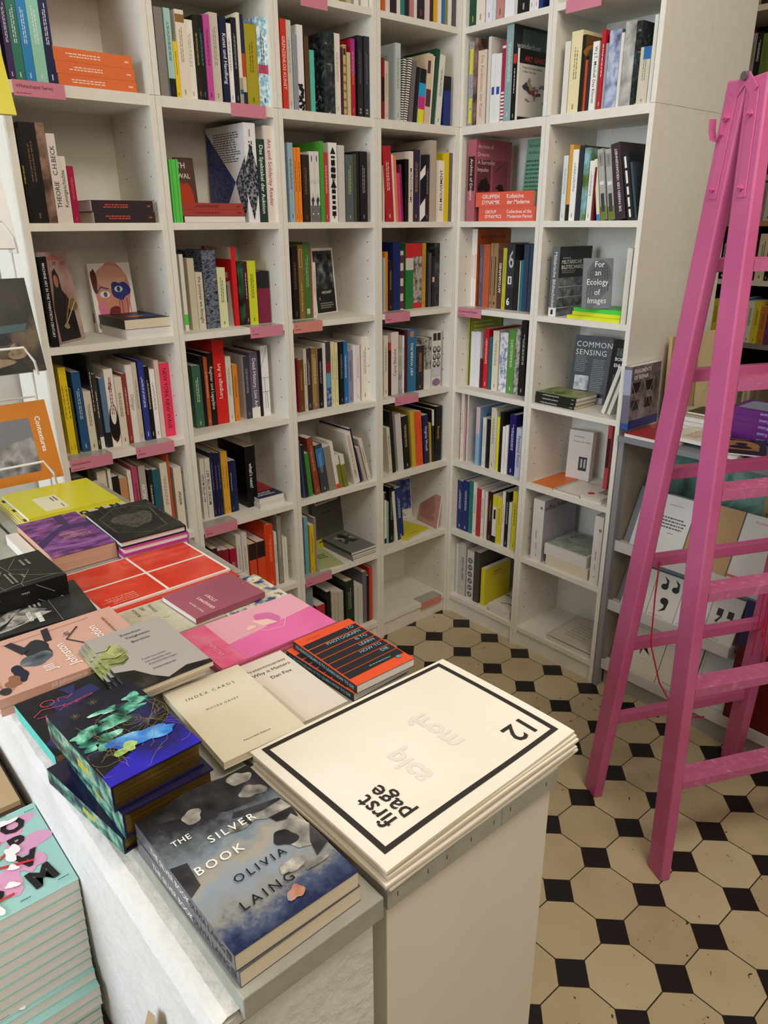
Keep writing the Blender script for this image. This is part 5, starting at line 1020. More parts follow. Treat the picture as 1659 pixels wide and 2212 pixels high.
('S', 'B2', 1.693, 0.0728, 0.018, 0.2028, 0.151, 0.0152, '#d8dadc', 0.0, '', {'w': '#8a8c90'}),
('S', 'B2', 1.693, 0.0937, 0.0144, 0.234, 0.166, 0.0164, '#d6a03a', 0.0, '', {'band': 'bot_black'}),
('S', 'B2', 1.693, 0.1092, 0.0222, 0.2185, 0.163, 0.0147, '#ecebe8', 0.0, '', {'w': '#5a5a60'}),
('S', 'B2', 1.693, 0.1347, 0.0168, 0.2291, 0.2, 0.0145, '#2c2c38', 0.0, '', {}),
('S', 'B2', 1.693, 0.1532, 0.0211, 0.2209, 0.16, 0.0164, '#6ab0c8', 0.0, '', {'pat': 'landscape'}),
('S', 'B2', 1.693, 0.1782, 0.0181, 0.1813, 0.127, 0.0148, '#e6e4de', 0.0, '', {'w': '#6a6a6a'}),
('S', 'B2', 1.693, 0.1979, 0.0076, 0.1617, 0.118, 0.0166, '#6a1420', 0.0, '', {}),
('S', 'B2', 1.693, 0.2206, 0.0118, 0.1872, 0.16, 0.0169, '#dcd6b8', -9.0, '', {'band': 'bot_blue'}),
('S', 'B2', 1.693, 0.2377, 0.0211, 0.2153, 0.15, 0.0159, '#a8a8a4', -10.0, '', {'art': 'indexspine'}),
('S', 'B2', 1.693, 0.2651, 0.0219, 0.2134, 0.15, 0.0178, '#a8a8a4', -10.0, '', {'art': 'indexspine'}),
('S', 'B2', 1.693, 0.2952, 0.0336, 0.2289, 0.18, 0.0174, '#3a2a30', -12.0, 'DIE FARBEN DER VERGANGENHEIT', {'w': '#e8dce0', 'u': 1}),
('S', 'B2', 1.693, 0.3354, 0.0235, 0.199, 0.17, 0.0177, '#1a1c1e', -13.0, '', {'band': 'chain'}),
('S', 'B2', 1.693, 0.3628, 0.0079, 0.1733, 0.17, 0.0168, '#3c4a54', -13.0, '', {}),
('S', 'B2', 1.373, 0.052, 0.0326, 0.2364, 0.19, 0.0159, '#606468', 0.0, 'Militärische Bildtechniken', {'w': '#e0e0e0', 'side': 'militar', 'band': 'bot_whitesmall'}),
('F', 'B2', 1.373, 0.1351, 0.012, 0.2121, 0.13, 0.014, '#d8e02c', 0.0, '', {}),
('F', 'B2', 1.3854, 0.1456, 0.012, 0.1932, 0.13, 0.03, '#d8e02c', 0.0, '', {}),
('F', 'B2', 1.3978, 0.15, 0.013, 0.1894, 0.13, 0.03, '#4ccf4c', 0.0, '', {}),
('C', 'B2', 1.412, 0.219, 0.01, 0.1643, 0.0997, -0.023, '#6c7078', 46.2, '', {'l': 12.0, 'art': 'ecology'}),
('S', 'B2', 1.373, 0.35, 0.0195, 0.2372, 0.2, 0.0148, '#d8d4c8', 0.0, '', {}),
('F', 'B2', 1.051, 0.01, 0.014, 0.1846, 0.13, 0.02, '#20201c', 0.0, '', {'w': '#d8d8d0'}),
('S', 'B2', 1.051, 0.2871, 0.014, 0.1816, 0.15, 0.0504, '#e0dcd2', 17.0, '', {}),
('S', 'B2', 1.051, 0.3096, 0.0138, 0.1659, 0.15, 0.0525, '#d8d4c8', 17.0, '', {}),
('F', 'B2', 1.0654, 0.0156, 0.014, 0.1835, 0.13, 0.02, '#20201c', 0.0, '', {'w': '#d8d8d0'}),
('F', 'B2', 1.0798, 0.0184, 0.014, 0.1826, 0.13, 0.02, '#20201c', 0.0, '', {'w': '#d8d8d0', 'art': 'meadow'}),
('C', 'B2', 1.051, 0.0767, 0.012, 0.2444, 0.1447, 0.14, '#1b1c20', 12.0, '', {'l': 8.0, 'art': 'common'}),
('C', 'B2', 1.051, 0.2452, 0.012, 0.2467, 0.15, 0.13, '#17181a', 0.0, '', {'l': 8.0, 'art': 'border'}),
('C', 'B2', 0.73, 0.0768, 0.036, 0.1979, 0.0972, 0.17, '#e0dad4', 11.9, '', {'l': 3.0, 'art': 'theory'}),
('S', 'B2', 0.73, 0.2801, 0.0173, 0.2689, 0.12, 0.123, '#c0484c', 0.0, '', {'band': 'mid_darkbox'}),
('F', 'B2', 0.73, 0.0322, 0.007, 0.1017, 0.2, 0.012, '#d8702c', 0.0, '', {'kd': 'magazine'}),
('F', 'B2', 0.73, 0.1402, 0.006, 0.1179, 0.17, 0.01, '#dcd6c8', 0.0, '', {'kd': 'magazine', 'art': 'framed'}),
('F', 'B2', 0.73, 0.2633, 0.009, 0.0891, 0.15, 0.01, '#d8c8c0', 0.0, '', {'kd': 'paperback'}),
('F', 'B2', 0.7394, 0.2613, 0.009, 0.0879, 0.15, 0.01, '#d8d0c8', 0.0, '', {'kd': 'paperback', 'art': 'redcircle'}),
('F', 'B2', 0.09, 0.1784, 0.007, 0.2019, 0.22, 0.012, '#c9c1b0', 0.0, '', {'kd': 'brochure'}),
('F', 'B2', 0.0974, 0.1674, 0.007, 0.205, 0.22, 0.014, '#cfc8b8', 0.0, '', {'kd': 'brochure'}),
('F', 'B2', 0.1048, 0.158, 0.006, 0.2074, 0.22, 0.02, '#c9c1b0', 2.0, '', {'kd': 'brochure'}),
('F', 'B2', 0.1112, 0.1726, 0.005, 0.2025, 0.21, 0.015, '#cfc8b8', 0.0, '', {'kd': 'brochure', 'art': 'faintprint'}),
('S', 'B2', 0.41, 0.0464, 0.0531, 0.2614, 0.215, 0.0193, '#dcd6d0', 0.0, '', {'art': 'flux2', 'side': 'fluxside'}),
('F', 'B2', 0.41, 0.1234, 0.044, 0.1959, 0.19, 0.02, '#d8d2ca', 0.0, '', {'kd': 'paperback', 'art': 'fluxblank'}),
('F', 'B2', 0.4544, 0.1126, 0.046, 0.1969, 0.19, 0.02, '#dcd6d0', 0.0, '', {'art': 'flux3'}),
('S', 'B2', 0.41, 0.3297, 0.0375, 0.2716, 0.2, 0.0189, '#dcd6d0', 0.0, '', {'art': 'flux4'}),
]
def shelf_books():
    items = []
    for e in DATA:
        k, bay, z0 = e[0], e[1], e[2]
        items.append(e)
    rows = {}
    for e in items:
        zr = min(ROWN, key=lambda r: (abs(r - e[2]) if e[2] >= r - .01 else 9))
        if e[0] == 'F' or e[0] == 'C': zr = max([r for r in ROWN if r <= e[2] + .01])
        rows.setdefault((e[1], zr), []).append(e)
    n = 0
    for (bay, zr), es in rows.items():
        es_sorted = sorted([e for e in es if e[0] == 'S'], key=lambda e: e[3])
        desc = {}
        for e in es:
            o = e[11]; c = colname(e[8])
            if e[0] == 'S':
                th = 'slim' if e[4] < .011 else 'thick' if e[4] > .026 else ''
                ht = 'tall' if e[5] > .24 else 'short' if e[5] < .185 else ''
                tx = e[10].replace('|', ' ').split()
                if len(tx) > 1 and tx[1].lower() in ('in', 'and', 'der', 'funktionen', 'after', 'art', 'spektakel') and tx[0] not in ('MACHINE',): tx = tx[:3]
                d = ' '.join(q for q in (th, ht, c, 'photo-patterned' if 'pat' in o else 'banded' if 'band' in o else '') if q) + ' spine'
                if tx and tx[0].lower() not in ('aby', 'virginia', 'w.j.t.', 'ottinger'): d += ' lettered ' + ' '.join(tx[:3] if len(tx) == 3 else tx[:2])
            elif e[0] == 'F': d = c + ' book lying flat'
            else: d = c + ' cover facing out'
            desc.setdefault(d, []).append(e)
        for e in es:
            d = [k for k, v in desc.items() if any(q is e for q in v)][0]
            v = desc[d]; k = e[0]; o = e[11]
            where = ROWN[zr] + ', ' + BAYS[bay]
            if len(v) == 1: lab = d + ', ' + where
            elif k == 'S':
                i = [q is e for q in sorted(v, key=lambda q: q[3])].index(True)
                if len(v) == 2: w = ('left one of two', 'right one of two')[i]
                else: w = ('first', 'second', 'third', 'fourth', 'fifth', 'sixth', 'seventh', 'eighth')[i] + ' such from left'
                lab = d + ', ' + w + ', ' + where
            else:
                i = [q is e for q in sorted(v, key=lambda q: -q[2])].index(True)
                w = 'top of its stack' if i == 0 else 'bottom of its stack' if i == len(v) - 1 else ('second' if i == 1 else 'third') + ' in its stack from above'
                lab = d + ', ' + w + ', ' + where
            if len(lab.split()) < 16: lab = lab.replace(' spine', ' book spine', 1)
            side = bay[0]; off = BAYO[bay]; n += 1
            sideart = ART[o['side']] if 'side' in o else None
            art = ART[o['art']] if 'art' in o else None
            grp = 'books on the ' + ROWN[zr] + ' of the ' + BAYN[bay]
            hard = 'hard' in o or (k == 'S' and e[4] > .03 and n % 2 == 0) or (k == 'S' and e[5] > .25)  # besides marked ones, binding is assigned by size and alternate count
            nm = 'hardcover_book' if hard else 'paperback_book'; cat = 'book'
            if e[0] == 'S' and e[5] > .235: nm = 'art_book'  # kind name set by spine height alone, contents unknown
            if o.get('kd') in ('magazine', 'pamphlet', 'folder', 'brochure'): nm = o['kd']; cat = o['kd']
            kw = dict(cat=cat, name=nm, group=grp, hard=hard, paper='white' if n % 3 else 'cream', pat=o.get('pat'), text=e[10] or None, tcol=o.get('w'), up='u' in o, bands=o.get('band'), seed=n)
            if k == 'S':
                _, _, z0, a0, t, H, D, d0, col, l, _, _ = e
                X = wallX(side, a0, d0, z0, off)
                if l:
                    r = math.radians(l); px = t if l > 0 else 0
                    X = X @ Matrix.Translation((px, 0, 0)) @ Matrix.Rotation(r, 4, 'Y') @ Matrix.Translation((-px, 0, 0))
                D = min(D, .262 - d0)
                if side == 'A': kw['back'] = sideart
                else: kw['front'] = sideart
                book(X, t, H, D, col, lab, spine=art, **kw)
            elif k == 'F':
                _, _, z0, a0, t, H, D, d0, col, rz, _, _ = e
                if o.get('kd'):
                    X = wallX(side, a0, d0, z0, off) @ Matrix.Rotation(math.radians(rz), 4, 'Z') @ Matrix(((0, 1, 0, 0), (0, 0, 1, 0), (1, 0, 0, 0), (0, 0, 0, 1)))
                    book(X, t, min(D, .262 - d0), H, col, lab, front=art, **kw)
                else:
                    X = wallX(side, a0 + H, d0, z0, off) @ Matrix.Rotation(math.radians(rz), 4, 'Z') @ Matrix.Rotation(-PI / 2, 4, 'Y')
                    book(X, t, H, min(D, .262 - d0), col, lab, front=art, **kw)
            else:
                _, _, z0, a0, t, H, W, d0, col, yaw, _, _ = e
                l = float(o.get('l', 8)) if not isinstance(o.get('l'), float) else o['l']
                X = wallX(side, a0, d0, z0 + .0005 + t * math.sin(math.radians(l)), off) @ Matrix.Rotation(math.radians(yaw), 4, 'Z') @ Matrix.Rotation(-math.radians(l), 4, 'X') @ Matrix.Rotation(-PI / 2, 4, 'Z') @ Matrix.Translation((-t, 0, 0))
                book(X, t, H, W, col, lab, front=art, **kw)
shelf_books()
# ------------------------------------------------------------------ counter: plaster half wall with boards, grey-topped cabinets beside it
TH = 1.03
PLASTER = plaster_mat('rough_plaster', '#d2cfca', '#e2e0dc', 10, 0.8)
GREYTOP = plaster_mat('grey_lacquered_board', '#96958a', '#a3a298', 40, 0.08)
root = thing('parapet_wall', 'white plastered half wall topped by a grey board, under the book counter', 'half wall')
m = MB()
pr_ = random.Random(4)
nx = 260
vs = []; fs = []
rows = [(-2.068, 0.0), (-2.068, 0.90), (-2.0665, 0.99), (-2.060, 1.004), (-2.048, 1.010), (-2.034, 1.010)]
for i in range(nx + 1):
    x = 0.12 + (1.713 - 0.12) * i / nx
    for j, (y, z) in enumerate(rows):
        wob = math.sin(i * .31) + .6 * math.sin(i * .83 + 2) + .5 * math.sin(i * 1.9 + 1)
        vs.append((x, y + (wob * .0003 + pr_.uniform(-.0004, .0004) if j > 1 else 0), z + (wob * .0004 + pr_.uniform(-.0005, .0005) if j > 1 else 0)))
n = len(rows)
for i in range(nx):
    for j in range(n - 1): fs.append((i * n + j, (i + 1) * n + j, (i + 1) * n + j + 1, i * n + j + 1))
m.add(vs, fs, PLASTER)
m.box(0.12, -2.0655, 0, 1.7128, -1.875, 0.990, PLASTER)
m.box(0.12, -2.058, 0.989, 1.7128, -1.875, 1.0005, PLASTER)
m.box(0.12, -2.050, 0.98, 1.700, -1.875, 1.0005, PLASTER)
m.obj('plaster_body', root)
b = MB(); b.box(0.12, -2.036, 1.001, 1.722, -1.8665, TH, GREYTOP); b.obj('top_board', root, bevel=.0015)
def cabinet(x0, x1, label):
    r = thing('counter_cabinet', label, 'cabinet')
    PAN = plaster_mat('white_panel', '#d8d0c2', '#ddd6c9', 6, 0.02)
    c = MB(); c.box(x0 + .004, -1.855, 0, x1 - .006, -1.570, 1.0015, PAN); c.obj('body', r, bevel=.001)
    t = MB(); t.box(x0, -1.859, 1.002, x1, -1.675, TH, GREYTOP); t.obj('top_board', r, bevel=.001)
    t = MB(); t.box(x0, -1.6745, 1.002, x1, -1.566, TH, GREYTOP)
    for y, z in ((-1.59, 1.016), (-1.66, 1.018), (-1.6, TH)):
        if z < TH: t.box(x1 - .0001, y, z - .002, x1 + .0004, y + .0012, z + .004, M('#3a3a34'))
        else: t.cyl((x1 - .03, y, TH - .0002), (x1 - .03, y, TH + .0004), .003, M('#5a5a54'), 10)
    t.obj('top_board', r, bevel=.001)
    t = MB()
    for y in (-1.845, -1.80, -1.77, -1.73, -1.69): t.box(x1 - .0001, y, 1.014, x1 + .0004, y + .001, 1.020, M('#3a3a34'))
    t.obj('edge_nails', r)
cabinet(0.94, 1.719, 'beige white cabinet with grey plywood top under the newspaper pile')
cabinet(0.16, 0.936, 'cabinet under the far books of the counter, mostly hidden')

# ------------------------------------------------------------------ counter books
def tmat(corner, U, z):
    U = Vector((U[0], U[1], 0)).normalized(); R = Vector((U.y, -U.x, 0))
    m = Matrix.Identity(4)
    m.col[0][:3] = (0, 0, 1); m.col[1][:3] = R; m.col[2][:3] = U
    m.translation = (corner[0], corner[1], z)
    return m
def stack(n, corner, U, z, t, H, D, color, labels, jit=0.002, arts=None, step=None, **k):
    rr = random.Random(int(corner[0] * 1000)); out = []
    for i in range(n):
        top = i == n - 1
        j = 0 if top else jit
        c = (corner[0] + rr.uniform(-j, j), corner[1] + rr.uniform(-j, j))
        a = rr.uniform(-1, 1) * j * 6
        u = Vector((U[0], U[1])).normalized(); u = (u.x * math.cos(a) - u.y * math.sin(a), u.x * math.sin(a) + u.y * math.cos(a))
        kk = dict(k)
        if not top: kk['front'] = None
        out.append(book(tmat(c, u, z + i * (t + .0003)), t, H, D, color, labels[i], **kk))
    return out
# THE SILVER BOOK
def silver_front(F):
    F.rect(0, 0, 1, 1, NM('silver_cloud', [(0.0, '#1c2448'), (.11, '#44506c'), (.20, '#8c8a86'), (.36, '#8a98a4'), (.46, '#a49a8c'), (.56, '#7c8892'), (.68, '#5c6468'), (.8, '#2a2a2e'), (.95, '#1a1a1c')], 26, kind='gradz', detail=9))
    dk = NM('silver_dark', ['#17171a', '#2e2e32', '#4c4a4c'], 30)
    gr = NM('silver_grey', ['#4e4c4a', '#8c8880', '#c4beb2'], 45)
    F.blob(.5, .93, .4, .09, dk, 5, .2); F.blob(.72, .83, .2, .1, dk, 8, .25); F.poly([(.0, .6), (.12, .58), (.1, .42), (.0, .38)], dk)
    F.blob(.36, .84, .08, .05, gr, 2); F.blob(.85, .93, .1, .05, gr, 9); F.blob(.86, .8, .1, .05, gr, 11, .4)
    F.poly([(.62, .72), (.98, .66), (1, .6), (.7, .66), (.58, .69)], dk); F.blob(.6, .62, .1, .035, gr, 4, .3); F.blob(.66, .63, .035, .03, dk, 6)
    F.poly([(.66, .63), (.98, .64), (1, .55), (.78, .57)], gr); F.poly([(.8, .57), (1, .56), (.98, .48), (.82, .52)], dk)
    F.poly([(.72, .44), (.95, .52), (1, .4), (.94, .26), (.8, .3)], gr); F.blob(.78, .4, .08, .06, dk, 12, .3); F.poly([(.9, .3), (1, .4), (1, .24), (.86, .2)], dk)
    F.blob(.68, .23, .09, .04, gr, 14, .25); F.blob(.62, .24, .04, .03, NM('silver_hair', ['#3a3836', '#c4beb0'], 90), 15); F.blob(.82, .17, .09, .018, gr, 16, .2)
    F.blob(.56, .09, .06, .04, NM('silver_rust', ['#a8644c', '#b88870', '#8c8a90'], 60), 18, .4); None
    for s, x, y, q in (('THE', .18, .72, 8), ('SILVER', .53, .63, 10.5), ('BOOK', .31, .49, 11.5)): F.text(s, x, y, q, '#f2f0ea', sp=1.35 if s != 'THE' else 1.1, bold=.004)
    for s, x, y, q in (('OLIVIA', .5, .33, 10.5), ('LAING', .42, .18, 11.5)): F.text(s, x, y, q, '#121216', sp=1.4, bold=.004)
def silver_spine(F):
    F.text('THE SILVER BOOK', .5, .62, 8.5, '#e8e6e2', rot=-90, bold=.005, maxw=.09); F.text('OLIVIA LAING', .5, .25, 8, '#17171a', rot=-90, maxw=.075); F.rect(.3, .03, .75, .07, '#2a2a30')
stack(2, (1.709, -2.034), (-1, 0), TH, .0205, .215, .1445, '#55545c', ['lower copy of the grey paperback titled THE SILVER BOOK, at the counter end', 'upper copy, grey photographic cover THE SILVER BOOK, at the counter end'],
      jit=.003, front=silver_front, spine=silver_spine, paper='cream', name='paperback_book', group='pair of grey paperbacks at the counter end', rough=.3)
# gilt hardcovers
def gold_front(F):
    F.rect(0, 0, 1, 1, NM('night_ink', ['#0a0a14', '#12121e', '#1c2038', '#2a2c70'], 14, detail=4)); F.poly([(0, 0), (1, 0), (1, .42), (.75, .3), (.4, .22), (0, .12)], NM('ultramarine', ['#2a1ca0', '#2c24b8', '#1c1c60'], 12))
    F.poly([(.0, .12), (.4, .22), (.75, .3), (1, .42), (1, .5), (.7, .42), (.3, .38), (0, .3)], '#14121a')
    te = NM('teal_crystal', ['#123a34', '#2c7a68', '#7cc8ac', '#c8ece0'], 50, detail=3)
    for i, q in enumerate(((.7, .68, .28, .05), (.45, .6, .2, .07), (.3, .45, .14, .07), (.15, .6, .14, .06), (.85, .78, .12, .05), (.5, .76, .12, .04), (.12, .46, .1, .05))): F.blob(*q, te, 20 + i, .7)
    bl = NM('blue_crystal', ['#1c5cc0', '#3c8ae0', '#7cc0e8'], 40, detail=3); F.blob(.52, .33, .26, .09, bl, 41, .4); F.blob(.75, .28, .2, .05, bl, 42, .4); F.blob(.38, .27, .12, .05, NM('lime_crystal', ['#7cae4c', '#b8d080', '#5a9c60'], 50), 43, .6)
    g = M('#a08c50', .35, .3); rr = random.Random(3)
    for i in range(26):
        x, y = rr.uniform(.05, .95), rr.uniform(.04, .5); a = rr.uniform(0, PI); pts = []
        for s in range(6): pts.append((min(max(x, .01), .99), min(max(y, .01), .99))); a += rr.uniform(-.7, .7); x += math.cos(a) * .08; y += math.sin(a) * .045
        F.line(pts, .45, g)
    for i in range(8): F.line([(.5 + .0 * i, .2 + .07 * i), (1, .62 - .06 * i)], .35, g)
    for rad in (.05, .03, .2): F.line([(.62 + rad * 2 * math.cos(t * PI / 8), .5 + rad * 1.1 * math.sin(t * PI / 8)) for t in range(17)], .4, g)
    for x, y in ((.45, .88), (.2, .8)):
        for a in range(4): F.line([(x - .05 * math.cos(a * PI / 4), y - .035 * math.sin(a * PI / 4)), (x + .05 * math.cos(a * PI / 4), y + .035 * math.sin(a * PI / 4))], .35, g)
def gold_spine(F):
    F.rect(0, 0, 1, 1, NM('spine_crystal', ['#101018', '#1c2c3c', '#3c8070', '#9cc0a0', '#2c2a80'], 45, detail=4)); F.micro(.3, .35, .7, .55, 1, '#d0c040', rot=1, seed=3, th=.8)
GS = [('lowest of the three gilt-edged hardcovers, turned slightly, beside the silver paperback', (1.488, -2.048), TH, .0225, 8), ('middle of the three gilt-edged hardcovers with dark crystal spine', (1.492, -2.045), TH + .023, .034, 1), ('topmost gilt-edged hardcover with blue and teal crystal cover', (1.484, -2.050), TH + .0575, .0345, 3.3)]
for i, (lab, c, zz, t, a) in enumerate(GS):
    a = math.radians(a)
    book(tmat(c, (-math.cos(a), -math.sin(a)), zz), t, .176, .112, '#1c1a3c', lab, name='hardcover_book', hard=True, paper='gold', front=gold_front if i == 2 else None, spine=gold_spine, rough=.18, group='gilt-edged hardcovers on the counter', board=.0025)
# On Dangerous Ground pair
def dang_front(F):
    F.rect(0, 0, 1, 1, '#14141c'); nv = M('#24265c', .3)
    F.poly([(.1, 0), (.0, .2), (.45, .55), (.7, .5), (.5, .0)], nv); F.poly([(.35, .55), (.3, .8), (.85, .85), (.9, .7)], nv); F.poly([(.6, .5), (.8, .1), (.9, .1), (.72, .5)], '#3a30b0'); F.poly([(.5, .95), (.6, .75), (.7, .95)], nv)
    p = '#c8485c'
    F.line([(.3 + .08 * math.cos(t * PI / 5), .8 + .05 * math.sin(t * PI / 5)) for t in range(11)], 1.4, p); F.line([(.42, .76), (.43, .82), (.5, .8), (.52, .76), (.6, .8)], 1.3, p)
    F.line([(.08, .66), (.2, .73), (.45, .66), (.3, .58), (.1, .62)], 1.4, p); F.text('Dangerous', .6, .66, 7, p, rot=6, maxw=.07)
    F.line([(.2, .62), (.15, .5), (.4, .52), (.6, .58)], 1.5, p); F.line([(.6, .5), (.35, .5), (.25, .4), (.4, .33), (.5, .4)], 1.5, p); F.line([(.65, .57), (.9, .6)], 1.3, p)
stack(2, (1.303, -2.058), (-1, -.04), TH, .0135, .150, .118, '#14141c', ['lower of two dark paperbacks with turquoise spine, title in red handwriting', 'upper of two dark paperbacks with turquoise spine and red handwritten title'], jit=.004,
      front=dang_front, spine=lambda F: F.rect(0, 0, 1, 1, NM('turquoise_spine', ['#38b8b0', '#50ccc4', '#6ad8d0'], 30)), paper='brown', name='paperback_book', group='turquoise-spined paperbacks on the counter')
# Jill Johnston in Motion pair : reads towards -x
def jill_front(F):
    dk = M('#26282e', .35)
    F.blob(.62, .62, .16, .1, dk, 3, .3); F.blob(.45, .66, .12, .1, NM('denim', ['#2c3440', '#55606c', '#8c8c8c'], 40), 5, .2); F.blob(.3, .8, .14, .05, '#1c2036', 7, .3); F.poly([(.2, .82), (.08, .88), (.12, .93), (.3, .86)], '#b98468')
    F.ell(.09, .93, .06, .035, '#2c2c30'); F.blob(.2, .86, .09, .05, '#8c6248', 9, .4); F.poly([(.7, .55), (.95, .52), (.96, .47), (.7, .5)], dk); F.poly([(.6, .72), (.88, .78), (.9, .73), (.66, .66)], dk); F.line([(.88, .8), (.9, .2), (.93, .2)], .8, '#5a4a3c'); F.line([(.35, .3), (.62, .42), (.8, .3)], 3, dk)
    w = '#f4efe8'
    F.text('Jill', .16, .62, 15, w, align=-1, bold=.008); F.text('Johnston', .12, .48, 15, w, align=-1, bold=.008, maxw=.10); F.text('in', .72, .40, 13, '#26282e', bold=.0); F.text('Motion', .35, .23, 15, w, align=-1, bold=.008, maxw=.09)
    F.text('CLARE CROFT', .22, .94, 4, '#6a4a40', maxw=.04); F.micro(.3, .1, .95, .13, 1, '#8a6458', seed=3)
stack(2, (1.131, -1.848), (0, -1), TH, .0145, .232, .172, '#cfa292', ['lower of two salmon pink paperbacks showing a leaping dancer', 'upper of two salmon pink paperbacks, cover with leaping dancer and white title'], jit=.003,
      front=jill_front, spine=lambda F: F.text('Jill Johnston in Motion', .5, .5, 6.5, '#e8d4cc', rot=-90, maxw=.15, bold=.01), paper='rose', name='paperback_book', group='salmon pink paperbacks on the counter')
# dark creased-cloth book
def ches_front(F):
    F.rect(0, 0, 1, 1, NM('charcoal_cloth', ['#1c1d1c', '#2c2d2c', '#383938'], 20)); g = NM('drapery', ['#3c3c3a', '#6e6c68', '#b8b4ac', '#55534f'], 30, dist=1.0)
    F.poly([(.0, .9), (.3, .6), (.6, .45), (.62, .5), (.4, .7), (.2, .98)], g); F.poly([(.2, .62), (.5, .5), (.55, .42), (.4, .3), (.25, .42), (.08, .72)], g); F.poly([(.18, .5), (.38, .36), (.3, .28), (.1, .6), (.05, .9)], NM('drapery2', ['#8c8a84', '#c8c4bc'], 30))
    F.line([(.0, .25), (1, .27)], .9, '#8c8a86'); F.text('CHESTER', .3, .44, 6.5, '#f0eee8', bold=.03, maxw=.05); F.micro(.1, .36, .42, .40, 1, '#f0eee8', seed=3, th=.9); F.micro(.5, .32, .8, .42, 3, '#b8b4ac', seed=6); F.micro(.6, .14, .9, .17, 1, '#b8b4ac', seed=7); F.rect(.82, .08, .92, .12, '#e8e4dc')
stack(2, (.938, -1.862), (-.08, -1), TH, .0088, .235, .155, '#1a1a1a', ['lower of two charcoal paperbacks under the creased cloth cover', 'charcoal paperback with pale knotted cloth on its cover, between the pink and black books'], front=ches_front, paper='brown', name='paperback_book', group='charcoal paperbacks on the counter')
# black hardcovers with looping lines
def loop_front(F):
    F.rect(0, 0, 1, 1, '#191a19'); c = M('#7c7c78', .3); F.line([(0, .42), (.3, .44), (1, .40)], .7, c)
    for cx, cy, r in ((.35, .55, .1), (.35, .55, .16), (.3, .75, .12)): F.line([(cx + r * math.cos(t * PI / 9), cy + r * .7 * math.sin(t * PI / 9)) for t in range(19)], 1.3, c)
    F.line([(.05, .0), (.2, .15), (.45, .3), (.95, .34)], 1.3, c); F.line([(.0, .3), (.1, .3), (.45, .18), (.6, .3), (.9, .2)], 1.3, c); F.line([(.0, .6), (.3, .42), (.6, .35)], 1.3, c); F.line([(.1, .05), (.1, .3), (.0, .5)], 1.3, c)
    F.text('coral', .3, .25, 6, '#a8a8a4', bold=.01); F.micro(.15, .3, .6, .36, 2, '#8c8c88', seed=3); F.micro(.6, .12, .85, .2, 2, '#8c8c88', seed=4); F.text('Party', .3, .9, 6, '#c8c8c4', rot=0, bold=.01)
def loop_spine(F):
    for y, s in ((.75, 'Party'), (.5, 'other'), (.3, 'ways')): F.text(s, .5, y, 5, '#a8a8a4', rot=-90, bold=.01)
    F.line([(.1, .1), (.9, .22)], 1.2, '#8c8c88')
stack(2, (.838, -1.876), (0.02, -1), TH, .0285, .25, .15, '#141414', ['lower of two thick black books with looping grey lines', 'upper of two thick black books, grey looping lines on the cover'], front=loop_front, spine=loop_spine, hard=True, paper='cream', name='hardcover_book', group='thick black hardcovers on the counter')
# purple
def purple_front(F):
    F.rect(0, 0, 1, 1, NM('purple_water', ['#2c1c40', '#5c2c68', '#84488c', '#a868a4'], 28, detail=8, sc=(1, 1, 2))); F.poly([(0, .35), (.45, .3), (1, .6), (1, .75), (.5, .42), (0, .45)], '#3a2858'); F.poly([(.25, .0), (.3, .3), (.4, .32), (.42, .1), (.4, 0)], '#3a2858')
    F.poly([(0, .78), (.5, .82), (1, .74), (1, .8), (.5, .88), (0, .86)], '#8a5a98'); F.text('MASCULINITIES', .4, .53, 5.5, '#c8a868', bold=.02, maxw=.09); F.micro(.15, .6, .75, .66, 2, '#b89468', seed=3); F.text('Verso', .9, .92, 4, '#c8a040')
book(tmat((.4625, -1.728), (1, .0), TH), .036, .237, .130, '#3a2450', 'thick purple paperback with pale rose page edges, beside the black relief cover', name='paperback_book', front=purple_front, paper='rose')
book(tmat((.47, -1.862), (1, 0), TH), .022, .20, .024, '#d8d4cc', 'white slab of a book poking out under the purple paperback', name='paperback_book', paper='white')
# black relief covers, pink page edges
def relief_front(F):
    F.rect(0, 0, 1, 1, NM('black_relief', ['#0c0c0d', '#1a1a1b', '#2c2c2a', '#141414'], 18, detail=6)); g = NM('relief_lines', ['#1c1c1c', '#55524a', '#2a2a28'], 60)
    F.line([(.1, .2), (.2, .85), (.5, .93), (.9, .75), (.92, .3), (.6, .08), (.3, .1), (.1, .25)], 4, g); F.blob(.5, .5, .25, .25, g, 3, .4); F.line([(.05, .1), (.0, .9)], 3, g)
    for i in range(5): F.line([(.3 + i * .12, .05), (.32 + i * .12, .3)], 1.5, '#4a4a44')
for i, (lab, col) in enumerate((('bottom of the three wide books with pale pink page edges', '#b04088'), ('middle of the three wide books, a magenta cover line between pink pages', '#c03c94'), ('top wide book, black embossed relief cover over pink page edges', '#141416'))):
    book(tmat((.524 - i * .004, -1.578 + (i % 2) * .003), (1, -.03), TH + i * .0150), .0146, .218, .146, col, lab, name='hardcover_book', hard=True, front=relief_front if i == 2 else None, paper='white', group='wide books with pink page edges')
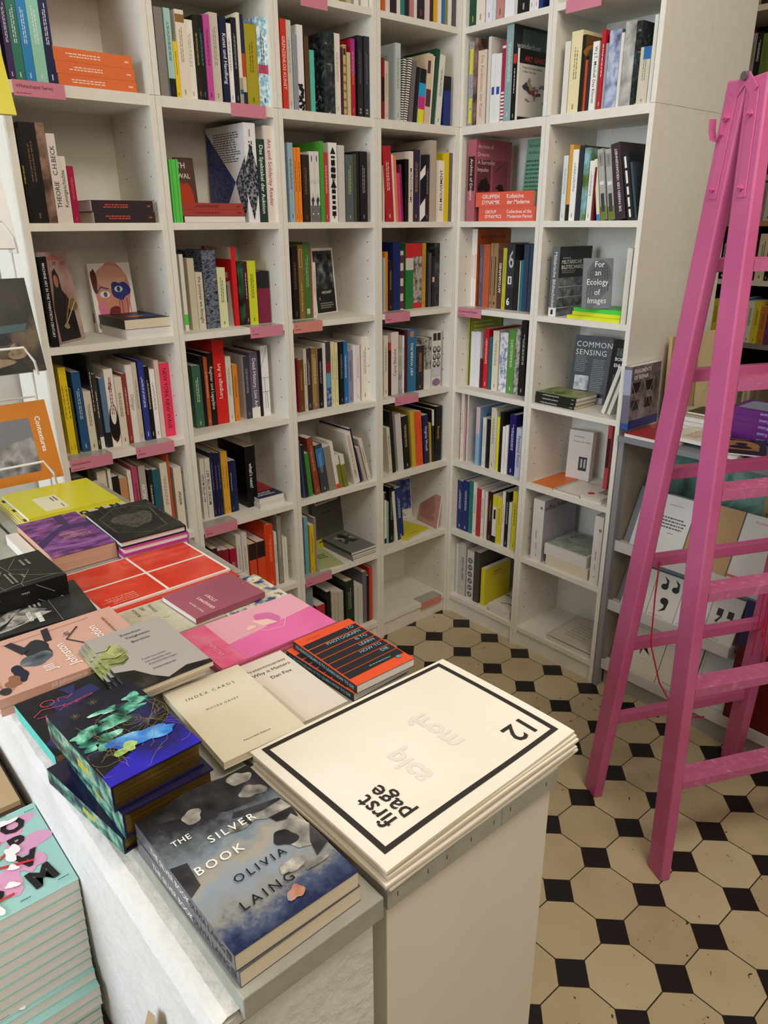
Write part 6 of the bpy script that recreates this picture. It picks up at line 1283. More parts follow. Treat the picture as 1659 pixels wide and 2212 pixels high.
# yellow pile : folder on a stack of lettered magazines
def yb_front(F):
    F.rect(0, 0, 1, 1, '#cfc23a')
    for i in range(6):
        F.rect(.02 + i * .165, .02, .02 + i * .165 + .08, .98, '#1c1c1c' if i % 2 else '#b8b4ac')
    for i, s in enumerate('SATURN'):
        F.text(s, .06, .92 - i * .16, 20, BW, bold=.05, rot=90)
for i in range(5):
    book(tmat((.458, -1.60 + .002 * (i % 2)), (0, -1), TH + i * .0041), .0039, .232, .25, '#d8cc34' if i % 2 == 0 else '#b8b4aa', 'yellow and black lettered magazine, ' + ('bottom', 'second from bottom', 'middle', 'second from top', 'top')[i] + ' of the pile under the yellow folder', cat='magazine', name='magazine', front=yb_front if i == 4 else None, paper='white', group='magazines under the yellow folder')
def yel_front(F):
    F.rect(.1, .52, .62, .78, '#dcd8b8'); F.micro(.15, .55, .3, .58, 1, '#5a5840', seed=1); F.micro(.4, .54, .6, .62, 2, '#5a5840', seed=2)
book(tmat((.424, -1.609), (0, -1), TH + .0207), .009, .212, .212, '#cfc832', 'bright yellow folder with a translucent window, on the magazine pile', cat='folder', name='folder', front=yel_front, paper='white', rough=.22)
# low stack of pale books at the very left edge of the counter
for i in range(3): book(tmat((.32 + i * .01, -1.90 - i * .004), (0, -1), TH + i * .0155), .015, .14, .15, ('#c8a090', '#2a2a2c', '#e0dcd4')[i], ('pink-edged book', 'black-backed book', 'white book')[i] + ' in the low stack at the left edge, behind the black hardcovers', name='paperback_book', paper='white', group='low stack at left edge')
# red foil-wrapped sheets
def red_front(F):
    rd = NM('glossy_red', ['#c02c1c', '#d2402c', '#dc5844'], 7, dist=1.5, rough=.15); F.rect(0, 0, 1, 1, '#e6e0da')
    for x0, x1 in ((.02, .485), (.515, .98)):
        for y0, y1 in ((.02, .49), (.51, .98)): F.rect(x0, y0, x1, y1, rd)
    F.text('TEXTE ZUR KUNST', .12, .88, 6, '#e89a88', rot=-90, maxw=.04); F.micro(.04, .7, .2, .94, 4, '#e08a78', rot=1, seed=3)
book(tmat((.955, -1.585), (0, -1), TH), .004, .27, .21, '#c8341f', 'red printed cover peeking out below the red poster booklet', cat='magazine', name='magazine', front=lambda F: F.micro(.05, .02, .9, .06, 1, '#e8a090', seed=2), paper='white', rough=.2)
book(tmat((.925, -1.588), (.02, -1), TH + .0043), .0045, .268, .195, '#e6e0da', 'glossy red booklet divided by a white cross into four panels', cat='magazine', name='magazine', front=red_front, paper='white', rough=.12)
# beige Postkoloniale
def post_front(F):
    F.rect(0, 0, 1, 1, NM('speckled_beige', ['#b4ae9a', '#bdb7a3', '#c4beaa'], 90))
    for i, s in enumerate(('EINE', 'POSTKOLONIALE', 'AVANTGARDE')): F.text(s, .08, .30 - i * .075, 6, '#5a4a3a', align=-1, maxw=.085)
    for i, s in enumerate(('BLANCA', 'ART', 'SCHOOL')): F.text(s, .95, .72 - i * .09, 6, '#5a4a3a', align=1, maxw=.06)
    F.ell(.5, .5, .04, .03, '#b8bc70')
book(tmat((1.088, -1.690), (0, -1), TH), .0075, .165, .135, '#b4ae9a', 'speckled beige paperback with dark capitals between red booklet and grey paperback', name='paperback_book', front=post_front)
# grandma's story
def gran_front(F):
    F.rect(0, 0, 1, 1, NM('rose_shift', [(.3, '#8c4858'), (.5, '#a05868'), (.7, '#b0705c')], 3, detail=1)); F.text("GRANDMA'S", .1, .70, 7, '#f0e4e0', align=-1, maxw=.066); F.text('STORY', .28, .58, 8, '#f0e4e0', align=-1, maxw=.05); F.text('TRINH T. MINH-HA', .1, .84, 4, '#f0e4e0', align=-1, maxw=.07); F.text('c', .5, .06, 4, '#f0e4e0')
book(tmat((1.076, -1.601), (.06, -1), TH + .0083), .011, .146, .118, '#9c5566', 'dusky rose book with small white title, on the patterned photograph cover', name='paperback_book', front=gran_front, paper='white')
book(tmat((1.100, -1.560), (0, -1), TH), .0062, .128, .125, '#b8b09a', 'booklet with a blue and cream photograph cover, under the rose book', cat='magazine', name='magazine', front=lambda F: F.rect(0, 0, 1, 1, NM('crowd_photo', ['#1c2430', '#3c5a88', '#c8c4a8', '#e0dcc8', '#4a3c30'], 45, detail=5)), paper='white')
# pink Tapestry stack
def tap_front(F):
    F.rect(0, 0, 1, 1, NM('candy_pink', ['#d8609c', '#e070a8', '#dc68a4'], 6)); F.poly([(.0, .38), (.5, .42), (1, .62), (1, 1), (0, 1)][::1], '#e0a0b0'); F.rect(0, 0, 1, .2, NM('pink_weave', ['#d84c80', '#e0668c', '#dc8098'], 30)); 
    F.poly([(0, .2), (0, 1), (.45, 1), (.6, .2)], '#dfa2b2'); F.poly([(.45, 1), (.6, .2), (1, .2), (1, 1)], NM('candy_pink', [], 6))
    F.blob(.38, .62, .17, .1, '#d06ea2', 3, .2); F.poly([(.3, .5), (.5, .54), (.52, .66), (.38, .62)], '#e8c0b4'); F.line([(.6, .2), (.5, .46), (.62, .52), (.66, .66), (.5, .74), (.45, 1)], 1.2, '#ecc4c0'); F.blob(.44, .45, .05, .04, '#e8c0b4', 5)
    F.text('TAPESTRY', .6, .09, 7, '#eab0b8', maxw=.085, sp=1.1)
for i in range(6):
    book(tmat((1.107 + (.001 * (i % 3)), -1.7905 + .0012 * (i % 2)), (0, 1), TH + i * .0028), .0026, .222, .142, '#cc5c8c', 'bright pink magazine, ' + ('bottom', 'second from bottom', 'third from bottom', 'third from top', 'second from top', 'top')[i] + ' of the pink pile beside the orange striped books', cat='magazine', name='magazine', front=tap_front if i == 5 else None, paper='rose', group='bright pink magazines')
# to photograph is to learn how to die
def pho_front(F):
    F.rect(0, 0, 1, 1, '#e0542c'); dk = '#24262a'
    y = .86
    for i in range(7): F.poly([(.02, y), (.98, y + .02), (.98, y - .075), (.02, y - .095)], dk); y -= .108
    for i, (s, a) in enumerate((('TO', 1), ('PHOTOGRAPH', 1), ('IS TO', 1), ('LEARN', 1), ('HOW TO', 1), ('DIE', 1))): F.text(s, .9, .84 - i * .108, 7.2, '#8cc4d0', align=1, rot=1, maxw=.075)
    F.text('Tim Carpenter', .15, .915, 3.2, '#3a2420', align=-1, maxw=.04); F.micro(.4, .15, .9, .17, 1, '#8cc4d0', seed=2); F.rect(.82, .09, .88, .13, '#4c9cb8')
for i, (lab, dx, a) in enumerate((('lower of two orange and black striped paperbacks, slightly askew', -.004, 2.5), ('upper of two orange and black striped paperbacks with pale blue capitals', 0, -.5))):
    a = math.radians(a)
    book(tmat((1.4365 + dx, -1.672 - .003 * (1 - i)), (-math.cos(a), -math.sin(a)), TH + i * .0144), .014, .166, .114, '#24262a', lab, name='paperback_book', front=pho_front, spine=lambda F: F.text('TO PHOTOGRAPH IS TO LEARN HOW TO DIE', .5, .5, 5.2, '#8cc4d0', rot=-90, maxw=.152), paper='white', group='orange striped paperbacks')
# Zwischen stack : three slim copies
def zw_front(F):
    F.rect(0, 0, 1, 1, '#a9a39e'); rk = NM('rock_photo', ['#0e0d0c', '#1c1a18', '#3a3632'], 40)
    F.poly([(.0, .0), (1, .0), (1, .06), (.72, .1), (.45, .03), (.32, .14), (.2, .3), (.0, .36)], rk)
    kn = NM('green_knot', ['#3c4428', '#7c8450', '#a8ac70', '#5c6438'], 26, detail=4)
    F.blob(.12, .58, .13, .17, kn, 3, .25); F.blob(.2, .68, .12, .1, NM('green_knot2', ['#8c945c', '#b4b878', '#6c7444'], 40), 5, .3); F.line([(.0, .62), (.15, .56), (.28, .6)], 1.6, '#20240f'); F.line([(.02, .5), (.16, .46), (.26, .5)], 1.6, '#20240f'); F.line([(.0, .74), (.12, .72), (.2, .78)], 1.4, '#20240f')
    for i, s in enumerate(('Zwischen', 'Tätigkeiten', 'Berichte')): F.text(s, .38 + i * .03, .88 - i * .08, 6.2, '#1c1a18', align=-1, maxw=.058)
    for i, s in enumerate(('Texte aus einem', 'Schreibzirkel über', 'Arbeitserfahrungen')): F.text(s, .36 + i * .01, .40 - i * .055, 4.0, '#1c1a18', align=-1, maxw=.058)
    F.micro(.38, .2, .75, .22, 1, '#4a4644', seed=3)
def zw_spine(F): F.rect(0, 0, 1, .45, '#16161a'); F.rect(0, .45, 1, .9, NM('green_knot_spine', ['#6c7444', '#a8ac70', '#4c5430'], 40)); F.rect(0, .9, 1, 1, '#7c8068'); F.micro(.35, .08, .7, .4, 1, '#8c9cb8', rot=1, seed=2)
for i in range(3):
    a = math.radians(2 - i * 1.0)
    book(tmat((1.274 - (2 - i) * .004, -1.938 - (2 - i) * .005), (-math.cos(a), math.sin(a) * .3), TH + .0300 + i * .0075), .0072, .183, .124, '#a9a39e', ('bottom', 'middle', 'top')[i] + ' copy of the grey paperback with a green knotted stone on the spine', name='paperback_book', front=zw_front, spine=zw_spine, group='grey paperbacks with green knot')
# Index Cards and Dan Fox
def idx_front(F):
    F.text('INDEX CARDS', .47, .80, 6.2, '#1c1c1e', sp=1.45, maxw=.112); F.text('MOYRA DAVEY', .47, .60, 4.2, '#3a3836', sp=1.3, maxw=.062); F.text('Fitzcarraldo Editions', .5, .12, 3.4, '#3a3836', maxw=.052)
book(tmat((1.4505, -1.8995), (-1, .045), TH + .0115), .011, .193, .122, '#dcd4bc', 'cream paperback lettered INDEX CARDS, right of the gilt hardcovers', name='paperback_book', front=idx_front, rough=.5)
def dan_front(F):
    F.rect(.0, .0, .42, .62, '#c8bfb0')
    for i, s in enumerate(('Pretentiousness', 'Why it Matters', 'Dan Fox')): F.text(s, .93 if i < 2 else .86, .86 - i * .085 - (.015 if i == 2 else 0), 7.5, '#1c1c22', align=1, maxw=.108 if i < 2 else .056)
book(tmat((1.4345, -1.8135), (-1, .02), TH), .0105, .182, .124, '#dcd3c6', 'cream paperback with three dark title lines, between pink pile and newspaper', name='paperback_book', front=dan_front, rough=.5)

# ------------------------------------------------------------------ newspapers: folded sheets with soft curled edges
NP = plaster_mat('newsprint', '#e4ddce', '#ebe5d8', 8, 0.05)
NPD = M('#d6c6a8', .8, name='newsprint_edge')
def newspaper(i, n):
    root = thing('newspaper', ('top newspaper, lettered first page 12 inside a thick black frame' if i == n - 1 else ('lowest' if i == 0 else ['', 'second', 'third', 'fourth', 'fifth', 'sixth', 'seventh'][i]) + ' folded newspaper from the bottom of the newspaper pile'), 'newspaper', None, 'folded newspapers on the counter')
    rr = random.Random(i + 40)
    # sheet frame: origin at the +x,-y corner ; a runs -x (0..La), b runs +y (0..Lb)
    La, Lb = .256, .338
    ox, oy = 1.7225 + rr.uniform(-.005, .003), -1.862 + rr.uniform(-.002, .006)
    if i == n - 1: ox, oy = 1.7215, -1.862
    z0 = TH + .001 + i * .0047
    th = rr.uniform(.003, .0042)
    ns, nt_ = 20, 24
    rot = math.radians(rr.uniform(.2, 2.6)) if i < n - 1 else math.radians(1.8)
    def pt(u, v, top):
        x = -u * La * (1 - .07 * v); y = v * Lb
        X = x * math.cos(rot) - y * math.sin(rot); Y = x * math.sin(rot) + y * math.cos(rot)
        # folded edge at u=1 stays plump, open edge at u=0 droops a little
        puff = .0035 * math.sin(PI * min(1, u * 1.0)) * (1 - abs(v - .5)) + .0012 * math.sin(7 * v + i) * (1 - u) * 1.0
        sag = -.0018 * math.exp(-u * 9)
        zz = z0 + (puff + sag) * .8
        return (ox + X, oy + Y, zz + (th if top else 0))
    vs = []; fs = []
    for k in (0, 1):
        for a in range(ns + 1):
            for c in range(nt_ + 1): vs.append(pt(a / ns, c / nt_, k))
    N1 = (ns + 1) * (nt_ + 1)
    for a in range(ns):
        for c in range(nt_):
            q = [a * (nt_ + 1) + c, (a + 1) * (nt_ + 1) + c, (a + 1) * (nt_ + 1) + c + 1, a * (nt_ + 1) + c + 1]
            fs.append(tuple(q)); fs.append(tuple(N1 + w for w in q[::-1]))
    ring = [a * (nt_ + 1) for a in range(ns + 1)] + [ns * (nt_ + 1) + c for c in range(1, nt_ + 1)] + [a * (nt_ + 1) + nt_ for a in range(ns - 1, -1, -1)] + [c for c in range(nt_ - 1, 0, -1)]
    m = MB(); m.add(vs, fs, NP)
    m.add([vs[q] for q in ring] + [vs[N1 + q] for q in ring], [(j, (j + 1) % len(ring), len(ring) + (j + 1) % len(ring), len(ring) + j)[::-1] for j in range(len(ring))], NPD if i % 2 else NP)
    m.obj('sheets', root, smooth=False)
    if i == n - 1:
        g = MB(); ink = M('#2c2824', .7, name='black_ink'); faint = M('#dfdacf', .7, name='show_through_ink')
        def wrap(px, py, zoff=.0004):  # px along a (from +x edge), py along b, metres
            p = pt(min(max(px / La, 0), 1), min(max(py / Lb, 0), 1), 1); return (p[0], p[1], p[2] + zoff)
        def strip(p0, p1, w):
            k = 24; d = Vector(p1) - Vector(p0); nn = Vector((-d.y, d.x)).normalized() * w / 2
            for j in range(k):
                a = Vector(p0) + d * j / k; c = Vector(p0) + d * (j + 1) / k
                q = [a - nn, c - nn, c + nn, a + nn]
                pts = [wrap(*w_) for w_ in q]
                nz = (Vector(pts[1]) - Vector(pts[0])).cross(Vector(pts[2]) - Vector(pts[0])).z
                g.add(pts, [(0, 1, 2, 3) if nz > 0 else (3, 2, 1, 0)], ink)
        mg = .017; w = .0075
        x0, x1, y0, y1 = mg + .004, La - mg * .55, mg, Lb - mg
        strip((x0 - w / 2, y0), (x1 + w / 2, y0), w); strip((x0 - w / 2, y1), (x1 + w / 2, y1), w); strip((x0, y0), (x0, y1), w); strip((x1, y0), (x1, y1), w)
        def put(s, a, b, cap, R, U, mat, zo, bold=.025, sp=1.0, align=0):
            vs, fs, wd, ht = text_geo(s, bold, sp); sc = cap / .70
            P = [wrap(a + (x * sc - align * wd * sc / 2) * R[0] + y * sc * U[0], b + (x * sc - align * wd * sc / 2) * R[1] + y * sc * U[1], zo) for x, y, _ in vs]
            out = []
            for f in fs:
                q = [Vector(P[j]) for j in f[:3]]; nz = (q[1] - q[0]).cross(q[2] - q[0]).z
                out.append(f if nz > 0 else f[::-1])
            g.add(P, out, mat)
        # first page: reads along +a, letter tops towards -b
        g.obj('frame_print', root); g = MB()
        put('first', .043, .046, .0235, (1, 0), (0, -1), ink, .0006, bold=.012, align=-1)
        put('page', .040, .075, .0235, (1, 0), (0, -1), ink, .0006, bold=.012, align=-1)
        g.obj('title_print', root); g = MB()
        # 12: tops towards +x (-a), reads towards -y (-b)
        put('12', .052, .283, .034, (0, -1), (-1, 0), ink, .0006, bold=.012)
        g.obj('number_print', root); g = MB()
        put('pics', .10, .13, .030, (-1, 0), (0, -1), faint, .0005); g.obj('show_through_print', root); g = MB()
        put('from', .13, .20, .030, (-1, 0), (0, -1), faint, .0005)
        g.obj('show_through_print', root)
for i in range(7): newspaper(i, 7)

# ------------------------------------------------------------------ window side: bench with tall pile in front of the parapet
BZ = .60
root = thing('window_bench', 'low brown bench in front of the white half wall, under the tall book pile', 'bench')
MB().box(.35, -2.60, BZ - .03, 1.95, -2.085, BZ - .0005, M('#8c7860', .6)).obj('bench_top', root)
MB().box(.38, -2.58, 0, .44, -2.10, BZ - .031, M('#7c6a54', .6)).obj('leg', root); MB().box(1.86, -2.58, 0, 1.92, -2.10, BZ - .031, M('#7c6a54', .6)).obj('leg', root)
def opar_front(F):
    F.rect(0, 0, 1, 1, '#9ccac4'); pk = '#d89cc0'
    for i, q in enumerate(((.72, .82, .2, .1), (.35, .72, .2, .09), (.8, .58, .15, .12), (.3, .45, .16, .14), (.55, .3, .14, .12), (.75, .38, .1, .1), (.2, .2, .12, .08))): F.blob(*q, pk, i + 2, .5)
    dk = '#17161a'
    for s, x, y, q, r in (('O', .76, .84, 27, 0), ('P', .74, .63, 27, 5), ('A', .40, .70, 27, 8), ('A', .74, .42, 27, 180), ('M', .78, .20, 30, 10), ('S', .42, .26, 30, 4), ('I', .16, .22, 27, 0), ('T', .16, .48, 27, 10)): F.text(s, x, y, q, dk, rot=r, bold=.05)
    rd = '#cc3434'; F.line([(.0, .35), (.4, .5), (.72, .60)], 4, rd); F.line([(.05, .55), (.4, .5), (.78, .38)], 4, rd); F.line([(.0, .14), (.3, .16), (.55, .16)], 3.5, rd); F.line([(.62, .72), (.42, .66)], 4, rd)
    for i, q in enumerate(((.7, .9, .12, .03), (.66, .55, .06, .08), (.5, .55, .05, .04), (.62, .4, .04, .03), (.56, .24, .05, .03), (.4, .1, .04, .07), (.25, .4, .05, .03))): F.blob(*q, '#f0eeee', i + 30, .5)
    for x, y in ((.95, .9), (.72, .96), (.4, .95), (.92, .06), (.62, .04), (.3, .03)): F.micro(x - .06, y, x + .05, y + .02, 1, '#20303a', seed=int(x * 50))
def joviz(F):
    F.rect(0, 0, 1, 1, NM('charcoal_print', ['#1c1d1f', '#3a3c3e', '#77797b'], 14)); F.text('Baxter, Heinrich,', .1, .42, 5, '#e4e4e4', align=-1); F.text('Marguin, Sommer (Eds.)', .1, .34, 5, '#e4e4e4', align=-1)
    for i in range(8): F.line([(.55 + i * .06, .0), (.65 + i * .06, .3)], .5, '#d0d0d0'); F.line([(.95 - i * .06, .0), (.85 - i * .05, .3)], .5, '#d0d0d0')
    for y in (.3, .4, .55): F.line([(0, y), (1, y + .02)], .4, '#9a9c9e')
def jov_spine(F):
    F.rect(0, 0, 1, 1, '#26282a'); F.text('Baxter, Heinrich, Sommer (Eds.)', .5, .4, 4.5, '#e4e4e4', rot=-90, maxw=.12); F.rect(.15, .86, .85, .97, '#e8e8e6'); F.text('jovis', .5, .915, 4, BW, rot=-90, bold=.02, maxw=.02)
zz = BZ; K = 0
for i in range(3):   # black books at the bottom, spine towards +x
    book(tmat((1.398 - i * .004, -2.072), (0, -1), zz) @ Matrix.Identity(4), -0.0 + .018, .165, .22, '#26282a', ('lowest', 'second', 'third')[i] + ' black book from the bottom of the tall pile by the window wall', name='paperback_book', front=joviz if i == 2 else None, spine=jov_spine, paper='white', group='black books low in the tall pile')
    # give the spine copy facing +x
    zz += .0184
prof = [1.372, 1.3715, 1.3705, 1.380, 1.3795, 1.366, 1.3595, 1.359, 1.3585, 1.3575, 1.3565, 1.3562, 1.3545, 1.3542, 1.353]
nO = 15; tO = (0.90 - zz) / nO - .0003
ORD = ['lowest', 'second', 'third', 'fourth', 'fifth', 'sixth', 'seventh', 'eighth', 'ninth', 'tenth', 'eleventh', 'twelfth', 'thirteenth', 'fourteenth', 'top']
for i in range(nO):
    book(tmat((prof[i], -2.224 - .0006 * (nO - i)), (-1, 0), zz), tO, .182, .155, '#9ccac4', ('top mint green book with tumbling black letters OPARATISM on the tall pile' if i == nO - 1 else ORD[i] + ' mint green book counted up the tall pile by the window wall'), name='paperback_book', front=opar_front if i in (nO - 1, 2, 5, 6) else None, paper='white', group='mint green books in the tall pile')
    zz += tO + .0003
# cardboard box edge at lower frame
root = thing('cardboard_box', 'open cardboard box flap at the foot of the half wall end', 'box')
c = MB(); cb = M('#b49a78', .8, name='cardboard')
c.box(1.46, -2.16, .601, 1.70, -2.157, .70, cb); c.box(1.46, -2.092, .601, 1.70, -2.089, .70, cb); c.box(1.46, -2.157, .601, 1.463, -2.092, .70, cb); c.box(1.697, -2.157, .601, 1.70, -2.092, .70, cb); c.box(1.46, -2.16, .601, 1.70, -2.089, .604, cb)
c.add([(1.50, -2.0885, .70), (1.62, -2.0885, .70), (1.60, -2.078, .918), (1.58, -2.078, .905)], [(0, 1, 2, 3)], cb)
c.obj('box_body', root)
root = thing('wooden_crate', 'light brown crate behind the tall pile, against the white half wall', 'crate')
MB().box(.55, -2.42, .60, 1.16, -2.078, .893, M('#4a3426', .6)).obj('crate_body', root, bevel=.003); MB().box(.545, -2.425, .8935, 1.155, -2.083, .902, M('#b49a78', .6)).obj('lid', root)

# ------------------------------------------------------------------ wire rack at the far left
WIRE = M('#e4e4e0', .3, name='white_wire')
root = thing('wire_rack', 'white wire magazine rack at the left edge beside the leftmost bookcase', 'rack')
r = MB()
for y in (-1.64, -1.98): r.tube([(.0, y, 0), (.0, y, 2.35)], .004, WIRE)
r.obj('upright', root)
for z in (.95, 1.25, 1.55, 1.85, 2.15): MB().tube([(.0, -1.64, z), (.0, -1.98, z)], .0028, WIRE).obj('crossbar', root)
for z0 in (1.058, 1.350, 1.640, 1.935):
    w = MB(); w.tube([(.0, -1.655, z0 + .06), (.04, -1.655, z0 - .012), (.165, -1.672, z0 - .012), (.18, -1.680, z0 + .022), (.18, -1.700, z0 + .058), (.18, -1.88, z0 + .058), (.18, -1.90, z0 + .022), (.165, -1.905, z0 - .012), (.04, -1.92, z0 - .012), (.0, -1.92, z0 + .06)], .0032, WIRE, 8)
    w.obj('wire_holder', root)
def rack_item(z0, H, W, yr, x0, lean, t, color, label, art, cat='magazine', name='magazine', hard=False):
    X = Matrix.Translation((x0, yr - W, z0)) @ Matrix.Rotation(PI / 2, 4, 'Z') @ Matrix.Rotation(-math.radians(lean), 4, 'X') @ Matrix.Rotation(-PI / 2, 4, 'Z') @ Matrix.Translation((-t, 0, 0))
    book(X, t, H, W, color, label, cat=cat, name=name, front=art, paper='cream', rough=.3)
def ctx(F):
    F.rect(.0, .12, .76, .80, NM('grey_rock', ['#2c2c2e', '#6a6a6c', '#a8a6a4', '#4a4a4c'], 14, detail=8)); F.poly([(.0, .8), (.0, .62), (.4, .5), (.76, .56), (.76, .8)], '#7c7a7e'); F.text('Contextures', .86, .58, 13, '#f2ece4', rot=-90, bold=.02, maxw=.135)
rack_item(1.046, .212, .215, -1.635, .112, 17, .012, '#cf7f2c', 'orange book lettered Contextures in the lowest wire holder', ctx, 'book', 'paperback_book')
def pots(F):
    F.rect(0, 0, 1, 1, NM('still_life', ['#26221f', '#3c3834', '#2c2a28', '#6c5c48'], 8, detail=4)); br = NM('clay', ['#6a5640', '#9c8468', '#4c3e30'], 30)
    for q in ((.3, .3, .22, .07), (.28, .2, .2, .05), (.35, .12, .3, .05), (.72, .26, .1, .06), (.7, .2, .12, .05), (.25, .42, .14, .06)): F.blob(*q, br, int(q[0] * 90), .1)
    F.poly([(.35, .5), (.9, .52), (.85, .44), (.4, .42)], '#4a5e60'); F.blob(.55, .36, .1, .06, '#22262c', 3); F.ell(.45, .3, .04, .03, '#8ca0a0')
rack_item(1.336, .235, .20, -1.634, .112, 15, .014, '#2c2826', 'dark still life photo magazine in the middle wire holder', pots)
rack_item(1.636, .20, .20, -1.652, .112, 15, .01, '#e4e2dc', 'plain white brochure in the wire holder above the still life', None, 'brochure', 'brochure')
rack_item(1.930, .22, .22, -1.606, .112, 17, .008, '#ddd038', 'yellow magazine in the topmost wire holder, corner at the left edge', lambda F: F.rect(.1, .25, .8, .8, '#7c8078'))

# ------------------------------------------------------------------ grey display rack right of the bookcases
GR = M('#8d8c90', .5, name='grey_steel'); GRL = M('#c9c7c4', .5, name='pale_ledge')
DX0, DX1 = .8035, 1.86
root = thing('display_rack', 'grey display rack with sloping ledges behind the pink ladder', 'display rack')
p = MB(); p.box(DX0, .0, 0, DX0 + .020, .03, .985, GR); p.box(DX0, .03, 0, DX0 + .006, .40, .985, M('#b9b0a0', .6)); p.obj('side_panel', root)
p = MB(); p.box(DX1 - .02, .0, 0, DX1, .40, .985, GR); p.obj('side_panel', root)
MB().box(DX0, -.014, .986, DX1, .41, 1.005, M('#7f8088', .45)).obj('top_board', root)
MB().box(DX0 + .021, .04, 0, DX1 - .021, .08, .075, M('#a3a09c', .6)).obj('plinth', root)
LED = [(.605, .012), (.365, .012), (.108, .012)]
LEN = [DX1 - .021, 1.285, DX1 - .021]
for (z, y), LX in zip(LED, LEN):
    g = MB(); g.box(DX0 + .021, y, z - .03, LX, y + .045, z, GRL); g.box(DX0 + .021, y, z, LX, y + .006, z + .010, GRL); g.obj('ledge', root)
    q = MB(); a = math.radians(24); q.add([(DX0 + .021, y + .047, z - .03), (LX, y + .047, z - .03), (LX, y + .047 + .24 * math.tan(a) * .9, z + .185), (DX0 + .021, y + .047 + .24 * math.tan(a) * .9, z + .185)], [(0, 1, 2, 3)], GR)
    q.add([(DX0 + .021, y + .049, z - .03), (LX, y + .049, z - .03), (LX, y + .049 + .24 * math.tan(a) * .9, z + .185), (DX0 + .021, y + .049 + .24 * math.tan(a) * .9, z + .185)], [(3, 2, 1, 0)], GR)
    q.obj('sloping_back', root)
def disp(x0, tier, H, W, t, color, label, art=None, cat='book', name='paperback_book', lean=22, dy=0, yaw=0):
    z, y = LED[tier]
    X = Matrix.Translation((x0, y + .010 + dy, z + .0008 + t * math.sin(math.radians(lean)))) @ Matrix.Rotation(math.radians(yaw), 4, 'Z') @ Matrix.Rotation(-math.radians(lean), 4, 'X') @ Matrix.Rotation(-PI / 2, 4, 'Z') @ Matrix.Translation((-t, 0, 0))
    book(X, t, H, W, color, label, cat=cat, name=name, front=art, paper='white', rough=.45, seed=3)
disp(.946, 0, .212, .118, .008, '#d4d2d0', 'white leaflet with italic lines on the top ledge behind the ladder', lambda F: (F.micro(.25, .84, .8, .86, 1, '#6a6a6c', seed=1), F.micro(.1, .45, .95, .66, 4, '#4a4a4c', seed=2, fill=1), F.micro(.4, .38, .65, .4, 1, '#4a4a4c', seed=3)))
disp(.868, 0, .27, .07, .006, '#c8ccc8', 'narrow pale book behind the white leaflet on the top ledge', None, dy=.012)
disp(1.068, 0, .22, .156, .012, '#a98656', 'plain tan brown book on the top ledge, centre')
disp(1.229, 0, .22, .115, .010, '#c9c6c0', 'pale book with a red line along its foot, top ledge right', lambda F: (F.rect(0, .03, 1, .07, '#b85a3c'), F.micro(.3, .88, .8, .92, 2, '#b8605a', seed=2)))
disp(1.36, 0, .22, .13, .010, '#a8a8a4', 'grey book at the right end of the top ledge')
def quotes(kind):
    def f(F):
        k = BW
        def comma(x, y, s, up=1):
            F.ell(x, y, .10 * s, .05 * s, k); F.poly([(x + .10 * s, y), (x + .07 * s, y - up * .12 * s), (x - .08 * s, y - up * .17 * s), (x + .02 * s, y - up * .09 * s), (x + .0 * s, y)], k)
        if kind == 0: comma(.55, .8, 1.3, -1); F.blob(.45, .5, .2, .2, k, 3, .3)
        elif kind == 1: comma(.35, .72, 1.3, -1); comma(.75, .72, 1.3, -1); comma(.5, .42, 1.5)
        elif kind == 2: F.poly([(.3, .6), (.5, .62), (.8, .85), (.65, .88)], '#3a4a58'); comma(.6, .4, 1.5)
        elif kind == 3: F.rect(.22, .55, .42, .7, k); F.poly([(.42, .6), (.42, .55), (.3, .4), (.22, .42)], k); F.rect(.58, .55, .78, .7, k); F.poly([(.78, .6), (.78, .55), (.66, .4), (.58, .42)], k)
        elif kind == 4: comma(.6, .7, 1.2, -1); comma(.4, .4, 1.2)
        else: F.blob(.5, .55, .22, .2, k, 5, .3)
        F.micro(.1, .06, .7, .09, 1, '#8a8a8a', seed=kind)
    return f
for i, (x, w) in enumerate(((.868, .102), (.972, .103), (1.077, .105), (1.184, .1))):
    disp(x, 1, .165, w, .006, '#d5d1c9' if i != 2 else '#d9dadd', 'white booklet with black ' + ['quotation blob', 'double quote and comma marks', 'slanting mark under clear film', 'square closing quotes', 'curled quote marks', 'round ink mark', 'single ink shape'][i] + ', middle ledge', quotes(i % 6), 'booklet', 'booklet')
def plant(F): F.frame(.22, .25, .8, .85, .8, '#8a8a86'); F.frame(.3, .32, .72, .78, .5, '#8a8a86'); F.poly([(.3, .45), (.48, .5), (.5, .36), (.54, .5), (.72, .42), (.6, .56), (.42, .55)], '#14140f'); F.ell(.52, .6, .07, .04, '#5a6a54')
disp(.872, 2, .205, .168, .012, '#d2ccbe', 'cream book with a framed plant picture on the lowest ledge', plant)
disp(1.043, 2, .205, .130, .012, '#d2ccbe', 'plain cream book beside the framed plant on the lowest ledge', lambda F: F.micro(.2, .06, .7, .09, 1, '#6a6a66', seed=3))
def essay(F): F.frame(.06, .05, .94, .9, .8, '#4a4a4c'); F.text('Untitled Essay', .5, .58, 5.5, '#2a2a2c', maxw=.1, bold=.01); F.micro(.5, .5, .9, .53, 1, '#5a5a5c', seed=3); F.micro(.55, .33, .85, .35, 1, '#5a5a5c', seed=4); F.blob(.18, .1, .12, .06, BW, 3, .6)
disp(1.178, 2, .215, .135, .008, '#bfc0c4', 'grey book framed by a thin line, lettered Untitled Essay', essay)
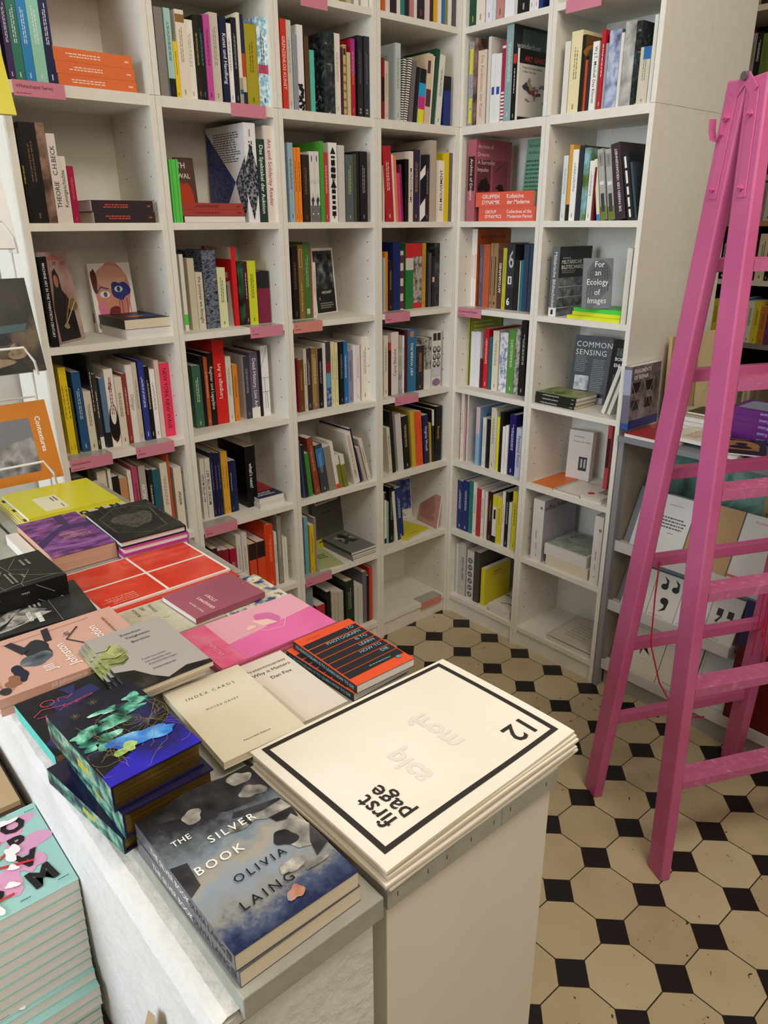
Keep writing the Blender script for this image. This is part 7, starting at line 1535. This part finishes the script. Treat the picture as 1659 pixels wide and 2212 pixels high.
def maroon(F): F.rect(0, 0, 1, .62, '#5c1614'); F.rect(0, .62, 1, 1, '#3a2f58'); F.text('NUSK', .5, .5, 12, '#8a5a3a', maxw=.12); F.micro(.2, .7, .8, .86, 3, '#b8b4c8', seed=4)
disp(1.30, 2, .44, .26, .02, '#5c1614', 'large dark red and violet poster book standing at the right, lowest ledge', maroon, lean=4, dy=-.004)

# items on the display rack's top
RT = 1.0055
def leanX(x0, y0, z0, H, W, t, yaw, lean, color, label, art=None, spine=None, **k):
    X = Matrix.Translation((x0, y0, z0)) @ Matrix.Rotation(PI / 2 + math.radians(yaw), 4, 'Z') @ Matrix.Rotation(-math.radians(lean), 4, 'X') @ Matrix.Rotation(-PI / 2, 4, 'Z') @ Matrix.Translation((-t, 0, 0))
    book(X, t, H, W, color, label, front=art, spine=spine, **k)
def frag(F):
    F.rect(0, .12, 1, 1, NM('facade_photo', ['#3a3436', '#6c6264', '#9c9294'], 18))
    for y in (.3, .58): F.poly([(.05, y), (.3, y), (.3, y + .16), (.05, y + .16)], '#26221f'); F.poly([(.5, y), (.75, y), (.75, y + .16), (.5, y + .16)], '#26221f')
    for x in (0, .4, .8): F.line([(x - .0, .78), (x + .2, .5), (x + .4, .78)], 2, '#b8b0b0') if x < .8 else None; F.line([(x, .22), (x + .2, .5), (min(x + .4, 1), .22)], 2, '#b8b0b0') if x < .8 else None
    F.rect(0, 0, 1, .14, '#24306c'); F.text('FRAGMENTS', .08, .92, 13, '#ece8e4', align=-1, bold=.015, maxw=.165); F.text('OF REPAIR', .08, .82, 13, '#ece8e4', align=-1, bold=.015, maxw=.14)
leanX(.835, -.008, RT + .024, .212, .182, .028, 0, 2, '#6c6a78', 'grey facade photo book lettered FRAGMENTS OF REPAIR against the beige side panel', frag, lambda F: (F.rect(0, .55, 1, .95, '#9aa0b8'), F.rect(0, 0, 1, .1, '#2c50a0')), name='paperback_book', paper='white')
leanX(.846, .212, RT + .045, .27, .19, .012, 0, 2, '#b89c70', 'tan notepad with a white spiral binding against the side panel', lambda F: F.micro(.2, .3, .8, .45, 3, '#8a7448', seed=2), name='notepad', cat='notepad')
leanX(.856, .405, RT + .03, .285, .19, .008, -14, 6, '#c8b488', 'pale tan sheet with handwriting, leaning behind the ladder stile', lambda F: (F.text('Beate', .7, .85, 9, '#7a6438', rot=35), F.micro(.5, .6, .95, .75, 2, '#8a7448', seed=4), F.line([(.2, .2), (.5, .5), (.8, .3)], 1, '#8a7448')), name='notepad', cat='notepad')
def flat(corner, U, z, t, H, D, color, label, art=None, **k): book(tmat(corner, U, z), t, H, D, color, label, front=art, **k)
flat((.815, .19), (0, 1), RT, .020, .20, .20, '#b03a38', 'red book lying under the facade photo book', None, name='paperback_book', paper='white') if False else None
flat((.826, -.010), (0, 1), RT, .012, .205, .185, '#b8403c', 'red magazine lying at the corner of the display rack top', None, name='magazine', cat='magazine', paper='white', rough=.15)
flat((.952, .035), (.02, 1), RT + .0125, .013, .155, .145, '#e2dcc8', 'magazine with orange lettering lying on the red one', lambda F: [F.text('DIE KUNST', .5, .9 - i * .12, 7, ('#d89a20', '#c87a20', '#8a3a5c')[i % 3], bold=.03, maxw=.12) for i in range(7)], name='magazine', cat='magazine', paper='white')
for i in range(3): flat((.842 + .002 * i, .222), (0, 1), RT + .0003 + i * .0165, .016, .16, .19, '#b8b4a0', ('bottom', 'middle', 'top')[i] + ' of three grey-green books behind the ladder on the rack top', (lambda F: F.blob(.7, .4, .3, .12, '#55514a', 3, .5)) if i == 2 else None, name='paperback_book', paper='white', group='grey-green books on the rack top')
flat((.90, .26), (0, 1), RT + .0505, .008, .11, .13, '#2c2220', 'dark brown pamphlet on top of the grey-green books', lambda F: F.rect(.5, .1, .9, .3, '#d8d4cc'), name='pamphlet', cat='pamphlet')
def kunst(F): F.text('Große Kunst', .5, .5, 10, '#9aa4e0', rot=90, bold=.02, maxw=.10)
for i in range(5):
    flat((1.056, .402), (0, -1) if False else (1, 0), RT + .0003 + i * .0215, .021, .20, .155, '#6a2478', ('lowest', 'second', 'third', 'fourth', 'topmost')[i] + ' purple book of the pile lettered upside down beside the ladder', None, name='paperback_book', group='purple books on the rack top', rough=.3) if False else \
    book(Matrix.Translation((1.056, .235, RT + .0003 + i * .0215)) @ Matrix(((0, 0, 1, 0), (0, 1, 0, 0), (-1, 0, 0, .021), (0, 0, 0, 1))), .021, .215, .155, '#6a2478', ('lowest', 'second', 'third', 'fourth', 'topmost')[i] + ' purple book in the pile lettered upside down beside the ladder', name='paperback_book', group='purple books on the rack top', rough=.3, spine=lambda F: F.text('Große Kunst', .5, .66, 10, '#9aa4e0', rot=-90, bold=.02, maxw=.12), back=(lambda F: F.rect(.1, .1, .9, .9, '#8a90a8')) if i == 4 else None)
flat((1.105, .0), (0, 1), RT + .0003, .012, .17, .105, '#d8d4cc', 'white book under the black one with gold arch, rack top', None, name='paperback_book', paper='white')
flat((1.140, -.012), (-.45, 1), RT + .0126, .006, .19, .15, '#1c1815', 'black book with a gold arch and dark figure on its cover', lambda F: (F.ell(.5, .55, .38, .3, '#a87a38'), F.rect(.14, .25, .86, .5, '#a87a38'), F.ell(.52, .62, .12, .09, BW), F.blob(.5, .42, .2, .12, BW, 3), F.micro(.2, .9, .8, .94, 1, '#b8b0a0', seed=1)), name='paperback_book', paper='white')
flat((1.30, .0), (0, 1), RT + .0003, .022, .19, .14, '#b84848', 'red-edged book at the right on the rack top', None, name='paperback_book', paper='white')

# green plastic-wrapped portfolios in the opening under the top
book(Matrix.Translation((.84, .30, .73)) @ Matrix.Rotation(-math.radians(12), 4, 'X'), .42, .16, .03, NM('green_film', ['#4c7468', '#6c9488', '#8cb0a4', '#58807a'], 7, dist=1, rough=.15), 'green film-wrapped portfolio lying sideways under the rack top', name='portfolio', cat='portfolio', paper='white')
rr = random.Random(2)
xx = 1.20
for i in range(9):
    t = rr.uniform(.012, .03); h = rr.uniform(.17, .215); c = rr.choice(['#b8a070', '#8a7c68', '#5a3c30', '#c8c0a8', '#3a3430', '#a08850'])
    book(Matrix.Translation((xx, .30, .735)), t, h, .1, c, ('first', 'second', 'third', 'fourth', 'fifth', 'sixth', 'seventh', 'eighth', 'ninth')[i] + ' small old book from the left in the row under the rack top', name='paperback_book', group='old books under the rack top', tcol='#3a3020', seed=i)
    xx += t + .001
MB().box(DX0 + .021, .28, .712, DX1 - .021, .40, .73, GR).obj('inner_shelf', bpy.data.objects['display_rack'])

# ------------------------------------------------------------------ shelves on the far wall
root = thing('wall_shelving', 'dark-backed shelving on the far wall behind the ladder', 'bookcase')
FX0, FX1, FY = .30, 2.6, 1.30
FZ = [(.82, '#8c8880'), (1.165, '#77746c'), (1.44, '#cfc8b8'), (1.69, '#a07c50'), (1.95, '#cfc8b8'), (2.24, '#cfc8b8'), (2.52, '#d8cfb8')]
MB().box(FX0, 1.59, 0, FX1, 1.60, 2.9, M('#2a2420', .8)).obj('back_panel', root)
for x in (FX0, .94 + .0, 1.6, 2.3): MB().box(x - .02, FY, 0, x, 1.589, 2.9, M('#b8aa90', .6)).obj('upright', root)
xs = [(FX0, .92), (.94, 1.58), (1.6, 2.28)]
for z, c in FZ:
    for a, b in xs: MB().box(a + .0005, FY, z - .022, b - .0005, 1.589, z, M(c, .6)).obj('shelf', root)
rr = random.Random(11)
pal = {.82: ['#8a7c68', '#c8c0a8'], 1.165: ['#c8b830', '#b06a30', '#5a3a5c', '#b8b4ac', '#c8c4bc', '#2c6a8a', '#d0c8b8'], 1.44: ['#1c1818', '#d0c4a8', '#2c2c2c', '#b8b0a0', '#26221f', '#c8bca0'], 1.69: ['#8a8078', '#b8b0a8', '#3a4048', '#c8c0b4', '#4a3c34'], 1.95: ['#2a2c30', '#3c5a78', '#1c1c1e', '#5a4a3c'], 2.24: ['#8c8880', '#1c1a1a', '#5c7030', '#6c803c', '#18161a']}
nn = ['first', 'second', 'third', 'fourth', 'fifth', 'sixth', 'seventh', 'eighth', 'ninth', 'tenth', 'eleventh', 'twelfth', 'thirteenth', 'fourteenth', 'fifteenth', 'sixteenth', 'seventeenth', 'eighteenth', 'nineteenth', 'twentieth']
lev = {.82: 'lowest seen', 1.165: 'fifth', 1.44: 'fourth', 1.69: 'third', 1.95: 'second', 2.24: 'top'}
for z, cols in pal.items():
    x = .42; i = 0
    while x < .70 and i < 20:
        t = rr.uniform(.018, .042); h = rr.uniform(.15, .205)
        if x + t > .917: break
        c = cols[i % len(cols)]
        book(Matrix.Translation((x, FY + .015, z + .0004)), t, h, .14, c, nn[i] + ' book from left, ' + colname(c) + ' spine, ' + lev[z] + ' shelf of the far wall', name='paperback_book', group='books on the far wall shelf, ' + lev[z], tcol='#e0dcd0' if colname(c) in ('black', 'dark grey') else '#4a4238', seed=i)
        x += t + .0012; i += 1

# ------------------------------------------------------------------ the pink ladder
LP = plaster_mat('pink_paint', '#bb5684', '#c5628e', 5, 0.06)
LP.node_tree.nodes['Principled BSDF'].inputs['Roughness'].default_value = .32
LPW = NM('worn_pink', [(0.35, '#b55f86'), (.58, '#bc648c'), (.72, '#c88aa0')], 55, detail=6, sc=(1, 1, 1))
STEEL = M('#7c7478', .35, .6, name='worn_steel')
root = thing('step_ladder', 'pink painted double-sided wooden step ladder standing on the tiled floor', 'ladder')
dv = Vector((.423, .906, 0)).normalized(); ev = Vector((.906, -.423, 0)).normalized()
FL = Vector((1.482, -.666, 0)); BL = Vector((1.122, -.504, 0))
Wd = .545; HT = 1.955; SL = .03
mid = (FL + BL) / 2
def side_pt(foot, w, z, right):
    """point on a stile axis: foot -> apex"""
    apex = mid + dv * (Wd / 2 - Wd / 2 + SL * HT); k = z / HT
    if right: foot = foot + dv * Wd; apex = mid + dv * (Wd - SL * HT)
    ap = apex + Vector((0, 0, HT)) + ev * (.030 if w == 'F' else -.030)
    f = foot + ev * (-.028 if w == 'F' else .028)
    return f + (ap - f) * k
ZF = (.30, .573, .835, 1.090, 1.345, 1.60)
ZB = (.285, .552, .824, 1.081, 1.338, 1.595)
for w, foot in (('F', FL), ('B', BL)):
    for right in (False, True):
        m = MB(); P = side_pt(foot, w, 0, right); Q = side_pt(foot, w, HT + .01, right)
        off = dv * (.015 if not right else -.015)
        m.beam(P + off, Q + off, ev, .062, .030, LP)
        o = m.obj('stile', root, bevel=.004)
    for z in (ZF if w == 'F' else ZB):
        m = MB(); a = side_pt(foot, w, z, False) + dv * .0305; b = side_pt(foot, w, z, True) - dv * .0305
        if w == 'F': m.beam(a, b, ev, .058, .024, LPW)
        else: m.beam(a, b, ev, .026, .031, LP)
        if w == 'F':
            n = (b - a).normalized().cross(ev)
            up = Vector((0, 0, 1))
            for k in range(8):
                s = -.022 + k * .0063
                m.beam(a + ev * s + up * .0123, b + ev * s + up * .0123, ev, .0022, .0014, LPW)
        m.obj('rung', root, bevel=.002 if w == 'B' else 0)
# hinge straps with bolts on the visible side
for w, foot in (('F', FL), ('B', BL)):
    for right in (False, True):
        s = 1 if not right else -1
        o1 = -dv * .0018 * s
        m = MB()
        P = side_pt(foot, w, HT - .22, right) + o1; Q = side_pt(foot, w, HT - .02, right) + o1
        m.beam(P, Q, ev, .026, .003, LP)
        A = mid + dv * ((SL * HT) if not right else (Wd - SL * HT)) + Vector((0, 0, HT + .012)) + o1
        m.beam(Q, A, ev, .024, .003, LP)
        st = m.obj('hinge_strap', root, bevel=.001)
        for zb in (HT - .20, HT - .06):
            c = side_pt(foot, w, zb, right)
            g = MB(); g.cyl(c - dv * .0034 * s, c - dv * .011 * s, .0075, LP, 6); g.cyl(c - dv * .011 * s, c - dv * .015 * s, .0038, LP, 8); g.obj('bolt', st)
A = mid + dv * (SL * HT) + Vector((0, 0, HT + .012))
g = MB(); g.cyl(A - dv * .002, A - dv * .010, .009, STEEL, 14); g.obj('hinge_pin', root)
g = MB(); hk = side_pt(BL, 'B', HT - .07, False) - dv * .006
pts = [hk + Vector((0, 0, .03)), hk - Vector((0, 0, .02)) - ev * .006, hk - Vector((0, 0, .034)) - ev * .018, hk - Vector((0, 0, .030)) - ev * .034, hk - Vector((0, 0, .012)) - ev * .042, hk + Vector((0, 0, .010)) - ev * .044]
for q0, q1 in zip(pts, pts[1:]): g.beam(q0, q1 + (q1 - q0) * .06, dv, .016, .0035, LP)
g.obj('latch_hook', root)
# red cord between the rear rungs
cord = M('#c01c3c', .5, name='red_cord')
a = side_pt(BL, 'B', .824, False) + dv * .06 + ev * .018; b = side_pt(BL, 'B', .824, True) - dv * .05 + ev * .018
f = side_pt(FL, 'F', .28, False) + dv * .12
g = MB()
def cur(p, q, sag, n=14): return [p.lerp(q, i / n) - Vector((0, 0, sag * 4 * (i / n) * (1 - i / n))) for i in range(n + 1)]
g.tube([a, a - Vector((0, 0, .10)) - ev * .0, a - Vector((0, 0, .25)) + ev * .01, a - Vector((0, 0, .36)) + ev * .045 + dv * .02, a - Vector((0, 0, .44)) + ev * .11 + dv * .05, a - Vector((0, 0, .40)) + ev * .17 + dv * .08], .0022, cord, 6)
g.obj('red_cord', root); g = MB()
for k, dz in ((0, .30), (.008, .42), (-.012, .36)):
    g.tube(cur(b + dv * k, b + dv * (k * 2 + .01) - Vector((0, 0, dz)), .0), .002, cord, 6)
g.obj('red_cord', root); g = MB()
g.tube(cur(b - Vector((0, 0, .25)), side_pt(FL, 'F', .5, True) - dv * .05, .12), .0022, cord, 6)
g.obj('red_cord', root)['label'] = 'thin red cord threaded through the rear rungs'
